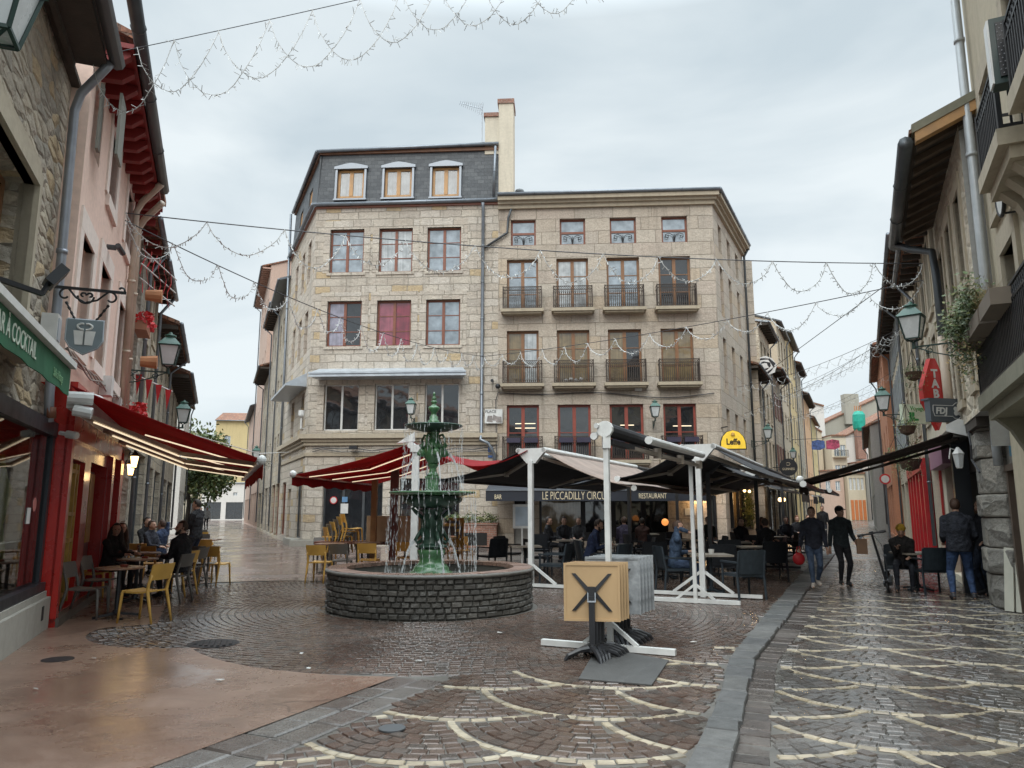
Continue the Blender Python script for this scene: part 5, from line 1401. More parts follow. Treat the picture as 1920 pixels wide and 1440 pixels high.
# pillar, ground floor front
pl = thing('stone_pillar', 'rough grey stone corner pillar beside the bar entrance', 'pillar', RW(0, 0))
mb = MB(); zz = 0; k = 0
while zz < 3.0:
    hgt = [.55, .42, .5, .38, .6, .45, .3][k % 7]; e = .02 * ((k % 2) * 2 - 1); zt_ = min(3.05, zz + hgt) - .006
    mb.prism([RW(s, zz + .006, o) for s, o in ((-.46 - e, -.13), (-.07, .14 + e), (.62, .14 + e), (.62, -.6), (-.46, -.6))], (0, 0, zt_ - zz - .006)); zz += hgt; k += 1
o_ = mb.build('shaft', m_rough, pl)
bv = o_.modifiers.new('edge', 'BEVEL'); bv.width = .035; bv.segments = 2
mb = MB(); mb.tube([RW(.35, 2.95, .2), RW(.2, 2.7, .2), RW(.3, 2.45, .2), RW(-.2, 2.3, .2), RW(-.5, 2.2, .2)], .018, 5); mb.build('cable', m_cable, pl)
gf = thing('brown_shop_panel', 'brown wooden shop panel with grey pipe right of the stone pillar', 'shopfront', RW(-2, 0))
mb = MB(); fbox(mb, RW, -5, -.65, 0, 2.2, -.6, -.24); fbox(mb, RW, -.65, -.5, 0, 2.2, -.6, -.16); fbox(mb, RW, -5, -.5, 2.2, 2.3, -.6, -.14); mb.build('panel', M('brown_board', (.10, .07, .05), .6, 0, .2, 3), gf)
mb = MB(); fbox(mb, RW, -5, -.48, 2.3, 3.0, -.6, -.2); mb.build('rubble_lintel', m_rough, gf)
pipe(gf, [RW(-.55, 3.0, -.06), RW(-.58, 2.3, -.06)], M('pale_grey_pipe', (.40, .42, .43), .4, .2), .07)
pn = thing('leaning_boards', 'pale wooden boards leaning against the stone pillar', 'boards', (7.85, 12.2, 0))
for k, (p0, p1, h) in enumerate((((7.83, 12.30), (7.90, 12.18), .98), ((7.915, 12.15), (8.06, 11.9), 1.02))):
    lean = Vector((.13, .06, 0)); a_ = Vector((*p0, .01)); b_2 = Vector((*p1, .01)); q = MB()
    q.prism([a_, b_2, b_2 + lean + up * h, a_ + lean + up * h], (.03, .015, 0)); q.build('board', M('pale_board', (.55, .53, .44), .6, 0, .1, 4), pn)
q = MB(); fbox(q, RW, -1.25, -.95, 1.2, 1.65, -.238, -.2); tag(q.build('wall_plate', M('grey_plate', (.42, .44, .45), .4)), 'grey metal plate on the brown panel at the right edge', 'plate')
q = MB(); fbox(q, RW, -1.6, -1.3, 2.4, 2.85, -.19, -.12); tag(q.build('blue_sign', M('blue_edge_sign', (.02, .14, .22), .4)), 'blue sign edge under the balcony at the right border', 'sign')
# LED panel, round sign
lp = thing('led_panel', 'dark green framed LED dot panel mounted above the balconies', 'led sign', RW(-6.7, 6))
q = MB(); fbox(q, RW, -6.8, -6.62, 5.72, 6.42, -.02, .5); q.build('frame', M('dark_green_case', (.012, .035, .032), .35), lp)
q = MB(); fbox(q, RW, -6.82, -6.801, 5.78, 6.36, .0, .45); fc = q.build('screen', m_black, lp)
q = MB()
for i in range(11):
    for j in range(14): q.ball(RW(-6.822, 5.81 + j * .04, .02 + i * .04 + (.02 if j % 2 else 0)), .0075, 5, 3)
q.build('led_dots', M('grey_dot', (.3, .3, .32), .3), fc)
q = MB(); fbox(q, RW, -6.8, -6.64, 5.73, 6.41, .502, .52); q.build('edge_strip', m_whitef, lp)
rs = thing('round_sign', 'round black framed sign on a bracket under the upper balcony', 'sign', RW(-4.4, 5.5))
c = RW(-4.45, 5.45, .16); q = MB(); q.tube([c + RW.d * .25 * math.cos(a) + up * .27 * math.sin(a) for a in [i * math.pi / 10 for i in range(21)]], .025, 6); q.tube([RW(-4.45, 5.68, 0), RW(-4.45, 5.68, .16)], .015, 5); q.tube([RW(-4.45, 5.2, 0), RW(-4.45, 5.2, .16)], .015, 5); q.build('ring', m_iron, rs)
q = MB(); q.prism([c - RW.n * .012 + RW.d * .24 * math.cos(a) + up * .26 * math.sin(a) for a in [i * math.pi / 10 for i in range(20)]], RW.n * .024); q.build('face', m_whitef, rs)
# ------------------------------------------------------------------ bar house on the right with big timber eave
r2 = thing('bar_house', 'rubble bar house with deep timber eave on the right', 'building', RW(0, 0))
R2 = Fr((RW(0, 0, .22).x, RW(0, 0, .22).y), (RW.d.x, RW.d.y), (RW.n.x, RW.n.y))
wr = [(-1.6, -.95, 5.2, 6.7), (-.1, .5, 5.2, 6.7), (1.3, 1.95, 5.2, 6.6), (-1.5, -1.0, 3.55, 4.5), (.2, .8, 3.5, 4.6)]
mb = MB(); wall(mb, R2, -2.2, 2.55, 3.1, 7.5, wr, .3); mb.build('wall', m_rubR, r2)
mb = MB(); mb.poly([R2(-2.2, 2.5, 0), R2(-2.2, 7.4, 0), R2(-2.2, 8.6, -3), R2(-2.2, 2.5, -3)]); fpoly(mb, R2, [(-2.2, 3.1, 0), (2.55, 3.1, 0), (2.55, 3.1, -.9), (-2.2, 3.1, -.9)]); mb.build('side_wall', m_greyp, r2)
for h in wr: window(r2, R2, *h, m_brownwin, m_pane, -.24, 1, 2, .06)
for h in wr: surround(r2, R2, h, m_limest, .18, .03, .22, .14, .06)
mb = MB(); 
sl = .42
def ze(o): return 7.48 - (o) * sl
mb.prism([R2(-2.5, ze(.7) + .18, .7), R2(2.7, ze(.7) + .18, .7), R2(2.7, ze(-4) + .18, -4), R2(-2.5, ze(-4) + .18, -4)], (0, 0, .06)); mb.build('roof', m_tile, r2)
mb = MB(); mb.prism([R2(-2.5, ze(.62), .62), R2(-2.35, ze(.62), .62), R2(-2.35, ze(-3.5), -3.5), R2(-2.5, ze(-3.5), -3.5)], (0, 0, .17)); mb.build('barge_board', m_wood, r2)
mb = MB(); mb.prism([R2(-2.52, ze(.66) + .16, .66), R2(-2.3, ze(.66) + .16, .66), R2(-2.3, ze(-3.5) + .16, -3.5), R2(-2.52, ze(-3.5) + .16, -3.5)], (0, 0, .14)); mb.build('verge', m_mossy, r2)
mb = MB(); mb.prism([R2(-2.3, ze(.64) + .1, .64), R2(2.6, ze(.64) + .1, .64), R2(2.6, ze(-.4) + .1, -.4), R2(-2.3, ze(-.4) + .1, -.4)], (0, 0, .06)); mb.build('soffit', m_darkwood, r2)
for k in range(10):
    s = -2.1 + k * .5; q = MB(); q.prism([R2(s - .06, ze(.58), .58), R2(s + .06, ze(.58), .58), R2(s + .06, ze(-.2), -.2), R2(s - .06, ze(-.2), -.2)], (0, 0, .1)); q.build('rafter', M('rafter_wood', (.11, .075, .05), .8, 0, .3, 4), r2)
gutter(r2, R2(-2.5, ze(.75) + .06, .76), R2(2.6, ze(.75) + .06, .76), m_zincd, .11)
pipe(r2, [R2(2.3, ze(.75), .74), R2(2.0, ze(.75) - .25, .5), R2(1.7, ze(.75) - .45, .14), R2(1.6, 6.2, .12), R2(1.4, 3.3, .12)], m_zincd, .075)
pipe(r2, [R2(1.42, 4.9, .14), R2(1.3, 3.2, .14)], m_cpipe, .085)
q = MB(); q.lathe([(.16, 0), (.14, .3), (.12, .7), (.15, .72), (.15, .78)], 10, R2(-1.6, 8.75, -3)); q.lathe([(.35, -.3), (.16, 0)], 8, R2(-1.6, 8.75, -3)); q.build('chimney_pot', M('terracotta', (.42, .19, .09), .7), r2)
q = MB(); fbox(q, RW, 3.2, 6.4, 2.55, 3.15, .15, .4); tag(q.build('shop_fascia', M('mauve_fascia', (.27, .13, .2), .5)), 'mauve shop fascia box above the red doors on the right', 'fascia')
rsf = thing('red_shopfront', 'vivid red wooden shopfront with tall doors on the right of the lane', 'shopfront', RW(13, 0, .2))
q = MB(); fbox(q, RW, 10.2, 18.4, 2.75, 3.1, .12, .36); q.build('fascia', M('lane_red_paint', (.40, .016, .02), .4, 0, .15, 3), rsf)
for s in (10.2, 11.8, 13.4, 15.0, 16.6, 18.1): q = MB(); fbox(q, RW, s, s + .3, 0, 2.75, .12, .34); q.build('pilaster', M('lane_red_paint', (.40, .016, .02), .4, 0, .15, 3), rsf)
for s in (10.5, 12.1, 13.7, 15.3, 16.9): q = MB(); fbox(q, RW, s, s + 1.3, .05, 2.75, .12, .22); q.build('door', M('lane_dark_red_door', (.30, .012, .016), .35, 0, .15, 3), rsf)
# bar front under it
bf = thing('tavern_entrance', 'dark bar front with open doorway behind the standing men', 'shopfront', RW(4, 0))
mb = MB(); wall(mb, RW, .65, 2.6, 0, 3.1, [(.9, 2.4, 0, 2.3)], .8, .02); fbox(mb, RW, -.7, 2.6, 2.95, 3.1, -.7, .2)
mb.build('wall', M('dark_brown_front', (.05, .04, .032), .6, 0, .2, 3), bf)
mb = MB(); fbox(mb, RW, 2.35, 2.62, 0, 3.0, .02, .3); mb.build('door_frame', M('blue_black_paint', (.02, .025, .035), .4), bf)
mb = MB(); fbox(mb, RW, 1.35, 1.75, .2, 1.9, -.78, -.74); mb.build('door', M('amber_door', (.12, .075, .025), .5), bf)
# ------------------------------------------------------------------ fountain
fo = thing('fountain', 'green cast iron two-bowl fountain in a round stone basin', 'fountain', FC)
BR_ = 1.73
mb = MB(); fr_ = random.Random(11)
rows_ = 7; rh = .585 / rows_
for j in range(rows_):
    n = 66; ph = fr_.random()
    a = ph / n * 6.283; end = a + 2 * math.pi
    while a < end - .03:
        w_ = min(end - a, fr_.uniform(.11, .19) / BR_); g = .008 / BR_
        z0 = j * rh + .004 + fr_.uniform(0, .004); z1 = (j + 1) * rh - .006; ro = BR_ - .012 + fr_.uniform(-.012, .014); ri = BR_ - .08
        def P(an, r, z): return (FC.x + r * math.cos(an), FC.y + r * math.sin(an), z)
        e = .012
        a0, a1 = a + g, a + w_ - g
        mb.faces([P(a0, ri, z0), P(a1, ri, z0), P(a1, ri, z1), P(a0, ri, z1), P(a0, ro - .022, z0), P(a1, ro - .022, z0), P(a1, ro - .022, z1), P(a0, ro - .022, z1),
                  P(a0 + e / BR_, ro + fr_.uniform(-.008, .008), z0 + e), P(a1 - e / BR_, ro + fr_.uniform(-.008, .008), z0 + e), P(a1 - e / BR_, ro + fr_.uniform(-.008, .008), z1 - e), P(a0 + e / BR_, ro + fr_.uniform(-.008, .008), z1 - e)],
                 [(4, 5, 9, 8), (5, 6, 10, 9), (6, 7, 11, 10), (7, 4, 8, 11), (8, 9, 10, 11), (0, 1, 5, 4), (2, 3, 7, 6), (1, 2, 6, 5), (3, 0, 4, 7)])
        a += w_
m_block = wet('wet_dark_stone_blocks', (.06, .058, .052), (.13, .125, .11), .35, .65, .8, 14, island=[(.082, .078, .07), (.11, .105, .094), (.065, .062, .056), (.13, .122, .108), (.095, .09, .08)], nb=45, spec=.35)
wl = mb.build('basin_wall', m_block, fo)
mb = MB(); mb.lathe([(BR_ - .06, -.02), (BR_ - .06, .57), (1.43, .575), (1.43, .3), (.2, .3)], 48, FC, cap=False); mb.build('basin_core', M('basin_mortar', (.10, .095, .085), .7, 0, .2, 8), wl)
mb = MB()
mb.lathe([(BR_ - .01, .58), (BR_ + .025, .6), (BR_ + .015, .632), (BR_ - .02, .645)], 64, FC, cap=False); mb.build('rim_edge', m_block, fo, smooth=True)
mb = MB(); n = 74
for k in range(n):
    a0 = 2 * math.pi * k / n + .0035; a1 = 2 * math.pi * (k + 1) / n - .0035; dz = fr_.uniform(-.004, .004)
    pts = [(1.40, a0), (1.715, a0), (1.715, a1), (1.40, a1)]
    mb.prism([(FC.x + r * math.cos(a), FC.y + r * math.sin(a), .585 + dz) for r, a in pts], (0, 0, .063))
mb.build('rim', wet('wet_brick_rim', (.13, .08, .06), (.22, .14, .11), .15, .45, .5, 10, island=[(.20, .12, .09), (.26, .16, .12), (.16, .10, .08), (.23, .15, .12)]), fo)
b_ = NB('basin_water'); b_.p.inputs['Base Color'].default_value = (.13, .14, .125, 1); b_.p.inputs['Roughness'].default_value = .06
nz = b_.noise(b_.uv(uv=False), 14, 3); b_.link(b_.bump(nz.outputs['Fac'], .35, .05), b_.p.inputs['Normal'])
mb = MB(); mb.lathe([(0.01, .46), (1.43, .46)], 40, FC, cap=False); mb.build('basin_water', b_.m, fo)
m_fg = M('green_fountain_paint', (.055, .145, .062), .25, 0, .25, 7, .15, coat=.4)
m_fgd = M('dark_green_bronze', (.024, .062, .042), .4, .2, .4, 9, .35)
def lp_(n, amp): return lambda a, z: amp * math.cos(n * a)
mb = MB(); mb.lathe([(.37, .40), (.38, .52), (.36, .56), (.31, .58), (.30, .63), (.27, .66), (.22, .70), (.20, .76), (.21, .82), (.235, .86), (.245, .92), (.2, .955)], 28, FC); mb.build('base', m_fg, fo, smooth=True)
mb = MB(); mb.lathe([(.235, .955), (.27, .97), (.27, .995), (.2, 1.01), (.165, 1.05), (.16, 1.2), (.18, 1.32), (.19, 1.42), (.165, 1.5), (.17, 1.55), (.24, 1.6)], 32, FC, lob=lambda a, z: .07 * math.cos(8 * a) if 1.05 < z < 1.5 else 0)
for k in range(4):
    a = k * math.pi / 2 + .5; d = Vector((math.cos(a), math.sin(a), 0))
    mb.tube([FC + d * .15 + up * 1.12, FC + d * .26 + up * 1.03, FC + d * .3 + up * 1.09, FC + d * .25 + up * 1.16, FC + d * .17 + up * 1.3], [.03, .035, .03, .035, .02], 7)
    mb.tube([FC + d * .16 + up * 1.44, FC + d * .3 + up * 1.56, FC + d * .36 + up * 1.62, FC + d * .3 + up * 1.66, FC + d * .25 + up * 1.6], [.03, .035, .03, .025, .02], 7)
    for q in range(3): mb.ball(FC + Vector((math.cos(a + q * .35), math.sin(a + q * .35), 0)) * .17 + up * (1.2 + q * .08), (.04, .04, .07), 7, 5)
mb.build('lower_stem', m_fgd, fo, smooth=True)
mb = MB(); mb.lathe([(.2, 1.62), (.36, 1.66), (.47, 1.72), (.5, 1.78), (.49, 1.8), (.55, 1.815)], 48, FC, lob=lambda a, z: .05 * abs(math.cos(8 * a)) if z < 1.79 else 0); mb.build('lower_bowl_underside', m_fgd, fo, smooth=True)
mb = MB(); mb.lathe([(.54, 1.83), (.73, 1.868), (.745, 1.88), (.74, 1.898), (.71, 1.9), (.6, 1.87), (.1, 1.86)], 48, FC, cap=False); lb = mb.build('lower_bowl', m_fg, fo, smooth=True)
mb = MB(); mb.lathe([(.01, 1.891), (.7, 1.891)], 32, FC, cap=False); mb.build('bowl_water', b_.m, lb)
mb = MB()
def sq(h, z0, z1): mb.box((FC.x - h, FC.y - h, z0), (FC.x + h, FC.y + h, z1))
sq(.105, 1.9, 2.13); sq(.125, 2.13, 2.16); sq(.12, 1.89, 1.93)
mb.lathe([(.1, 2.16), (.105, 2.19), (.07, 2.23), (.06, 2.3), (.09, 2.34), (.1, 2.37)], 20, FC); mb.build('upper_stem', m_fg, fo, smooth=False)
mb = MB(); mb.lathe([(.07, 2.36), (.1, 2.4), (.16, 2.5), (.19, 2.58), (.18, 2.68), (.12, 2.76), (.09, 2.82), (.1, 2.9), (.13, 2.95)], 24, FC)
for k in range(4):
    a = k * math.pi / 2 + .35; d = Vector((math.cos(a), math.sin(a), 0)); t_ = Vector((-d.y, d.x, 0))
    mb.ball(FC + d * .2 + up * 2.57, (.07, .07, .08), 8, 6); mb.ball(FC + d * .255 + up * 2.55, (.035, .035, .04), 7, 5)
    for s in (-1, 1): mb.tube([FC + d * .17 + t_ * .05 * s + up * 2.64, FC + d * .22 + t_ * .07 * s + up * 2.7, FC + d * .19 + t_ * .1 * s + up * 2.73], [.03, .025, .012], 6)
    a += math.pi / 4; d = Vector((math.cos(a), math.sin(a), 0))
    mb.tube([FC + d * .15 + up * 2.6, FC + d * .22 + up * 2.68, FC + d * .23 + up * 2.8, FC + d * .18 + up * 2.88, FC + d * .12 + up * 2.86], .022, 6)
mb.build('mask_urn', m_fg, fo, smooth=True)
mb = MB(); mb.lathe([(.12, 2.93), (.25, 2.95), (.4, 2.985), (.49, 3.02), (.51, 3.035), (.5, 3.05), (.46, 3.04), (.1, 3.0)], 48, FC, cap=False, lob=lambda a, z: .03 * abs(math.cos(12 * a)) if z < 3.0 else 0); mb.build('upper_bowl', m_fgd, fo, smooth=True)
mb = MB(); mb.lathe([(.1, 3.02), (.1, 3.13), (.07, 3.15), (.075, 3.2), (.05, 3.22), (.045, 3.26), (.075, 3.3), (.1, 3.34), (.095, 3.37), (.05, 3.39), (.03, 3.43), (.055, 3.45), (.05, 3.475), (.025, 3.49), (.045, 3.51), (.03, 3.54), (.018, 3.58), (.03, 3.6), (.005, 3.64)], 20, FC); mb.build('finial', m_fg, fo, smooth=True)
# water
wb = NB('falling_water'); wb.p.inputs['Base Color'].default_value = (.82, .85, .87, 1); wb.p.inputs['Roughness'].default_value = .15; wb.p.inputs['Alpha'].default_value = .5; wb.p.inputs['IOR'].default_value = 1.33
mb = MB()
def drop(p, l, r):
    p = Vector(p); mb.faces([p + up * l, p + Vector((r, 0, 0)), p + Vector((-r * .5, r * .87, 0)), p + Vector((-r * .5, -r * .87, 0)), p - up * l * .4], [(0, 1, 2), (0, 2, 3), (0, 3, 1), (4, 2, 1), (4, 3, 2), (4, 1, 3)])
wr_ = random.Random(5)
for R0, z0, z1, n in ((.745, 1.88, .47, 850), (.505, 3.03, 1.9, 620)):
    for _ in range(n):
        a = 2 * math.pi * (wr_.randrange(46) + wr_.gauss(0, .1)) / 46; t = wr_.random(); z = z0 - (z0 - z1) * t
        r = R0 + .03 * t + wr_.gauss(0, .006); drop((FC.x + r * math.cos(a), FC.y + r * math.sin(a), z), wr_.uniform(.03, .11), wr_.uniform(.0025, .0048))
def jet(p0, v, z1, n):
    for _ in range(n):
        T = (v.z + math.sqrt(max(0, v.z * v.z + 19.6 * (p0.z - z1)))) / 9.8; t = wr_.random() * T
        p = p0 + v * t + up * (-4.9 * t * t) + Vector((wr_.gauss(0, .006), wr_.gauss(0, .006), wr_.gauss(0, .01)))
        drop(p, wr_.uniform(.03, .07), wr_.uniform(.005, .009))
for k in range(4):
    a = k * math.pi / 2 + .35; d = Vector((math.cos(a), math.sin(a), 0)); jet(FC + d * .27 + up * 2.53, d * .75, 1.9, 110)
    a = k * math.pi / 2 + .5; d = Vector((math.cos(a), math.sin(a), 0)); jet(FC + d * .3 + up * 1.06, d * .7, .47, 130)
for _ in range(160):
    a = wr_.uniform(0, 6.28); r = wr_.uniform(.45, .72); drop((FC.x + r * math.cos(a), FC.y + r * math.sin(a), 1.9 + abs(wr_.gauss(0, .03))), .012, .005)
mb.build('falling_water', wb.m, fo, uvw=False)

# ------------------------------------------------------------------ wall lanterns
def lantern():
    """wall lantern: origin on the wall, arm along +x"""
    t = thing('street_lamp', 'x', 'street lamp')
    m = MB(); m.bar((0, 0, -.38), (0, 0, .1), .05, .04); m.bar((0, 0, 0), (1.05, 0, 0), .035, .035)
    for c, r0, r1, a0, a1 in (((.3, -.16), .13, .03, 1.6, 8.5), ((.72, -.12), .1, .03, 1.6, -5.0), ((.14, -.1), .06, .03, 3, 8)):
        m.tube([(c[0] + (r0 + (r1 - r0) * i / 16) * math.cos(a0 + (a1 - a0) * i / 16), 0, c[1] + (r0 + (r1 - r0) * i / 16) * math.sin(a0 + (a1 - a0) * i / 16)) for i in range(17)], .014, 5)
    m.tube([(0, 0, -.36), (.3, 0, -.3), (.6, 0, -.2), (1.0, 0, -.02)], .016, 5)
    m.tube([(1.05, 0, -.04), (1.05, 0, .12)], [.05, .035], 8); m.build('bracket', M('dark_green_iron', (.02, .045, .038), .5, .2), t)
    m = MB(); z0, z1, h0, h1 = .2, .74, .15, .25
    for sx, sy in ((-1, -1), (1, -1), (1, 1), (-1, 1)):
        m.bar((1.05 + sx * h0, sy * h0, z0), (1.05 + sx * h1, sy * h1, z1), .028, .028); m.tube([(1.05, 0, .12), (1.05 + sx * h0 * .9, sy * h0 * .9, z0)], .015, 5)
    for h, z in ((h0, z0), (h1, z1)):
        m.bar((1.05 - h, -h, z), (1.05 + h, -h, z), .03); m.bar((1.05 - h, h, z), (1.05 + h, h, z), .03); m.bar((1.05 - h, -h, z), (1.05 - h, h, z), .03); m.bar((1.05 + h, -h, z), (1.05 + h, h, z), .03)
    m.build('lantern_frame', M('dark_green_iron', (.02, .045, .038), .5, .2), t)
    m = MB()
    g0, g1 = h0 - .008, h1 - .008
    c = [(1.05 - g0, -g0, z0), (1.05 + g0, -g0, z0), (1.05 + g0, g0, z0), (1.05 - g0, g0, z0), (1.05 - g1, -g1, z1), (1.05 + g1, -g1, z1), (1.05 + g1, g1, z1), (1.05 - g1, g1, z1)]
    m.hexa(c); m.build('lantern_glass', m_lampgl, t)
    m = MB(); h = .29; k = .13
    m.faces([(1.05 - h, -h, z1 + .015), (1.05 + h, -h, z1 + .015), (1.05 + h, h, z1 + .015), (1.05 - h, h, z1 + .015), (1.05 - h * .86, -h * .86, z1 + .07), (1.05 + h * .86, -h * .86, z1 + .07), (1.05 + h * .86, h * .86, z1 + .07), (1.05 - h * .86, h * .86, z1 + .07), (1.05 - k, -k, z1 + .22), (1.05 + k, -k, z1 + .22), (1.05 + k, k, z1 + .22), (1.05 - k, k, z1 + .22)],
            [(3, 2, 1, 0), (0, 1, 5, 4), (1, 2, 6, 5), (2, 3, 7, 6), (3, 0, 4, 7), (4, 5, 9, 8), (5, 6, 10, 9), (6, 7, 11, 10), (7, 4, 8, 11), (8, 9, 10, 11)])
    m.lathe([(.12, z1 + .22), (.12, z1 + .27), (.16, z1 + .28), (.15, z1 + .31), (.06, z1 + .34), (.03, z1 + .4)], 12, (1.05, 0, 0)); m.build('lantern_cap', m_green, t)
    return t
lam0 = lantern(); lam_first = True
def lamp_at(fr, s, z, o, label, scale=1.0, rz=None):
    global lam_first
    p = fr(s, z, o); rz = fr.nang() if rz is None else rz
    if lam_first:
        lam_first = False; r = lam0; r.location = p; r.rotation_euler = (0, 0, rz); r.scale = (scale,) * 3
        r['label'] = label; r['group'] = 'wall lanterns'; return r
    return dup(lam0, p, rz, label, 'wall lanterns', scale)
lamp_at(LP, 5.9, 4.6, .05, 'green capped lantern above the far end of the red bar awning', .8)
lamp_at(LW, 14.6, 4.25, .3, 'second green lantern along the left street row', .8)
lamp_at(CF, 4.55, 5.55, .05, 'green lantern on the corner house just behind the fountain top', .78)
lamp_at(CF, 15.1, 5.35, .05, 'green lantern between the two right windows over the terrace', .78)
lamp_at(CR, 7.6, 5.1, .05, 'green lantern at the far corner of the balcony house beside the yellow sign', .8)
lamp_at(CR2, 14.8, 5.0, .05, 'green lantern farther along the left side of the lane', .8)
lamp_at(CL2, 7.5, 4.6, .05, 'small dark lantern on the right side of the left street', .9)
lamp_at(R2, -.55, 4.4, .02, 'large green lantern on the right in front of the rubble bar house', .72, rz=math.atan2(.75, -.9))
lamp_at(RW, 14.5, 4.9, .15, 'green lantern farther along the right side of the lane near the orange house', .9)
lamp_at(LW, -7.12, 4.27, .05, 'big dark lantern cropped by the top left corner', .78)
def coach_lamp(p, lab, grp=None, lit=True, sc=1.0, mat=None):
    t = thing('coach_lamp', lab, 'wall lamp', p); m = MB(); m.lathe([(.05, -.02), (.06, 0)], 6, p); m.lathe([(.11, .24), (.02, .36)], 6, p); m.tube([p + Vector((.055, 0, 0)), p + Vector((.1, 0, .26))], .01, 4); m.tube([p + Vector((-.055, 0, 0)), p + Vector((-.1, 0, .26))], .01, 4); m.tube([p + Vector((0, 0, .3)), p + Vector((-.12, .02, .34)), p + Vector((-.16, .02, .15))], .012, 5); m.build('frame', mat or m_iron, t)
    m = MB(); m.lathe([(.055, 0), (.095, .24)], 6, p); m.build('glass', m_bulb if lit else m_lampgl, t); return t
coach_lamp(RW(.75, 2.35, .35), 'pale carriage lamp on the stone pillar beside the bar door', lit=False, mat=m_whitef)

# ------------------------------------------------------------------ awnings
def sheet(mb, A, B, C, D, sag=.1, n=8, m_=6, th=.012):
    """cloth between edge A-B and edge D-C"""
    A, B, C, D = map(Vector, (A, B, C, D)); vs = []
    for j in range(m_ + 1):
        for i in range(n + 1):
            u = i / n; v = j / m_; p = (A.lerp(B, u)).lerp(D.lerp(C, u), v)
            vs.append(p - up * (sag * math.sin(math.pi * v) * (.75 + .25 * math.cos(u * 9))))
    k = len(vs); vs += [p + up * th for p in vs]; fs = []
    for j in range(m_):
        for i in range(n):
            a = j * (n + 1) + i; q = (a, a + 1, a + n + 2, a + n + 1); fs.append(q); fs.append(tuple(k + x for x in reversed(q)))
    ed = [i for i in range(n + 1)] + [j * (n + 1) + n for j in range(1, m_ + 1)] + [m_ * (n + 1) + i for i in range(n - 1, -1, -1)] + [j * (n + 1) for j in range(m_ - 1, 0, -1)]
    for a, b in zip(ed, ed[1:] + ed[:1]): fs.append((b, a, k + a, k + b))
    mb.faces(vs, fs)
def valance(mb, A, B, h, wave=.015, n=20):
    A = Vector(A); B = Vector(B); d = (B - A).normalized(); nrm = Vector((d.y, -d.x, 0))
    for i in range(n):
        p = A.lerp(B, i / n); q = A.lerp(B, (i + 1) / n)
        mb.prism([p, q, q - up * (h + .03 * math.sin((i + 1) * 1.9)) + nrm * wave * math.sin((i + 1) * 1.4), p - up * (h + .03 * math.sin(i * 1.9)) + nrm * wave * math.sin(i * 1.4)], nrm * .008)
# red awning of the bar on the left
ra = thing('red_awning', 'long red awning with lit strips over the tables of the red bar', 'awning', LP(2.5, 2.9))
o1 = 2.62; zt, zf = 2.98, 2.28
a0, a1 = -.55, 6.4
mb = MB(); sheet(mb, LP(a0, zt + .28, .12), LP(a1, zt + .28, .12), LP(a1, zf + .04, o1), LP(a0, zf + .04, o1), .03, 12, 8)
mb.build('fabric', m_redcloth, ra)
mb = MB(); valance(mb, LP(a0, zf + .02, o1 + .04), LP(a1, zf + .02, o1 + .04), .24); mb.build('valance', m_redcloth, ra)
mb = MB(); mb.bar(LP(a0, zf, o1), LP(a1, zf, o1), .09, .07); mb.ball(LP(a0 - .03, zf + .03, o1 + .02), .07, 10, 7); mb.build('front_rail', m_whitemetal, ra)
mb = MB(); fbox(mb, LP, a0 - .05, a1, zt - .03, zt + .16, .1, .3); mb.tube([LP(a0 - .12, zt + .1, .12), LP(a0 - .08, zt + .1, .42)], .09, 10); mb.tube([LP(a0 - .1, zt - .06, .2), LP(a0 - .1, zt - .1, .42)], .08, 10); mb.build('cassette', m_whitemetal, ra)
m_arm = M('tan_arm', (.40, .33, .26), .45, .2)
for k, s in enumerate((.0, 2.1, 4.2)):
    e = LP(s + 1.25, zt - .48, 1.45); q = MB(); w0 = LP(s - .35, zt - .1, .3); f0 = LP(s + .35, zf + .02, o1)
    q.bar(w0, e, .10, .06); q.bar(e, f0, .09, .06); arm = q.build('folding_arm', m_arm, ra)
    q = MB(); q.bar(w0.lerp(e, .08) - up * .045, e - up * .045, .022, .018); q.bar(e.lerp(f0, .03) - up * .045, f0.lerp(e, .05) - up * .045, .022, .018); q.build('light_strip', m_cream_lamp, arm)
for s in (1.0, 3.2, 5.3):
    q = MB(); q.bar(LP(s, zt - .22, .95), LP(s, zf + .03, o1 - .05), .03, .02); q.build('light_strip', m_cream_lamp, ra)
q = MB(); q.tube([LP(5.8, 3.6, .1), LP(8, 3.0, 3.0), CL(3.2, 4.35, .15)], .012, 5); tag(q.build('overhead_cable', m_wcable), 'white cable spanning the left street just above the red awning', 'cable')
# red awning in the middle behind the fountain, on its own post
P0 = Vector((-2.13, 16.6, 0))
ca_ = thing('red_awning', 'red two-winged awning with lit strips on a white post behind the fountain', 'awning', P0)
dr_ = Vector((.1, .995, 0)); er_ = Vector((.995, -.1, 0))
zr = 3.0; len_ = 5.5
A = P0 + up * zr; B = A + dr_ * len_
C0 = P0 - er_ * 2.35 - dr_ * 1.1 + up * 2.3; D0 = C0 + dr_ * (len_ + .5)
mb = MB(); sheet(mb, A + up * .06 - er_ * .05, B + up * .06, D0, C0, .06, 10, 8); mb.build('fabric', m_redcloth, ca_)
mb = MB(); E0 = Vector((.33, 16.0, 2.84)); sheet(mb, A + up * .04 + er_ * .08, B + up * .04, E0 + dr_ * 4, E0, .42, 10, 10); mb.build('fabric', m_redcloth, ca_)
mb = MB(); mb.obox(P0 + up * 1.5, (.15, .15, 2.98)); mb.obox(P0 + up * 2.93, (.22, .24, .16)); mb.build('post', m_whitemetal, ca_)
mb = MB(); mb.bar(C0, D0, .09, .07); mb.build('front_rail', m_redpaint, ca_); mb = MB(); mb.ball(C0 - dr_ * .03 + up * .03, .075, 10, 7); mb.build('end_cap', m_whitemetal, ca_)
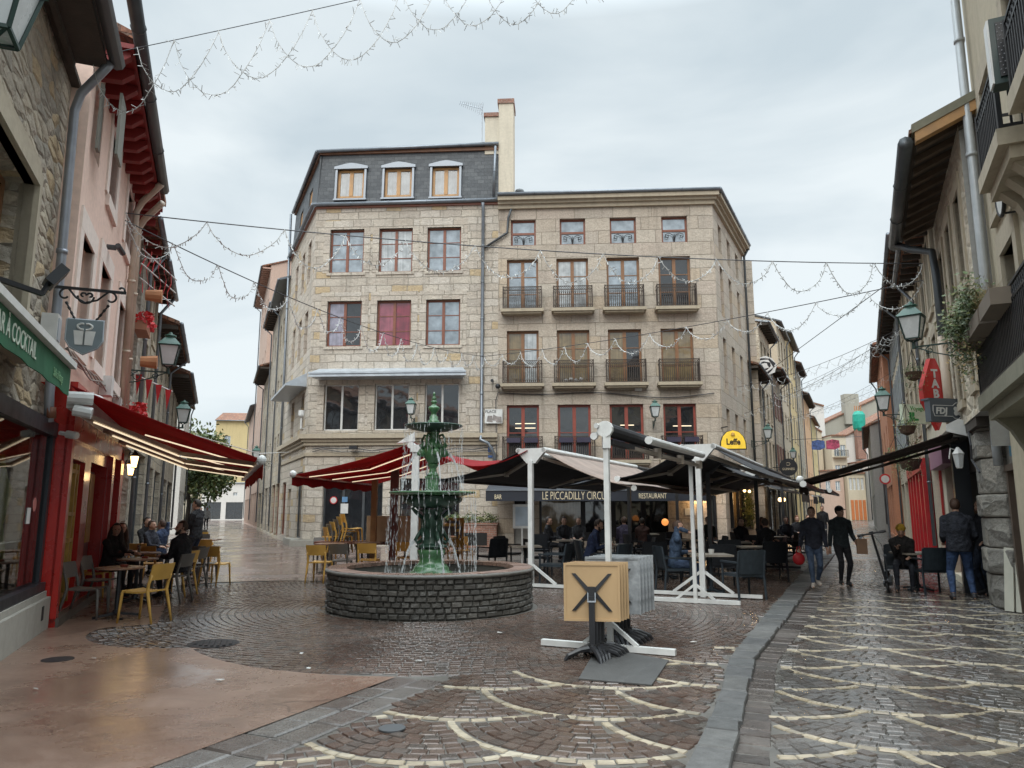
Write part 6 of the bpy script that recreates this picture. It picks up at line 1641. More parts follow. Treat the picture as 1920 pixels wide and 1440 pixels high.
mb = MB(); mb.tube([A - dr_ * .1 - er_ * .1, A - er_ * .1 + dr_ * .15], .075, 10); mb.prism([A + up * .05 - er_ * .45, A + up * .3 - er_ * .05, A + up * .1 - er_ * .05], dr_ * .1); mb.build('cassette', m_whitemetal, ca_)
for k in range(3):
    w0 = A + dr_ * (.3 + 1.5 * k) - er_ * .15 - up * .12; f0 = C0 + dr_ * (.5 + 1.5 * k) + up * .02 + er_ * .08; e = w0.lerp(f0, .5) + dr_ * .75 - up * .05
    q = MB(); q.bar(w0, e, .08, .05); q.bar(e, f0, .08, .05); arm = q.build('folding_arm', m_redpaint, ca_)
    q = MB(); q.bar(w0.lerp(e, .05) - up * .04, e - up * .04, .022, .018); q.bar(e - up * .042, f0.lerp(e, .05) - up * .04, .022, .018); q.build('light_strip', m_cream_lamp, arm)
mb = MB(); valance(mb, C0 - er_ * .03, D0 - er_ * .03, .2); mb.build('valance', m_redcloth, ca_)
q = MB(); q.obox(Vector((-3.02, 19.4, 1.4)), (.2, .16, 2.8)); tag(q.build('timber_post', M('dark_red_timber', (.13, .035, .026), .55, 0, .3, 5)), 'dark red timber post under the middle red awning', 'post')
q = MB(); q.obox(Vector((-3.75, 20.6, 1.35)), (.15, .16, 2.7)); tag(q.build('timber_post', M('ochre_timber', (.30, .16, .06), .5, 0, .2, 5)), 'ochre timber post behind the dark red one under the middle awning', 'post')

# two-winged terrace awnings on white frames; ridge runs along the lane
def butterfly(label, P, L_, zr, left, right, zl, zrg, mat_l, mat_r, far=True, fm=None):
    fm = fm or m_whitemetal
    t = thing('terrace_awning', label, 'awning', P)
    A = P + up * zr; B = A + DR * L_
    q = MB()
    for b in ([P, P + DR * L_] if far else [P]):
        q = MB(); q.obox(b + up * (zr / 2 - .05), (.098, .098, zr - .1), math.atan2(DR.y, DR.x))
        q.bar(b + ER * -1.05 + up * .05, b + ER * 1.05 + up * .05, .07, .06)
        for s in (-1, 1): q.bar(b + up * .48, b + ER * s * .55 + up * .08, .055, .05)
        q.build('frame', fm, t)
    q = MB()
    for b in (A, B - DR * .1): q.prism([b + ER * -.34 + up * .12, b + ER * -.30 + up * .17, b + ER * .30 + up * .17, b + ER * .34 + up * .12, b + ER * .1 - up * .15, b - ER * .1 - up * .15], DR * .12)
    q.tube([A + ER * .3 + up * .13, B + ER * .3 + up * .13], .055, 8); q.tube([A - ER * .3 + up * .13, B - ER * .3 + up * .13], .055, 8)
    q.build('cassette', fm, t)
    for s, w_, z_, mt in ((-1, left, zl, mat_l), (1, right, zrg, mat_r)):
        if not w_: continue
        C_ = P + ER * s * w_ + up * z_ ; D_ = C_ + DR * L_
        q = MB(); sheet(q, A + ER * s * .28 + up * .1, B + ER * s * .28 + up * .1, D_, C_, .11, 12, 8); q.build('fabric', mt, t, smooth=True)
        q = MB(); q.bar(C_, D_, .08, .07); q.build('front_rail', m_black, t)
        q = MB(); q.tube([C_ - DR * .03, C_ - DR * .001], .06, 10); q.build('end_cap', m_whitemetal, t)
        for k in (0, 1):
            w0 = A + DR * (.35 + (L_ - .7) * k) + ER * s * .12 - up * .02; f0 = C_ + DR * (.6 + (L_ - 1.2) * k) - ER * s * .05; e = w0.lerp(f0, .52) + DR * (.9 if k == 0 else -.9) - up * .05
            q = MB(); q.bar(w0, e, .09, .055); q.bar(e, f0, .08, .05); q.tube([e - up * .06, e + up * .06], .06, 8); q.build('folding_arm', M('beige_arm', (.33, .29, .25), .45, .3), t)
    return t
m_dgrey = M('dark_grey_metal', (.05, .052, .055), .45, .3)
PA = Vector((.40, 16.0, 0)); PB = Vector((3.55, 14.3, 0)); PC = Vector((1.13, 8.95, 0))
butterfly('terrace awning with one wing coloured as shaded and one as skylit on a white frame right of the fountain', PA, 7.2, 2.72, 2.3, 2.25, 2.25, 2.02, m_blackcloth, m_skylitcloth, False)  # same cloth: covered wing coloured black, skylight through the other painted tan
butterfly('dark terrace awning on a white frame beside the kerb', PB, 7.4, 2.66, 1.6, 1.85, 2.2, 2.05, m_blackcloth, m_blackcloth, False)
# far terrace roofs along the lane
butterfly('dark terrace awning deeper along the kerb with a grey frame', PB + DR * 7.6 + ER * .1, 7.5, 2.6, 2.4, 1.9, 2.15, 2.1, m_blackcloth, m_blackcloth, fm=m_dgrey)
butterfly('dark terrace awning in front of the restaurant facade', PA + DR * 7.4, 6.4, 2.7, 2.4, 2.2, 2.3, 2.25, m_blackcloth, m_blackcloth, fm=m_dgrey)
butterfly('low dark awning filling the gap between the two terrace rows', PA + DR * 4.4 + ER * 2.9, 7.0, 2.62, 1.6, 1.5, 2.3, 2.3, m_blackcloth, m_blackcloth, False, fm=m_dgrey)
# folded awning on two thin posts
fa_ = thing('folded_awning', 'rolled up awning on two thin white posts above the stacked tables', 'awning', PC)
Ld = 4.85; zc = 2.5; A = PC + up * zc; B = A + DR * Ld
q = MB()
for b in (PC, PC + DR * Ld):
    q = MB(); q.obox(b + up * (zc / 2), (.062, .062, zc), math.atan2(DR.y, DR.x)); q.bar(b - ER * .85 + up * .04, b + ER * .75 + up * .04, .075, .065)
    for s in (-1, 1): q.bar(b + up * .32, b + ER * s * .32 + up * .07, .05, .04)
    q.build('frame', m_whitemetal, fa_)
q = MB(); q.tube([A + up * .05, B + up * .05], .085, 12); q.bar(A - up * .09 + DR * .1, B - up * .09, .1, .06); q.build('fabric_roll', m_blackcloth, fa_)
q = MB(); q.tube([A + ER * .18 + DR * 1.3 + up * .02, B + ER * .18 + DR * .2 + up * .06], .055, 10); q.build('front_rail', m_whitemetal, fa_)
q = MB(); q.tube([A - DR * .06 + up * .05, A + DR * .0 + up * .05], .098, 12); q.obox(A - up * .08, (.09, .11, .2)); q.tube([A - DR * .05 - ER * .14 - up * .03, A - ER * .14 - up * .03], .045, 10); q.tube([A - DR * .08 - ER * .1 + up * .09, A - ER * .07 + up * .09], .034, 8); q.bar(A - ER * .02 + up * .05, A - ER * .16 - up * .03, .03, .05); q.build('end_bracket', m_whitemetal, fa_)
q = MB()
for k in range(3): w0 = A + DR * (.9 + 1.5 * k) - up * .1; q.bar(w0, w0 + DR * 1.1 + ER * .12 - up * .03, .06, .05); q.tube([w0 + DR * 1.1 + ER * .12 + up * .06, w0 + DR * 1.1 + ER * .12 - up * .08], .06, 8)
q.build('folding_arm', M('beige_arm', (.33, .29, .25), .45, .3), fa_)
# restaurant awning on the facade
pa_ = thing('restaurant_awning', 'black shop awning with gold lettering along the restaurant facade', 'awning', CF(13, 3, 1))
q = MB(); sheet(q, CF(8.0, 2.85, .1), CF(17.0, 2.85, .1), CF(17.0, 2.36, 2.4), CF(8.0, 2.36, 2.4), .03, 12, 5); q.build('fabric', M('slate_awning_cloth', (.055, .062, .075), .6, 0, .1, 2), pa_)
q = MB(); fbox(q, CF, 8.0, 17.0, 1.93, 2.34, 2.39, 2.41); q.build('valance', M('black_valance', (.012, .015, .024), .6), pa_)
q = MB(); fbox(q, CF, 8.0, 17.0, 2.345, 2.39, 2.36, 2.44); q.build('front_rail', m_zinc, pa_)
m_goldl = M('pale_gold_lettering', (.66, .56, .38), .5)
text_mesh('LE PICCADILLY CIRCUS', .46, m_goldl, pa_, CF(11.62, 2.13, 2.414), CF.d, (0, 0, 1), .56, .004, bold=-.004)
text_mesh('BAR', .27, m_goldl, pa_, CF(8.5, 2.09, 2.414), CF.d, (0, 0, 1), .6, .004)
text_mesh('RESTAURANT', .29, m_goldl, pa_, CF(14.7, 2.12, 2.414), CF.d, (0, 0, 1), .62, .004)
# brown awning of the bar on the right
ba = thing('brown_awning', 'brown awning stretched across from the bar house on the right', 'awning', RW(3, 3))
q = MB(); sheet(q, RW(.75, 3.02, .3), RW(3.2, 3.02, .3), RW(3.2, 2.14, 3.05), RW(.75, 2.14, 3.05), .02, 8, 6); q.build('fabric', m_browncloth, ba)
q = MB(); q.bar(RW(.7, 2.12, 3.05), RW(3.25, 2.12, 3.05), .1, .09); valance(q, RW(.7, 2.08, 3.08), RW(3.25, 2.08, 3.08), .16); q.build('front_rail', m_browncloth, ba)
q = MB(); q.ball(RW(.68, 2.17, 3.05), .075, 10, 7); q.build('end_cap', m_whitemetal, ba)
q = MB(); fbox(q, RW, .75, 3.2, 2.9, 3.12, .14, .4); q.build('cassette', M('dark_case', (.05, .045, .04), .5), ba)
q = MB(); q.prism([RW(.7, 2.88, .12), RW(.7, 3.0, .5), RW(.7, 3.12, .5), RW(.7, 3.22, .3), RW(.7, 3.16, .12)], RW.d * .04); q.build('end_plate', m_whitemetal, ba)
for s in (.95, 2.8):
    q = MB(); e = RW(s + .5, 2.52, 1.6); q.bar(RW(s, 2.88, .3), e, .08, .05); q.bar(e, RW(s, 2.14, 3.0), .08, .05); q.build('folding_arm', m_browncloth, ba)
# dark awnings farther along the lane
for k, (s, w_, z, o_, lab) in enumerate(((.5, 6.0, 2.75, 2.2, 'brown shop awning hanging over the first terrace of the lane'), (7.0, 4.6, 2.7, 2.4, 'dark grey shop awning past the lane lantern'), (12.5, 5, 2.8, 2.4, 'grey shop awning with a pale rail farther up the lane'), (19, 6, 2.8, 2.2, 'faint dark awning at the bend of the lane'))):
    t = thing('shop_awning', lab, 'awning', CR2(s, z)); q = MB(); sheet(q, CR2(s, z + .35, .1), CR2(s + w_, z + .35, .1), CR2(s + w_, z - .3, o_), CR2(s, z - .3, o_), .03); q.build('fabric', m_browncloth if k == 0 else m_blackcloth, t)
    q = MB(); q.bar(CR2(s, z - .3, o_), CR2(s + w_, z - .3, o_), .09, .08); q.build('front_rail', m_whitemetal, t)
    q = MB(); valance(q, CR2(s, z - .33, o_ + .05), CR2(s + w_, z - .33, o_ + .05), .42); q.build('valance', m_browncloth if k == 0 else m_blackcloth, t)
# long awning of the restaurant on the lane side
t = thing('shop_awning', 'long dark awning over the lit lane side of the balcony house', 'awning', CR(4, 2.9)); q = MB(); sheet(q, CR(.3, 3.1, .1), CR(7.6, 3.1, .1), CR(7.6, 2.4, 2.2), CR(.3, 2.4, 2.2), .03); q.build('fabric', m_blackcloth, t); q = MB(); q.bar(CR(.3, 2.4, 2.2), CR(7.6, 2.4, 2.2), .08, .07); q.build('front_rail', m_black, t)

# ------------------------------------------------------------------ signs on the lane
ys = thing('yellow_arch_sign', 'yellow arched beer sign projecting from the balcony house corner', 'sign', CF(17.7, 5, .2))
c = CF(18.4, 4.15, .55); X = CF.d; 
arch = [(x * .84, z * .84) for x, z in ((-.62, 0), (.62, 0), (.6, .35), (.5, .62), (.3, .84), (0, .93), (-.3, .84), (-.5, .62), (-.6, .35))]
q = MB(); q.prism([c + X * x * 1.08 + up * (z * 1.08 - .04) for x, z in arch], -CF.n * .12); q.build('case', m_black, ys)
q = MB(); q.prism([c + CF.n * .004 + X * x + up * (z + .0) for x, z in arch], CF.n * .01); fc = q.build('face', M('yellow_sign_face', (.78, .52, .05), .4, emit=.25), ys)
text_mesh('Leffe', .36, m_black, ys, c + CF.n * .018 + up * .28, X, up, .85, .003, bold=.012)
q = MB(); q.lathe([(.0, 0), (.09, .02), (.07, .12), (.0, .17)], 8, c + CF.n * .02 + up * .54); q.build('emblem', m_gold, fc)
q = MB(); q.bar(c - X * .2 + up * .95 - CF.n * .06, CF(18.05, 5.1, 0), .04); q.build('bracket', m_iron, ys)
gs = thing('round_black_sign', 'round black beer sign on the left of the lane', 'sign', CR2(9, 4.3)); 
def lane_face(fr, s, z, o): return fr(s, z, o)
Xl = RW.n * -1; Xl = Vector((CR2.n.x, CR2.n.y, 0)); Nl = -CR2.d
c = CR2(9.6, 4.25, .95); q = MB(); q.prism([c + Xl * .55 * math.cos(a) + up * .55 * math.sin(a) for a in [i * math.pi / 12 for i in range(24)]], Nl * .1); q.bar(CR2(9.6, 4.25, 0), c, .05); q.build('disc', m_black, gs)
text_mesh('GUINNESS', .2, m_goldl, gs, c + Nl * .105 + up * -.12, Xl, up, .8, .003); 
q = MB(); q.tube([c + Nl * .11 + Xl * .12 * math.cos(a) + up * (.2 + .1 * math.sin(a)) for a in [-2.6, -2, -1, 0, 1, 2, 2.6]], .012, 5); q.build('harp_emblem', m_goldl, gs)
ks = thing('black_rectangular_sign', 'black rectangular beer sign under the round one on the left of the lane', 'sign', CR2(9, 3.3)); c = CR2(9.6, 3.18, .95)
q = MB(); q.prism([c + Xl * x + up * z for x, z in ((-.72, -.3), (.72, -.3), (.72, .3), (-.72, .3))], Nl * .1); q.bar(CR2(9.6, 3.2, 0), c, .05); q.build('panel', m_black, ks); text_mesh('Carlsberg', .36, m_whitef, ks, c + Nl * .105, Xl, up, .78, .003, shear=.2)
# grey lottery sign
Xr = Vector((.98, .2, 0)).normalized(); Nr = Xr.cross(up)
fs_ = thing('grey_shop_sign', 'slate grey shop sign with white clover logo beside the stone pillar', 'sign', RW(1, 3.6)); c = RW(.95, 3.4, .42)
q = MB(); q.prism([c + Xr * x + up * z for x, z in ((-.38, -.2), (.38, -.2), (.38, .2), (-.38, .2))], Nr * -.14); q.prism([c + Xr * x + up * z for x, z in ((-.4, .2), (.4, .2), (.4, .235), (-.4, .235))], Nr * -.2); q.bar(c + Xr * .38 + up * .1 - Nr * .07, c + Xr * .7 + up * .1 - Nr * .07, .1, .12); q.build('panel', M('slate_sign_face', (.085, .10, .115), .45), fs_)
text_mesh('FDJ', .165, m_whitef, fs_, c + Nr * .004 + Xr * -.15 - up * .005, Xr, up, 1.0, .003, bold=.006, shear=.15)
q = MB(); pts = [c + Nr * .006 + Xr * x + up * z for x, z in ((-.32, .1), (.1, .1), (.17, .155), (.24, .15), (.35, .03), (.33, -.03), (.2, -.15), (.13, -.14), (.08, -.1), (-.3, -.1), (-.33, .0), (-.32, .1))]; q.tube(pts, .007, 4)
for k in range(4):
    a = k * math.pi / 2 + .785; cc = c + Xr * (.2 + .055 * math.cos(a)) + up * (.0 + .055 * math.sin(a))
    q.prism([cc + Nr * .002 + Xr * .045 * math.cos(t) + up * .045 * math.sin(t) for t in [i * math.pi / 6 for i in range(12)]], Nr * .006)
q.build('clover_logo', m_whitef, fs_)
ts = thing('red_diamond_sign', 'red diamond shaped tobacco sign with white letters on the right', 'sign', RW(3, 4.3)); c = RW(2.6, 3.95, .45)
q = MB(); q.prism([c + Xr * x + up * z for x, z in ((0, -.75), (.3, -.15), (.3, .15), (.06, .75), (-.06, .75), (-.3, .15), (-.3, -.15))], Nr * -.12); q.bar(c + Xr * .25 - Nr * .05, RW(2.6, 3.95, .1), .04); q.build('panel', M('tobacco_red', (.55, .03, .025), .35), ts)
for k, ch_ in enumerate('TABAC'): text_mesh(ch_, .24, m_whitef, ts, c + Nr * .006 + up * (.42 - .21 * k), Xr, up, 1.0, .003, bold=.01)
vs_ = thing('travel_sign', 'pale green travel agency sign behind the hanging basket', 'sign', RW(4, 3.6)); c = RW(4.1, 3.72, .7)
q = MB(); q.prism([c + Xr * x + up * z for x, z in ((-.4, -.22), (.4, -.22), (.4, .22), (-.4, .22))], Nr * -.1); q.bar(c + Xr * .4, RW(4.1, 3.72, .1), .04); q.build('panel', M('pale_green_sign', (.56, .62, .47), .5), vs_)
text_mesh('Voyages', .14, M('sign_green', (.02, .24, .05), .5), vs_, c + Nr * .004 + up * .12, Xr, up, .9, .003); text_mesh('JL', .24, M('sign_green', (.02, .24, .05), .5), vs_, c + Nr * .004 - up * .07 - Xr * .14, Xr, up, 1.3, .003, bold=.012)
# menu board
mbd = thing('menu_board', 'white framed menu board standing at the front of the terrace', 'menu board', (.27, 18.2, 0))
q = MB(); q.box((.02, 18.2, 1.15), (.48, 18.26, 1.72)); q.box((.22, 18.21, 0), (.26, 18.25, 1.15)); q.build('frame', m_whitemetal, mbd); q = MB(); q.box((.08, 18.194, 1.21), (.42, 18.199, 1.66)); q.build('menu_sheet', M('pale_blue_sheet', (.42, .5, .58), .5), mbd)
# ------------------------------------------------------------------ chairs and tables
m_ychair = M('mustard_resin', (.58, .335, .075), .45, 0, .1, 4)
m_gchair = M('taupe_resin', (.12, .11, .098), .5, 0, .1, 4)
m_wick = M('dark_wicker', (.016, .019, .024), .5, 0, .3, 30, .3, spec=.35)
m_wick2 = M('blue_grey_resin', (.025, .034, .042), .45, 0, .2, 12, spec=.35)
def bistro(mat, label, group):
    """resin side chair facing +x"""
    t = thing('bistro_chair', label, 'chair', group=group)
    m = MB(); n = 8
    pts = [(-.21 + .43 * i / n, .455 - .018 * math.sin(math.pi * i / n)) for i in range(n + 1)]
    for (x0, z0), (x1, z1) in zip(pts, pts[1:]): m.hexa([(x0, -.21, z0 - .022), (x1, -.215, z1 - .022), (x1, .215, z1 - .022), (x0, .21, z0 - .022), (x0, -.21, z0), (x1, -.215, z1), (x1, .215, z1), (x0, .21, z0)])
    m.build('seat', mat, t)
    for s in (-1, 1):
        m = MB(); m.tube([(.2, s * .19, .45), (.222, s * .2, .41), (.235, s * .21, .2), (.25, s * .22, 0)], [.022, .024, .02, .015], 7); m.build('leg', mat, t, smooth=True)
        m = MB(); m.tube([(-.31, s * .205, 0), (-.25, s * .2, .25), (-.2, s * .195, .45), (-.215, s * .2, .55), (-.255, s * .2, .68)], [.015, .021, .025, .023, .02], 7); m.build('leg', mat, t, smooth=True)
    m = MB()
    rows_ = [(-.235, .60), (-.255, .68), (-.275, .75), (-.295, .825)]
    for (x0, z0), (x1, z1) in zip(rows_, rows_[1:]):
        for i in range(6):
            y0 = -.222 + .444 * i / 6; y1 = y0 + .444 / 6; c = lambda y: -.035 * math.cos(y / .222 * 1.4)
            m.hexa([(x0 + c(y0), y0, z0), (x0 + c(y0) + .022, y0, z0), (x0 + c(y1) + .022, y1, z0), (x0 + c(y1), y1, z0), (x1 + c(y0), y0, z1), (x1 + c(y0) + .022, y0, z1), (x1 + c(y1) + .022, y1, z1), (x1 + c(y1), y1, z1)])
    m.build('backrest', mat, t)
    return t
def armchair(mat, label, group):
    t = thing('terrace_armchair', label, 'armchair', group=group)
    m = MB(); m.box((-.25, -.26, .40), (.27, .26, .45)); m.build('seat', mat, t)
    m = MB()
    for i in range(6):
        y0 = -.25 + .5 * i / 6; y1 = y0 + .5 / 6; c = lambda y: -.04 * math.cos(y / .25 * 1.4)
        m.hexa([(-.25 + c(y0), y0, .45), (-.22 + c(y0), y0, .45), (-.22 + c(y1), y1, .45), (-.25 + c(y1), y1, .45), (-.34 + c(y0), y0, .88), (-.31 + c(y0), y0, .88), (-.31 + c(y1), y1, .88), (-.34 + c(y1), y1, .88)])
    m.build('backrest', mat, t)
    for s in (-1, 1):
        m = MB(); m.tube([(.25, s * .27, 0), (.24, s * .27, .64)], .022, 6); m.build('leg', mat, t)
        m = MB(); m.tube([(-.3, s * .27, 0), (-.26, s * .27, .42), (-.33, s * .26, .86)], .022, 6); m.build('leg', mat, t)
        m = MB(); m.obox((-.02, s * .275, .655), (.58, .055, .03)); m.build('armrest', mat, t)
    return t
def table(label, group, square=False, top=None, leg=None, r=.34, h=.74):
    t = thing('cafe_table', label, 'table', group=group)
    m = MB()
    if square: m.box((-r, -r, h - .035), (r, r, h))
    else: m.lathe([(r - .005, h - .028), (r, h - .022), (r, h - .004), (r - .006, h)], 28)
    m.build('tabletop', top, t)
    m = MB(); m.tube([(0, 0, .04), (0, 0, h - .03)], .032, 8); m.build('column', leg, t)
    m = MB()
    for k in range(4):
        a = k * math.pi / 2 + .5; m.bar((0, 0, .07), (.32 * math.cos(a), .32 * math.sin(a), .02), .05, .035)
    m.lathe([(.06, .05), (.05, .12)], 10); m.build('foot', leg, t)
    return t
m_walnut = M('reddish_tabletop', (.26, .15, .10), .3, 0, .2, 6, coat=.3)
m_greytop = M('weathered_wood_tabletop', (.27, .24, .20), .5, 0, .25, 8)
protos = {}
def place(kind, px, rz, label, group, ground=True, z=0.0):
    p = G(*px) if ground else Vector(px)
    p.z = z
    if kind not in protos:
        mk = {'y': lambda: bistro(m_ychair, label, group), 'g': lambda: bistro(m_gchair, label, group), 'b': lambda: bistro(M('ochre_brown_resin', (.36, .18, .035), .45, 0, .1, 4), label, group), 'a': lambda: armchair(m_wick, label, group), 's': lambda: armchair(m_wick2, label, group),
              'r': lambda: table(label, group, False, m_walnut, m_black), 'q': lambda: table(label, group, True, m_walnut, m_gchair, .36), 't': lambda: table(label, group, True, m_greytop, m_wick2, .36)}
        protos[kind] = o = mk[kind](); o.location = p; o.rotation_euler = (0, 0, rz); return o
    return dup(protos[kind], p, rz, label, group)
gl = 'bistro chairs of the red bar'
T1 = G(217, 1158)
place('r', (217, 1158), .2, 'front round table of the red bar, between a grey and a yellow chair', 'round tables of the red bar')
place('r', (252, 1128), .6, 'second round table of the red bar, where the long-haired woman sits', 'round tables of the red bar')
place('r', (262, 1106), 1.0, 'third round table of the red bar with a glass on it', 'round tables of the red bar')
place('g', (158, 1160), .15, 'grey bistro chair nearest the camera on the wall side of the front table', gl)
place('y', (268, 1166), math.pi - .25, 'yellow bistro chair nearest the camera, right of the front round table', gl)
place('g', (185, 1137), .1, 'second grey bistro chair on the wall side, just behind the nearest one', gl)
place('y', (172, 1120), .2, 'yellow bistro chair against the red wall behind two grey chairs', gl)
place('g', (318, 1128), math.pi - .1, 'grey bistro chair beside the seated bearded man, on the street side', gl)
place('y', (330, 1116), math.pi - .15, 'yellow bistro chair between the grey street-side chair and the bearded man', gl)
place('g', (352, 1104), math.pi - .1, 'grey bistro chair under the seated bearded man', gl)
place('b', (276, 1096), -math.pi / 2 + .1 + math.pi, 'ochre brown chair seen from behind at the third round table', gl)
place('b', (262, 1086), math.pi / 2, 'ochre brown chair behind the glass on the third table', gl)
place('g', (226, 1090), math.pi / 2 - .1, 'grey chair seen from behind close to the red post', gl)
place('y', (402, 1096), math.pi / 2 - .15, 'yellow chair standing alone at the street edge of the terrace, back to camera', gl)
place('q', (372, 1088), .1, 'square table next to the lone yellow chair', 'square tables of the red bar')
place('g', (378, 1096), math.pi / 2, 'grey chair partly behind the lone yellow chair', gl)
place('b', (386, 1070), math.pi / 2, 'ochre chair in the second street-side row of the red bar', gl)
place('q', (382, 1060), .1, 'square table in the second street-side row of the red bar', 'square tables of the red bar')
place('g', (384, 1050), math.pi / 2, 'grey chair in the third street-side row of the red bar', gl)
place('y', (382, 1042), math.pi / 2, 'yellow chair in the fourth street-side row of the red bar', gl)
place('g', (381, 1034), math.pi / 2, 'grey chair farthest up the street-side row of the red bar', gl)
place('r', (292, 1074), .4, 'round table of the group sitting by the far wall of the red bar', 'round tables of the red bar')
gm_ = 'bistro chairs behind the fountain'
place('y', (598, 1092), math.pi / 2 - .1, 'yellow chair left of the fountain basin, back to camera', gm_)
place('g', (637, 1088), math.pi / 2, 'grey chair right next to the yellow chair left of the fountain basin', gm_)
place('y', (690, 1086), math.pi / 2, 'yellow chair just behind the left rim of the fountain', gm_)
place('q', (620, 1074), 0, 'dark square table behind the yellow chair left of the fountain', 'square tables behind the fountain')
place('b', (612, 1060), -math.pi / 2, 'ochre chair facing the camera at the table left of the fountain', gm_)
place('g', (596, 1066), -math.pi / 2, 'grey chair at the outer left of the table behind the fountain', gm_)
place('q', (690, 1070), 0, 'dark square table straight behind the left rim of the fountain', 'square tables behind the fountain')
place('b', (760, 1080), math.pi / 2, 'ochre chair behind the water curtain left of the fountain stem', gm_)
place('g', (772, 1078), math.pi / 2 + .2, 'grey chair between the red post and the fountain stem', gm_)
place('b', (848, 1068), math.pi / 2 + .4, 'ochre chair behind the water right of the fountain stem', gm_)
place('b', (868, 1062), -1.2, 'ochre chair facing away beyond the right water curtain', gm_)
# long counter with stacked chairs
ct = thing('serving_counter', 'pale wooden serving counter box on legs behind the fountain', 'counter', (-3.6, 20.6, 0))
q = MB(); q.box((-4.0, 20.9, .72), (-1.9, 21.4, 1.42)); q.build('panel', M('pale_wood_panel', (.50, .36, .22), .5, 0, .15, 5), ct)
q = MB()
for x in (-3.95, -1.95):
    for y in (20.95, 21.35): q.tube([(x, y, 0), (x, y, .72)], .03, 6)
q.build('leg', m_darkwood, ct); q = MB(); q.box((-4.02, 20.88, .64), (-1.88, 21.42, .715)); q.build('frame', M('red_brown_board', (.14, .05, .03), .5), ct)
bk = thing('wire_basket', 'pale wire basket standing on the wooden counter', 'basket', (-2.9, 21.0, 1.42))
q = MB(); q.lathe([(.13, 1.43), (.17, 1.6)], 10, (-2.95, 21.1, 0), cap=False); q.tube([(-2.95 + .15 * math.cos(a), 21.1, 1.6 + .2 * math.sin(a)) for a in [i * math.pi / 8 for i in range(9)]], .012, 5); q.build('wire', M('pale_blue_wire', (.4, .55, .6), .4), bk)
st = MB(); st.box((-5.3, 20.4, .68), (-4.05, 21.2, .75))
stt = thing('dark_table', 'dark red table carrying the stacked chairs behind the fountain', 'table', (-4.6, 20.8, 0)); st.build('tabletop', M('red_brown_board', (.14, .05, .03), .5), stt); q = MB()
for x in (-5.2, -4.15):
    for y in (20.45, 21.15): q.tube([(x, y, 0), (x, y, .68)], .03, 6)
q.build('leg', m_darkwood, stt)
for k in range(6):
    kind = 'ygygyy'[k]; o = place(kind, (-4.82 + .09 * k, 20.75, .0), .5, ['bottom yellow chair of the tilted chair stack', 'grey chair second from the bottom of the chair stack', 'yellow chair third from the bottom of the chair stack', 'grey chair fourth from the bottom of the chair stack', 'yellow chair next to the top of the chair stack', 'top yellow chair of the tilted chair stack'][k], 'stacked bistro chairs', False, .3 + .07 * k)
for k in range(4):
    kind = 'gygb'[k]; place(kind, (-1.75 + .05 * k, 21.0, 0), math.pi / 2 + .3, ['lowest grey chair stacked behind the fountain stem', 'yellow chair second in the stack behind the fountain stem', 'grey chair third in the stack behind the fountain stem', 'ochre chair on top of the stack behind the fountain stem'][k], 'stacked bistro chairs', False, .32 + .075 * k)
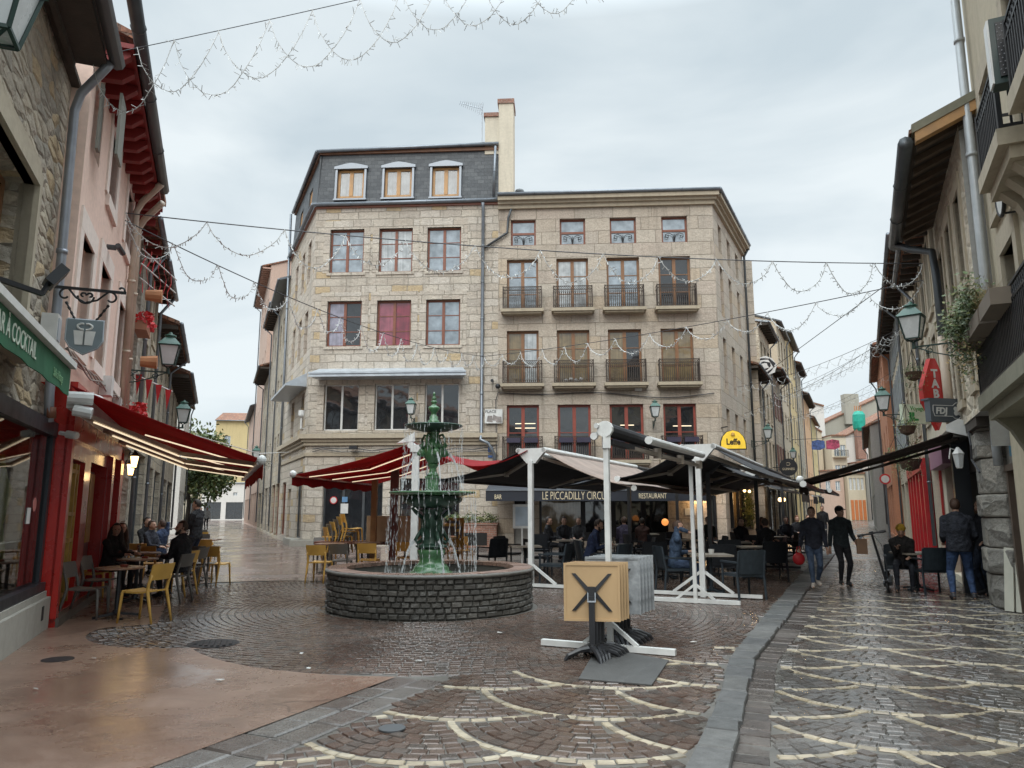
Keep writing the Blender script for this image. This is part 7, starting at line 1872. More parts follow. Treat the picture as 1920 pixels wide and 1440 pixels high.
# dark terrace
ga = 'dark armchairs of the terrace'
TERR = [
 ('a', 922, 1075, 2.2, 'dark wicker armchair at the left end of the terrace behind the fountain rim'),
 ('a', 955, 1068, -.6, 'dark wicker armchair behind the left terrace table'),
 ('t', 985, 1082, .1, 'weathered square table at the left end of the terrace with a white cup'),
 ('s', 1040, 1097, math.pi - .35, 'blue grey armchair turned sideways left of the stacked tables'),
 ('a', 1012, 1060, -1.57, 'dark armchair behind the left white post'),
 ('t', 1068, 1062, 0, 'table in front of the silhouetted guests left of the thin post'),
 ('a', 1040, 1050, 0, 'dark armchair left of the silhouetted group'),
 ('s', 1108, 1084, .2, 'blue grey armchair of the man in navy'),
 ('t', 1160, 1078, 0, 'table before the man in navy with a tall glass'),
 ('a', 1205, 1072, math.pi, 'dark armchair facing the man in navy'),
 ('a', 1170, 1050, 1.57, 'dark armchair of the guest seen from behind'),
 ('s', 1265, 1108, .15, 'blue grey armchair of the drinking man'),
 ('t', 1335, 1112, 0, 'square table with a white cup in front of the drinking man'),
 ('s', 1395, 1122, math.pi / 2 + .25, 'blue grey armchair nearest the kerb, back to camera'),
 ('a', 1240, 1060, 0, 'dark armchair in the middle row behind the thin post'),
 ('t', 1290, 1062, 0, 'small table in the middle row by the lit stone wall'),
 ('a', 1340, 1066, math.pi, 'dark armchair in the middle row under the right awning'),
 ('a', 1365, 1080, 1.5, 'dark armchair behind the cup table'),
 ('t', 1412, 1084, 0, 'dark table beside the kerb under the right awning'),
 ('a', 1448, 1088, math.pi / 2, 'dark armchair beside the kerb, back to camera, under the awning edge'),
 ('a', 1425, 1064, -1.4, 'dark armchair facing the camera beside the kerb'),
 ('a', 1395, 1050, 0, 'dark armchair deep in the terrace by the grey post'),
 ('t', 1455, 1050, 0, 'table far along the kerb side of the terrace'),
 ('a', 1480, 1054, math.pi, 'dark armchair far along the kerb behind the walking woman'),
 ('a', 1468, 1036, 1.57, 'dark armchair at the far end of the terrace'),
 ('a', 1490, 1030, 0, 'last dark armchair of the terrace toward the lane'),
 ('a', 1130, 1042, -1.57, 'dark armchair facing out in front of the restaurant glass'),
 ('a', 1075, 1038, -1.57, 'dark armchair facing out beside the restaurant door'),
 ('t', 1215, 1040, 0, 'table close to the restaurant front'),
 ('a', 1320, 1040, -1.57, 'dark armchair close to the lit stone front'),
 ('s', 1150, 1098, 2.4, 'blue grey armchair turned away just behind the thin post'),
 ('a', 1225, 1090, 1.57, 'dark armchair back to camera left of the drinking man'),
 ('a', 1010, 1078, 0.3, 'dark armchair right of the left terrace table'),
 ('t', 1250, 1084, 0, 'dark table left of the drinking man'),
 ('a', 1300, 1084, 2.9, 'dark armchair across the table from the drinking man'),
 ('a', 1355, 1100, 1.4, 'dark armchair behind the cup table, turned to the lane'),
 ('t', 1380, 1068, 0, 'table in the middle of the right terrace'),
 ('a', 1408, 1074, 3.0, 'dark armchair at the middle table of the right terrace'),
 ('a', 1450, 1070, 2.6, 'dark armchair by the kerb behind the capped man'),
 ('a', 1436, 1046, 1.57, 'dark armchair deep by the kerb side table'),
 ('t', 1490, 1044, 0, 'table at the kerb beside the walking woman'),
 ('a', 1508, 1040, 3.1, 'dark armchair outermost at the kerb table'),
 ('a', 1520, 1030, 1.6, 'dark armchair near the warm lamps of the lane'),
 ('t', 1535, 1024, 0, 'far table under the warm lamps of the lane'),
 ('a', 1195, 1058, 0.2, 'dark armchair between the guest seen from behind and the glass front'),
 ('a', 1272, 1050, -1.4, 'dark armchair facing out beside the lit stone block'),
]
for k, px, py, rz, lab in TERR:
    place(k, (px, py), rz, lab, 'terrace tables' if k == 't' else ga)
place('s', (1748, 1112), math.pi / 2 - .05, 'dark armchair on the right of the lane, back to camera', 'dark armchairs at the right bar')
place('s', (1692, 1104), -2.0, 'dark armchair under the seated person with the yellow cap', 'dark armchairs at the right bar')
place('t', (1722, 1106), 0, 'small table between the yellow-capped person and the empty armchair', 'tables at the right bar')
def cup(p, lab, mat=None, r=.05, h=.07, n='cup'):
    m = MB(); m.lathe([(r * .8, 0), (r, h), (r * .9, h), (r * .72, .01)], 12, p); return tag(m.build(n, mat or m_whitef), lab, n)
p = G(985, 1082); cup(p + Vector((.05, .0, .742)), 'white cup on the left terrace table')
p = G(1335, 1112); cup(p + Vector((.02, 0, .742)), 'white cup on the table in front of the drinking man', r=.06, h=.09)
m_glass = M('drinking_glass', (.55, .5, .42), .08, 0, .05, trans=.7)
p = G(1160, 1078); cup(p + Vector((-.1, 0, .742)), 'tall beer glass in front of the man in navy', m_glass, .035, .17, 'glass')
p = G(262, 1106); cup(p + Vector((-.08, 0, .742)), 'glass on the third round table of the red bar', m_glass, .035, .15, 'glass')
p = G(252, 1128); cup(p + Vector((.1, .05, .742)), 'small dark ashtray on the second round table', m_redwood2, .06, .03, 'ashtray')
p = T1; cup(p + Vector((.05, .02, .742)), 'small dark ashtray on the front round table', m_redwood2, .06, .03, 'ashtray')
p = G(292, 1074); cup(p + Vector((.1, .05, .742)), 'wine glass at the far wall table', m_glass, .035, .15, 'glass'); cup(p + Vector((.3, .1, .742)), 'white paper cup on the far wall table', None, .04, .1)

# ------------------------------------------------------------------ folded flip-top tables
def fliptop(label, group, topm, under, w=.62):
    t = thing('flip_top_table', label, 'folded table', group=group)      # tabletop stands upright, underside towards -y
    m = MB(); zc = .70; h = w / 2
    m.box((-h, -.018, zc - h), (h, .006, zc + h), 1)
    m.poly([(-h + .004, -.0185, zc - h + .004), (h - .004, -.0185, zc - h + .004), (h - .004, -.0185, zc + h - .004), (-h + .004, -.0185, zc + h - .004)])
    for a, b in (((-h, -.03, zc - h), (h, -.018, zc - h + .025)), ((-h, -.03, zc + h - .025), (h, -.018, zc + h)), ((-h, -.03, zc - h + .025), (-h + .025, -.018, zc + h - .025)), ((h - .025, -.03, zc - h + .025), (h, -.018, zc + h - .025))): m.box(a, b)
    m.build('tabletop', [topm, under], t)
    m = MB()
    for sx in (-1, 1):
        for sz in (-1, 1):
            m.hexa([(sx * .02 - .03, -.05, zc - .0), (sx * .02 + .03, -.05, zc), (sx * .02 + .03, -.02, zc), (sx * .02 - .03, -.02, zc), (sx * .2 - .02, -.036, zc + sz * .2), (sx * .2 + .02, -.036, zc + sz * .2), (sx * .2 + .02, -.019, zc + sz * .2), (sx * .2 - .02, -.019, zc + sz * .2)])
    m.box((-.04, -.085, zc - .06), (.04, -.03, zc + .06)); m.build('cross_bracket', m_black, t)
    m = MB(); m.box((-.045, -.105, zc - .1), (-.035, -.03, zc - .0)); m.box((.035, -.105, zc - .1), (.045, -.03, zc)); m.box((-.045, -.11, zc - .1), (.045, -.1, zc - .085)); m.build('latch', m_zincl, t)
    m = MB(); m.box((-.032, -.1, .1), (.032, -.04, zc - .04)); m.build('column', m_black, t)
    m = MB()
    for k in range(4):
        a = k * math.pi / 2 + .35; m.tube([(0, -.07, .12), (.14 * math.cos(a), -.07 + .14 * math.sin(a), .1), (.27 * math.cos(a), -.07 + .27 * math.sin(a), .05), (.31 * math.cos(a), -.07 + .31 * math.sin(a), .0)], [.035, .03, .024, .02], 7)
    m.lathe([(.06, .08), (.05, .16)], 10, (0, -.07, 0)); m.build('foot', m_black, t)
    return t
m_tan = M('tan_tabletop_underside', (.45, .305, .16), .55, 0, .08, 3)
m_gtop = M('grey_stone_laminate', (.24, .255, .265), .4, 0, .45, 9)
names = ['front tan flip-top table with its black cross bracket in full view', 'tan flip-top table second in the folded row', 'tan flip-top table third in the folded row', 'tan flip-top table last of the tan ones']
base = G(1112, 1234) ; base.z = 0
f0 = fliptop(names[0], 'folded tan tables', m_tan, M('brown_table_edge', (.22, .12, .05), .5)); f0.location = base; f0.rotation_euler = (0, 0, -.16)
for k in range(1, 4): dup(f0, base + Vector((.045 * k, .09 * k, 0)), -.16 - .01 * k, names[k], 'folded tan tables')
g0 = fliptop('first grey topped folded table behind the tan ones', 'folded grey tables', m_gtop, M('grey_table_edge', (.45, .47, .48), .4), .66); b2 = base + Vector((.33, .74, 0)); g0.location = b2; g0.rotation_euler = (0, 0, -.2)
for k, lab in enumerate(('second grey topped folded table in the row', 'third grey topped folded table in the row', 'fourth grey topped folded table in the row', 'last grey topped folded table, farthest right in the row'), 1): dup(g0, b2 + Vector((.062 * k, .12 * k, 0)), -.2 - .015 * k, lab, 'folded grey tables')

# ------------------------------------------------------------------ people
SKIN = M('skin', (.42, .25, .18), .5, 0, .12, 10); SKIN2 = M('warm_skin', (.36, .20, .14), .5, 0, .12, 10)
def ik(a, b, l1, l2, hint):
    a = Vector(a); b = Vector(b); d = b - a; L_ = min(d.length, (l1 + l2) * .998); d = d.normalized(); x = (l1 * l1 - l2 * l2 + L_ * L_) / (2 * L_); h = math.sqrt(max(0, l1 * l1 - x * x))
    p = Vector(hint); p = (p - d * p.dot(d)).normalized(); return a + d * x + p * h, a + d * L_
def person(label, loc, rz, h=1.75, sit=False, jacket=(.02, .02, .024), trousers=(.02, .025, .04), shoes=(.02, .02, .02), hair='short', haircol=(.03, .022, .016), skin=None, hands=None, feet=None, lean=0.0, head=(0, 0), seat=.46, vox=.013, sleeves=None, hat=None, beard=False, bulk=1.0, fingers=True, elbows=None):
    """stands at the origin facing +x; y is its left"""
    k = h / 1.75; skin = skin or SKIN
    t = thing('person', label, 'person')
    V3 = lambda x, y, z: Vector((x, y, z)) * k
    hipz = seat + .09 if sit else .93 * k
    hip = Vector((0, 0, hipz)); ln = math.sin(lean); lc = math.cos(lean)
    def up_(d, y=0, f=0): return hip + Vector((d * ln + f * lc, y, d * lc - f * ln)) * k
    sh = [up_(.462, s * .178 * bulk ** .5) for s in (-1, 1)]
    nk = up_(.58); hd = up_(.58) + Vector((ln * .08 + .025, 0, .125)) * k
    fx = .42 if sit else 0
    feet = feet or ([(.40, -.12, 0), (.36, .12, 0)] if sit else [(0, -.1, 0), (.02, .1, 0)])
    hands = hands or ([(.38, -.12, .72), (.38, .12, .72)] if sit else [(.06, -.27, .82), (.06, .27, .82)])
    elbows = elbows or [(-1, -.3, -.3), (-1, .3, -.3)]
    body = MB(); jk = MB(); tr = MB(); shoes_ = []
    bk = bulk
    # torso
    prof = [(-.1, .152, .118), (-.02, .16, .12), (.08, .152, .112), (.18, .146, .108), (.3, .162, .12), (.41, .172, .115), (.48, .135, .092), (.53, .08, .07)]
    def torso(mb, g, b):
        rings = [(up_(d), rx * b * k * g, ry * b * k * g) for d, rx, ry in prof]; n = 14; base = len(mb.v)
        fwd = Vector((lc, 0, -ln)); lat = Vector((0, 1, 0))
        for c, rx, ry in rings:
            for i in range(n): a = 2 * math.pi * i / n; mb.v.append(tuple(c + lat * (rx * math.cos(a)) + fwd * (ry * math.sin(a))))
        for j in range(len(rings) - 1):
            for i in range(n): mb.f.append((base + j * n + i, base + j * n + (i + 1) % n, base + (j + 1) * n + (i + 1) % n, base + (j + 1) * n + i)); mb.m.append(0)
        mb.f.append(tuple(base + i for i in reversed(range(n)))); mb.f.append(tuple(base + (len(rings) - 1) * n + i for i in range(n))); mb.m += [0, 0]
    torso(body, .86, 1); torso(jk, 1.07, bk)
    body.tube([up_(.5), nk + Vector((.01, 0, .03)) * k, hd], [.06 * k, .055 * k, .05 * k], 10)
    jk.tube([up_(.47), up_(.55), up_(.60, 0, .012)], [.1 * k, .085 * k, .068 * k], 12)
    for i, s in enumerate((-1, 1)):
        hp = hip + Vector((0, s * .09, -.02)) * k; ft = Vector(feet[i]) * (1 if sit else k); an = Vector((ft.x, ft.y, ft.z + .085))
        kn, an = ik(hp, an, .45 * k, .43 * k, (1, s * .12, .25))
        for mb, g in ((body, .82), (tr, 1.1)):
            e = an if mb is body else an.lerp(kn, .06)
            mb.tube([hp - (kn - hp) * .05, hp.lerp(kn, .35), hp.lerp(kn, .75), kn, kn.lerp(e, .3), kn.lerp(e, .75), e], [v * k * g * (bk if mb is tr else 1) ** .6 for v in (.085, .08, .062, .056, .056, .042, .04)], 10)
        yaw = Vector((1, s * .15, 0)).normalized(); pit = -.35 * (1 if (ft.z > .03) else 0)
        toe = Vector((an.x, an.y, ft.z)) + Vector((yaw.x * .17, yaw.y * .17, .03 + (ft.z * .0 if not pit else -.02))) * 1
        heel = Vector((an.x - .055 * k, an.y, ft.z + .035))
        sho = MB(); shoes_.append(sho); sho.tube([heel, heel + (toe - heel) * .35 + up * .02, heel + (toe - heel) * .7, toe], [(.035, .035), (.045, .042), (.042, .035), (.028, .024)], 10)
        sho.tube([Vector((an.x, an.y, ft.z + .03)), an + up * .03], [.042 * k, .042 * k], 8)
        body.tube([heel, toe], .025, 8)
        # arm
        S = sh[i]; H = Vector(hands[i]) * (1 if sit else k); E, W_ = ik(S, H, .29 * k, .27 * k, elbows[i])
        for mb, g in ((body, .8), (jk, 1.12)):
            e = W_ if mb is body else W_.lerp(E, .04)
            q_r = k * g * (bk ** .5 if mb is jk else 1)
            mb.ball(S, .064 * q_r, 10, 8)
            mb.tube([up_(.555, s * .03), up_(.52, s * .09), S + Vector((0, 0, .006)) * k], [.05 * q_r, .052 * q_r, .05 * q_r], 10)
            mb.tube([S, S.lerp(E, .25), S.lerp(E, .6), E, E.lerp(e, .4), e], [v * q_r for v in (.062, .058, .05, .047, .045, .035)], 10)
        d = (W_ - E).normalized(); sd = d.cross(up); sd = sd.normalized() if sd.length > .1 else Vector((0, 1, 0)); nm = sd.cross(d)
        palm = W_ + d * .075 * k
        body.tube([W_ - d * .02, W_ + d * .03 * k, W_ + d * .09 * k], [(.024 * k, .02 * k), (.036 * k, .018 * k), (.038 * k, .016 * k)], 8)
        if fingers:
            fr__ = max(.009, vox * .75) * k
            for q, (off, ll) in enumerate(((-.03, .06), (-.01, .075), (.01, .07), (.03, .055))):
                b0 = W_ + d * .085 * k + sd * off * k; b1 = b0 + d * ll * .5 * k - nm * .008; b2 = b1 + d * ll * .42 * k - nm * .022
                body.tube([b0, b1, b2], [fr__, fr__ * .95, fr__ * .8], 6)
            b0 = W_ + d * .035 * k + sd * -.03 * k * s * 1; body.tube([b0, b0 - sd * .03 * k * s + d * .025 * k, b0 - sd * .04 * k * s + d * .055 * k], [fr__ * 1.15, fr__, fr__ * .85], 6)
    # head
    yaw, pitch = head; HM = Matrix.Rotation(yaw, 3, 'Z') @ Matrix.Rotation(pitch, 3, 'Y')
    def hp_(x, y, z): return hd + HM @ (Vector((x, y, z)) * k)
    nu, nv = 14, 12; base = len(body.v)
    for j in range(nv + 1):
        th = math.pi * j / nv; z = -math.cos(th)
        for i in range(nu):
            a = 2 * math.pi * i / nu; x = math.sin(th) * math.cos(a); y = math.sin(th) * math.sin(a)
            zz = z * .125; f = 1 - .28 * max(0, -z) ** 1.2 * (1 if x < 0 else .65)
            xx = x * .098 * f + (.012 if z < -.2 and x > 0 else 0); yy = y * .076 * f
            if x > .8 and -.35 < z < .15: xx -= .004
            body.v.append(tuple(hp_(xx, yy, zz)))
    for j in range(nv):
        for i in range(nu): body.f.append((base + j * nu + i, base + j * nu + (i + 1) % nu, base + (j + 1) * nu + (i + 1) % nu, base + (j + 1) * nu + i)); body.m.append(0)
    body.tube([hp_(.088, 0, .022), hp_(.104, 0, -.008), hp_(.114, 0, -.03), hp_(.094, 0, -.038)], [.008 * k, .012 * k, .016 * k, .012 * k], 6)
    body.tube([hp_(.086, -.035, .03), hp_(.095, 0, .028), hp_(.086, .035, .03)], .011 * k, 6)
    body.tube([hp_(.084, -.02, -.066), hp_(.097, 0, -.066), hp_(.084, .02, -.066)], .009 * k, 6); body.ball(hp_(.078, 0, -.098), .024 * k, 8, 6)
    for s in (-1, 1): body.ball(hp_(-.005, s * .076, -.005), (.02 * k, .009 * k, .03 * k), 8, 6)
    def fin(mb, name, mat, v, it=3):
        o = mb.build(name, mat, t, smooth=True, uvw=False); r = o.modifiers.new('join', 'REMESH'); r.mode = 'VOXEL'; r.voxel_size = v; r.use_smooth_shade = True
        if it: s_ = o.modifiers.new('soft', 'SMOOTH'); s_.iterations = it; s_.factor = .5
        return o
    b_ = fin(body, 'body', skin, min(vox, .0105) if fingers else vox, 1)
    C_ = lambda c, r=.75: M('fabric_%02d_%02d_%02d' % tuple(int(v * 250) for v in c), tuple(.006 + v * 1.25 for v in c), r, 0, .4, 9, .9, spec=.25, bscale=14)
    fin(jk, 'jacket', C_(jacket), vox * 1.1); fin(tr, 'trousers', C_(trousers), vox * 1.1); [fin(sm_, 'shoe', C_(shoes, .5), vox, 1) for sm_ in shoes_]
    e = MB()
    for s in (-1, 1): e.ball(hp_(.0845, s * .03, .008), (.009 * k, .013 * k, .008 * k), 8, 6, M=HM)
    e.build('eyes', M('dark_eye', (.02, .015, .012), .2), b_)
    e = MB(); e.tube([hp_(.094, -.022, -.066), hp_(.1045, 0, -.067), hp_(.094, .022, -.066)], .005 * k, 5); e.build('mouth', M('lip', (.26, .09, .08), .5), b_)
    hm = M('hair_%02d' % int(haircol[0] * 250), haircol, .6, 0, .35, 30, .4)
    q = MB()
    if hair != 'bald':
        for j in range(7):
            pass
        q.ball(hp_(-.012, 0, .028), (.104 * k, .086 * k, .112 * k), 14, 10, M=HM); cut = q
        if hair == 'long':
            q.tube([hp_(-.03, -.06, .05), hp_(-.03, -.085, -.06), hp_(-.05, -.1, -.2), hp_(-.06, -.1, -.32)], [.04, .05, .055, .03], 8)
            q.tube([hp_(-.03, .06, .05), hp_(-.03, .085, -.06), hp_(-.05, .1, -.2), hp_(-.06, .1, -.32)], [.04, .05, .055, .03], 8)
            q.tube([hp_(-.08, 0, .0), hp_(-.1, 0, -.15), hp_(-.1, 0, -.3)], [.07, .08, .05], 10)
        if hair == 'bun': q.ball(hp_(-.11, 0, .05), .045 * k, 8, 6)
        # keep the face free
        keep = MB(); 
        ho = q.build('hair', hm, t, smooth=True, uvw=False)
        me = ho.data; bm = bmesh.new(); bm.from_mesh(me); inv = HM.inverted()
        dele = [v for v in bm.verts if (lambda l: l.x > (.035 + .02 * (l.z < 0)) * k and l.z < .068 * k)(inv @ (v.co - hd))]
        bmesh.ops.delete(bm, geom=dele, context='VERTS'); bm.to_mesh(me); bm.free()
        sm = ho.modifiers.new('thick', 'SOLIDIFY'); sm.thickness = .012
    if beard:
        q = MB(); q.tube([hp_(.035, -.068, -.03), hp_(.06, -.052, -.08), hp_(.088, 0, -.108), hp_(.06, .052, -.08), hp_(.035, .068, -.03)], [.018 * k, .026 * k, .03 * k, .026 * k, .018 * k], 8); q.build('beard', hm, t, smooth=True)
    if hat:
        q = MB(); mt = C_(hat[1]); nvec = []
        q.ball(hp_(-.008, 0, .052), (.108 * k, .09 * k, .088 * k), 14, 8, M=HM)
        if hat[0] == 'cap': q.prism([hp_(.06, -.07, .055), hp_(.12, -.055, .045), (hp_(.155, -.02, .04)), hp_(.155, .02, .04), hp_(.12, .055, .045), hp_(.06, .07, .055)], HM @ Vector((0, 0, .012)))
        else: q.lathe([(.098 * k, -.012), (.1 * k, .03)], 16, hp_(-.006, 0, .03))
        q.build('hat', mt, t, smooth=False)
    t.location = loc; t.rotation_euler = (0, 0, rz)
    return t
def GP(px, py): return G(px, py)
def toward(deg): return R(deg)       # 0 = +x, 90 = away from camera
N = (.010, .011, .016); BK = (.008, .008, .009); JE = (.035, .055, .10)
wp = GP(1530, 1101)
person('woman in a dark quilted jacket and jeans walking down the kerb with a red bag', wp, R(-104), 1.64, jacket=(.022, .025, .038), trousers=(.05, .075, .125), shoes=(.42, .38, .34), hair='bun', haircol=(.05, .03, .02), feet=[(.16, -.07, 0), (-.14, .07, .05)], hands=[(.1, -.30, .84), (.06, .27, .86)], vox=.012, bulk=1.1)
bg_ = MB(); c = wp + Vector((-.34, -.05, .58)); bg_.ball(c, (.13, .08, .13), 12, 8); bg_.tube([c + Vector((-.05, 0, .11)), c + Vector((-.02, 0, .24)), c + Vector((.03, 0, .26)), c + Vector((.05, 0, .11))], .012, 6)
tag(bg_.build('shopping_bag', M('red_bag', (.42, .015, .02), .5, 0, .2, 6), smooth=True), 'red carrier bag held by the walking woman', 'bag')
mp2 = GP(1583, 1098)
person('man with a black cap and dark pullover walking in the lane', mp2, R(-92), 1.66, jacket=(.02, .027, .031), trousers=(.014, .014, .017), shoes=(.02, .02, .022), hair='short', hat=('cap', (.008, .008, .01)), feet=[(.10, -.1, .03), (-.02, .1, 0)], hands=[(.08, -.29, .82), (.2, .24, .98)], head=(.5, 0), vox=.012, bulk=1.08)
ph = MB(); ph.obox(mp2 + Vector((.30, -.22, .97)), (.012, .1, .16), .4, M=Matrix.Rotation(R(35), 3, 'Y')); tag(ph.build('phone', m_zincl), 'thin pale phone in the hand of the capped man', 'phone')
sp_ = GP(1697, 1106)
person('person with a yellow cap sitting hunched at the right bar', sp_, R(-115), 1.7, True, jacket=(.012, .011, .011), trousers=(.014, .016, .022), hair='short', hat=('beanie', (.33, .2, .02)), lean=.42, hands=[(.34, -.08, .84), (.42, .1, .66)], head=(0, .45), feet=[(.42, -.14, 0), (.34, .13, 0)], vox=.012)
person('stout man in a dark quilted vest and jeans standing with his back to the camera', GP(1808, 1124), R(70), 1.78, jacket=(.016, .018, .025), trousers=(.03, .055, .12), shoes=(.05, .05, .055), haircol=(.06, .03, .018), bulk=1.25, hands=[(.24, -.24, 1.02), (.26, .2, 1.0)], feet=[(0, -.16, 0), (0, .16, 0)], head=(-.2, 0), vox=.012)
person('bearded man in dark clothes facing the vest man beside the pillar', GP(1856, 1116), R(-170), 1.77, jacket=(.012, .014, .02), trousers=(.014, .02, .035), haircol=(.09, .05, .025), beard=True, hair='short', hands=[(.1, -.26, .85), (.16, .2, 1.0)], vox=.012)
# red bar
person('long haired woman in black sitting by the red door, looking at the camera', GP(196, 1116), R(-12), 1.68, True, jacket=(.012, .010, .010), trousers=BK, hair='long', haircol=(.022, .013, .010), lean=.18, head=(-.75, .05), hands=[(.48, -.12, .76), (.5, .12, .77)], feet=[(.46, -.1, 0), (.42, .12, 0)], vox=.012)
person('second person with brown hair leaning beside the long haired woman', GP(210, 1100), R(-20), 1.66, True, jacket=(.04, .03, .025), trousers=BK, hair='long', haircol=(.06, .03, .018), lean=.2, head=(-.5, 0), vox=.014)
person('bearded man in a dark hooded jacket sitting on the street side, turned to the camera', GP(338, 1120), R(160), 1.76, True, jacket=(.012, .012, .014), trousers=N, haircol=(.05, .028, .016), beard=True, lean=.08, head=(1.05, .0), hands=[(.42, -.15, .76), (.38, .14, .74)], vox=.012, bulk=1.1)
person('waiter in a black jacket standing at the red bar tables holding a tray', GP(362, 1078), R(172), 1.83, jacket=(.008, .008, .009), trousers=(.012, .018, .035), hands=[(.36, -.1, 1.08), (.36, .14, 1.1)], vox=.013, bulk=1.1, head=(.1, .2))
p = GP(362, 1078); q = MB(); q.lathe([(.17, 0), (.18, .015)], 18, p + Vector((-.48, -.03, 1.13))); tag(q.build('tray', m_whitef), 'small pale tray held by the waiter', 'tray')
person('guest with raised dark hair sitting farthest back by the red wall', GP(268, 1074), R(-25), 1.8, True, jacket=(.01, .01, .012), trousers=BK, hair='bun', vox=.015, fingers=True)
person('guest in a dark padded jacket sitting at the far wall table', GP(276, 1082), R(-10), 1.66, True, jacket=(.02, .022, .032), trousers=BK, haircol=(.05, .03, .02), vox=.015)
person('guest in blue denim raising a hand at the far wall table', GP(298, 1078), R(165), 1.66, True, jacket=(.03, .045, .09), trousers=BK, haircol=(.06, .035, .02), hands=[(.2, -.1, 1.18), (.4, .12, .75)], vox=.015)
# terrace
person('man in a navy jumper sitting bent over a terrace table', GP(1106, 1086), R(-8), 1.78, True, jacket=(.012, .02, .05), trousers=BK, haircol=(.04, .025, .018), beard=True, lean=.3, head=(-.1, .45), hands=[(.45, -.1, .78), (.46, .12, .77)], vox=.012, bulk=1.1)
person('man in a blue jacket drinking from a glass on the terrace', GP(1266, 1108), R(-5), 1.74, True, jacket=(.03, .05, .085), trousers=JE, haircol=(.07, .04, .025), lean=.12, hands=[(.3, -.06, 1.15), (.32, .14, .76)], head=(-.1, -.1), vox=.012)
for lab, px, py, rz, jc, hc, hh in (
  ('dark haired guest at the table left of the thin post, facing the camera', 1058, 1056, -80, (.014, .014, .018), (.02, .015, .012), 1.74),
  ('guest with grey hair in the shade beside the navy jumper', 1086, 1052, -100, (.03, .03, .032), (.2, .18, .16), 1.7),
  ('guest in black left of the dark haired one', 1028, 1054, -20, BK, (.02, .015, .012), 1.72),
  ('guest in a purple-grey padded jacket seen from behind', 1172, 1056, 90, (.05, .045, .075), (.07, .045, .03), 1.74),
  ('red haired guest near the lit lamps', 1498, 1034, -90, BK, (.17, .06, .025), 1.7),
  ('guest in black beside the kerb under the awning edge', 1440, 1074, 100, BK, (.05, .03, .02), 1.72),
  ('guest with a pale face beside the lit plant window', 1432, 1058, -60, (.014, .016, .022), (.16, .09, .05), 1.72),
  ('guest in front of the warm lamps of the lane terrace', 1518, 1024, -90, (.02, .02, .022), (.05, .03, .02), 1.72),
  ('guest with long dark hair beside the purple-grey jacket', 1206, 1054, 80, (.05, .025, .02), (.03, .015, .012), 1.66),
  ('guest in dark green at the inner terrace table', 1330, 1052, -90, (.015, .025, .02), (.05, .03, .02), 1.72),
  ('guest in black at the middle table of the right terrace', 1392, 1062, -70, BK, (.04, .025, .018), 1.72),
  ('guest in dark blue farther along the kerb', 1478, 1046, -100, N, (.06, .035, .02), 1.7),
  ):
    person(lab, GP(px, py), R(rz), hh, True, jacket=jc, trousers=BK, haircol=hc, vox=.018)
person('standing guest among the far terrace tables', GP(1546, 1022), R(-120), 1.75, jacket=BK, trousers=N, vox=.018)
person('lone pedestrian walking far up the lane', Vector((29.2, 60, 0)), R(-100), 1.78, jacket=(.03, .03, .035), trousers=(.02, .02, .025), feet=[(.2, -.08, 0), (-.15, .08, .03)], vox=.02)
for lab, px, Y, jc in (('pedestrian in pale clothes far down the left street', 404, 62, (.3, .3, .3)), ('dark pedestrian far down the left street', 386, 66, BK), ('pedestrian pushing a bicycle far down the left street', 393, 70, N)):
    x = (px - 960) / 1400 * Y * 1.013; person(lab, Vector((x, Y, 0)), R(-90), 1.75, jacket=jc, trousers=N, vox=.02)

# ------------------------------------------------------------------ scooter with bag
sc_p = GP(1668, 1109)
sc = thing('kick_scooter', 'black electric kick scooter parked in the lane', 'scooter')
q = MB(); q.tube([(0, -.02, .18), (0, .0, .3), (0, .12, 1.08), (0, .13, 1.13)], [.03, .026, .022, .02], 8); q.build('stem', m_black, sc)
q = MB(); q.tube([(-.25, .12, 1.14), (.25, .12, 1.14)], .018, 8); q.tube([(-.27, .12, 1.14), (-.15, .12, 1.14)], .026, 8); q.tube([(.15, .12, 1.14), (.27, .12, 1.14)], .026, 8); q.obox((0, .14, 1.15), (.08, .06, .06)); q.build('handlebar', m_black, sc)
q = MB(); q.obox((0, .5, .12), (.16, .75, .07)); q.tube([(0, -.03, .18), (0, .15, .12)], .04, 8); q.build('deck', m_black, sc)
for y in (-.06, .95):
    q = MB(); pts = [(0, y + .1 * math.cos(a), .11 + .1 * math.sin(a)) for a in [i * math.pi / 8 for i in range(17)]]; q.tube(pts, .026, 8, cap=False); wl_ = q.build('wheel', M('tyre_rubber', (.015, .015, .016), .7), sc, smooth=True)
    q = MB(); q.tube([(-.02, y, .11), (.02, y, .11)], .075, 14); q.build('rim', m_zincd, wl_)
q = MB(); q.obox((0, .93, .24), (.12, .26, .02)); q.obox((0, -.07, .23), (.1, .2, .02)); q.build('mudguard', m_black, sc)
q = MB(); q.tube([(.03, .1, 1.1), (.12, .02, .9), (.1, -.05, .5), (.03, -.03, .3)], .006, 5); q.build('brake_cable', m_cable, sc)
sc.location = sc_p; sc.rotation_mode = 'XYZ'; sc.rotation_euler = (Matrix.Rotation(R(-14), 3, 'Y') @ Matrix.Rotation(R(-29), 3, 'Z')).to_euler()
q = MB(); c = sc_p + Vector((-.38, .22, 0)); q.obox(c + up * .86, (.2, .09, .3), R(-18)); q.tube([c + Vector((-.06, 0, 1.01)), c + Vector((-.03, 0, 1.08)), c + Vector((.03, 0, 1.08)), c + Vector((.06, 0, 1.01))], .008, 5)
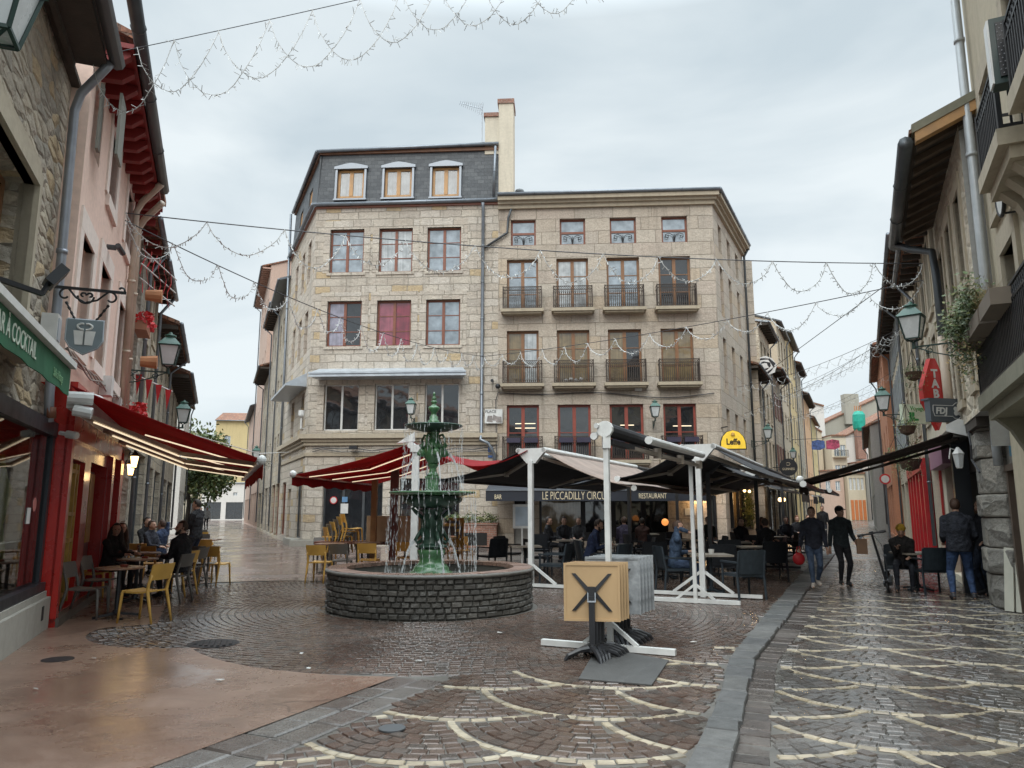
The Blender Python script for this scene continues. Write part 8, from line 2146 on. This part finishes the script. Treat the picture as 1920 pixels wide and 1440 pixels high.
ob = q.build('paper_bag', M('brown_paper_bag', (.17, .10, .06), .7)); tag(ob, 'brown bag hanging from the scooter handlebar', 'bag'); bv = ob.modifiers.new('edge', 'BEVEL'); bv.width = .012

# ------------------------------------------------------------------ plants
def leaves(mb, c, r, n, q, s=(.02, .05), up_bias=.2, mi=(0, 1)):
    for _ in range(n):
        p = Vector(c) + Vector((q.gauss(0, r[0]), q.gauss(0, r[1]), q.gauss(0, r[2]))); u = Vector((q.gauss(0, 1), q.gauss(0, 1), q.gauss(up_bias, 1))).normalized(); v = u.orthogonal().normalized(); a = q.uniform(*s)
        mb.poly([p - u * a, p + v * a * .5, p + u * a, p - v * a * .5], q.choice(mi))
q_ = random.Random(9)
bp = thing('balcony_plants', 'overgrown balcony flower boxes with green trails and dry grass on the black railing', 'plants', RW(-4, 3.9, .7))
m = MB()
for s in (-3.75, -4.7, -5.6): m = MB(); fbox(m, RW, s - .4, s + .4, 3.7, 3.88, .42, .62); m.build('flower_box', M('weathered_box', (.16, .13, .1), .8), bp)
m = MB()
for i in range(22): leaves(m, RW(-3.15 - .075 * i, 4.0 + .12 * math.sin(i * 1.3) + .1 * q_.random(), .52 + .14 * q_.random()), (.10, .10, .12), 150, q_, (.018, .045), mi=(0, 0, 1))
for i in range(9): leaves(m, RW(-3.1 - .13 * i, 3.68 - .06 * (i % 3), .60), (.07, .07, .15), 90, q_, (.015, .035), -.5, mi=(0, 1, 2))
m.build('foliage', [m_leaf, m_leafy, m_dry], bp, uvw=False)
m = MB()
for i in range(260):
    p = RW(-4.9 + q_.uniform(-.6, .6), 3.95, .52 + q_.uniform(-.1, .1)); d = Vector((q_.gauss(0, .5), q_.gauss(0, .5), 1)).normalized() * q_.uniform(.15, .38); e = p + d - up * .05
    m.poly([p, p + Vector((.005, .003, 0)), e])
m.build('dry_grass', m_dry, bp, uvw=False)
m = MB(); 
for i in range(14): m.ball(RW(-3.2 - .4 * q_.random(), 3.65 + .35 * q_.random(), .58 + .1 * q_.random()), .022, 6, 4)
m.build('blossoms', M('pink_petals', (.55, .25, .30), .6), bp)
def basket(p, lab, r=.16, trail=.4, red=False):
    t = thing('hanging_basket', lab, 'hanging basket', p); m = MB(); m.lathe([(.03, -r), (r * .7, -r * .75), (r, 0), (r * 1.04, .02)], 14, p); m.build('bowl', M('woven_basket', (.10, .06, .04), .8, 0, .3, 20, .4), t)
    m = MB()
    for k in range(3): a = k * 2.09; m.tube([p + Vector((r * math.cos(a), r * math.sin(a), 0)), p + up * .5], .006, 4)
    m.build('chain', m_iron, t); m = MB(); leaves(m, p + up * .06, (r * .6, r * .6, .07), 160, q_, (.015, .04)); 
    for k in range(4): a = q_.uniform(0, 6.28); leaves(m, p + Vector((r * math.cos(a), r * math.sin(a), -trail * .4)), (.05, .05, trail * .35), 60, q_, (.012, .03), -.4)
    m.build('foliage', [m_leaf, m_leafy], t, uvw=False); return t
basket(RW(2.2, 4.35, .85), 'hanging basket with geranium shoots in front of the red diamond sign')
basket(RW(3.2, 3.35, 1.0), 'hanging basket trailing over the pale green travel sign', .18, .9)
basket(RW(9.5, 3.2, 1.0), 'green hanging bush over the dark shopfront on the right of the lane', .3, .7)
basket(RW(5.2, 2.75, .9), 'leafy basket above the pink shop front', .26, .5)
# brick planter under the wall
pt = thing('brick_planter', 'brick wall planter with green shrubs beside the grey door', 'planter', CF(7.2, 0, .4))
m = MB(); fbox(m, CF, 6.0, 8.3, 0, .95, .02, .7); fbox(m, CF, 5.95, 8.35, .95, 1.02, .0, .74); m.build('brickwork', m_brickred, pt)
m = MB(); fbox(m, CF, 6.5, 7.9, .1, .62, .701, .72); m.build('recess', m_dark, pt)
m = MB()
for i in range(9): leaves(m, CF(6.3 + .23 * i, 1.2 + .06 * math.sin(i * 2), .38), (.12, .12, .1), 90, q_, (.03, .07))
m.build('foliage', [m_leaf, m_leafy], pt, uvw=False)
iv = thing('ivy_column', 'ivy covered column glowing in warm light on the lane side of the terrace', 'plants', CR(5.2, 0, .25))
m = MB()
for i in range(22): leaves(m, CR(4.6 + 1.1 * q_.random(), .7 + 1.9 * q_.random(), .12), (.14, .14, .14), 60, q_, (.03, .07), mi=(0, 1, 1))
m.build('foliage', [m_leaf, m_leafy], iv, uvw=False)

# ------------------------------------------------------------------ lit lamps of the restaurant
def bulb(p, lab, r=.07, cat='lamp', mt=None):
    m = MB(); m.ball(p, r, 10, 7); return tag(m.build('globe_lamp', mt or m_bulb), lab, cat, 'warm lamps of the terrace')
bulb(CR(3.0, 2.45, .3), 'warm globe lamp left of the ivy column'); bulb(CR(4.4, 2.45, .3), 'warm globe lamp right beside the ivy column')
bulb(CR2(.4, 2.1, 1.2), 'left bright globe lamp over the lane tables', .11); bulb(CR2(1.3, 2.1, 1.2), 'second bright globe lamp over the lane tables', .11); bulb(CR2(2.3, 2.12, 1.2), 'third bright globe lamp over the lane tables', .11)
def plight(p, e, r=.1, c=(1, .62, .28)):
    d = bpy.data.lights.new('warm_lamp_light', 'POINT'); d.energy = e; d.color = c; d.shadow_soft_size = r; o = bpy.data.objects.new('warm_lamp_light', d); COL.objects.link(o); o.location = p
plight(CR(3.7, 2.2, .6), 40); plight(CF(16.9, 2.1, .5), 35); plight(CR2(1.3, 2.0, 1.4), 40); bulb(AT(1247, 979, 27.5), 'orange glowing globe lamp in the restaurant shade', .13, mt=M('orange_globe', (1.0, .36, .09), .5, emit=.8))
ws = thing('lit_stone_panel', 'warm lit block of stone wall inside the restaurant terrace', 'wall', CF(16.4, 1.5, .1)); m = MB(); fbox(m, CF, 15.6, 17.3, .3, 2.35, .05, .25); m.build('masonry', m_stone2, ws)
q = MB(); fbox(q, CF, 16.3, 16.75, 1.35, 1.65, .25, .27); q.build('plaque', m_whitef, ws)
coach_lamp(LP(6.15, 2.5, .35), 'lit coach lamp near the far end of the red bar'); coach_lamp(LP(6.6, 2.35, .25), 'lower lit coach lamp on the stone house past the red bar')
plight(LP(6.5, 2.3, .7), 4)
ex = MB(); fbox(ex, CF, 15.0, 15.35, 2.3, 2.5, .3, .34); tag(ex.build('exit_sign', M('green_exit_light', (.1, .75, .12), .5, emit=.6)), 'small green illuminated sign in the terrace shade', 'sign')

# ------------------------------------------------------------------ light garlands
def garland(label, a, b, n, drop_, seed, sag=.3, stick=.07, wire=.008, dens=26, cross=False, cable=True, r=.0055, jit=.12):
    t = thing('light_garland', label, 'garland', Vector(a)); t['group'] = 'light garlands'; q = random.Random(seed); a = Vector(a); b = Vector(b)
    def pos(u): return a.lerp(b, u) - up * (sag * 4 * u * (1 - u))
    if cable:
        m = MB(); m.tube([pos(i / 30) for i in range(31)], wire, 5); m.build('cable', m_cable, t)
    m = MB(); d = (b - a).normalized(); sd = d.cross(up).normalized()
    us = [0.0]
    for i in range(n): us.append(us[-1] + 1 + q.uniform(-jit, jit))
    us = [u / us[-1] for u in us]
    sets = [(us, drop_)] if not cross else [(us, drop_), ([max(0, min(1, u + .5 / n)) for u in us], drop_)]
    for uu, dr__ in sets:
        for u0, u1 in zip(uu, uu[1:]):
            if u1 - u0 < 1e-4: continue
            dd = dr__ * q.uniform(.8, 1.2); pts = []
            for i in range(13):
                v = i / 12; p = pos(u0 + (u1 - u0) * v) - up * (dd * (4 * v * (1 - v)) ** .8) + sd * .04 * math.sin(v * 9 + q.random()); pts.append(p)
            m.tube(pts, r, 4)
            L_ = sum((y - x).length for x, y in zip(pts, pts[1:])); k = int(L_ * dens)
            for i in range(k):
                v = (i + q.random()) / k * 12; j = min(11, int(v)); p = pts[j].lerp(pts[j + 1], v - j); e = Vector((q.gauss(0, .6), q.gauss(0, .6), q.gauss(-.35, .7))).normalized() * stick * q.uniform(.7, 1.2); m.tube([p, p + e], r * .9, 3)
    m.build('light_string', m_lights, t, uvw=False); return t
garland('big looping white light garland crossing the sky at the top', LW(-1.2, 7.75, .35), (7.1, 10.4, 12.1), 11, .95, 1, .15, .085, .006, 20, True, r=.0052)
ga_ = LP(3.4, 7.25, .1)
garland('long garland from the pink house across the upper windows to the right row', ga_, RW(4.6, 7.35, .3), 13, .62, 2, .25, .085, .012, 20, r=.0095)
KN = CF(7.7, 8.35, .3)
garland('descending garland from the pink house to the downpipe of the corner house', LP(3.4, 7.1, .1), KN, 15, .6, 3, .5, .085, .012, 22, r=.0095)
garland('garland rising from the downpipe across the balconies to the right row', KN, RW(4.8, 7.0, .3), 13, .55, 4, .2, .085, .012, 22, r=.0095)
for k, (s, s2, z, z2) in enumerate(((1.2, 9, 7.2, 7.0), (3.2, 12, 6.2, 7.6), (8, 18, 8.0, 8.6), (13, 22, 8.6, 9.0), (18, 28, 7.6, 8.6), (23, 33, 8.5, 8.8))):
    garland(['first low icicle string across the lane', 'second icicle string across the lane, rising to the right', 'third icicle string across the lane', 'fourth icicle string across the lane', 'fifth icicle string across the lane', 'farthest icicle string across the lane'][k], CR2(s - 7 if k < 2 else s - 4, z, .2), RW(s2, z2, .2), 16, .26, 20 + k, .3, .11, .008, 6, r=.006)
q = MB(); q.tube([CR2(4, 9.2, .1), RW(13, 9.6, .2)], .015, 5); tag(q.build('overhead_cable', m_cable), 'bare dark cable spanning the lane above the icicle strings', 'cable')
# banner in the lane
bn = thing('street_banner', 'blue and red painted banner strung high in the lane', 'banner', CR2(28, 5.5, 2.5)); c = CR2(26, 6.9, 2.6)
for k, (x, mt) in enumerate(((-.9, M('banner_blue', (.05, .09, .24), .6, 0, .8, 4)), (.9, M('banner_red', (.34, .05, .10), .6, 0, .8, 4)))):
    q = MB(); q.prism([c + Xl * (x + a) * .62 + up * b * .62 for a, b in ((-.85, -.6), (.2, -.7), (.85, -.4), (.8, .5), (0, .7), (-.8, .5))], Nl * .02); q.build('painted_panel', mt, bn)
q = MB(); q.tube([c + Xl * -3.5 + up * .5, c + Xl * 4 + up * .6], .02, 5); q.build('cord', m_cable, bn)
gf2 = MB(); c = CR2(5.75, 10.2, .25)
gp = thing('wall_graffiti_cover', 'crumpled black and white printed sheet on the gable edge above the dark eave', 'sheet', c)
for k in range(5):
    q = MB(); q.prism([c + Xl * (x * .8) + up * (z * .7) + Nl * (.02 + .01 * k) for x, z in [(math.cos(a + k) * (.9 - .15 * k) + .1 * math.sin(5 * a), math.sin(a + k) * (.9 - .16 * k)) for a in [i * .785 for i in range(8)]]], Nl * .01); q.build('printed_sheet', m_whitef if k % 2 == 0 else m_black, gp)
# no entry sign and a street sign far off
ne = thing('no_entry_sign', 'round red no entry sign on a post in the left street', 'sign', (-25.0, 50, 0)); q = MB(); p = Vector((-24.2, 50, 0)); q.tube([p, p + up * 3.2], .04, 6); q.build('post', m_zinc, ne)
q = MB(); q.tube([p + up * 3.0 - Vector((0, .05, 0)), p + up * 3.0 - Vector((0, .1, 0))], .42, 20); fc = q.build('disc', M('red_enamel', (.5, .03, .03), .4), ne); q = MB(); q.box((p.x - .3, p.y - .12, 2.92), (p.x + .3, p.y - .102, 3.08)); q.build('bar', m_whitef, fc)
ns = thing('lane_sign', 'round speed sign on a post at the far right of the lane', 'sign', RW(33, 0, .75)); p = RW(33, 0, .75); q = MB(); q.tube([p, p + up * 3.4], .05, 6); q.build('post', m_zinc, ns); q = MB(); q.tube([p + up * 3.3 + Vector((-.05, -.1, 0)), p + up * 3.3 + Vector((-.08, -.15, 0))], .3, 18); q.build('disc', M('red_enamel', (.5, .03, .03), .4), ns)
q = MB(); q.tube([p + up * 3.3 + Vector((-.085, -.16, 0)), p + up * 3.3 + Vector((-.09, -.17, 0))], .21, 18); q.build('face', m_whitef, ns)
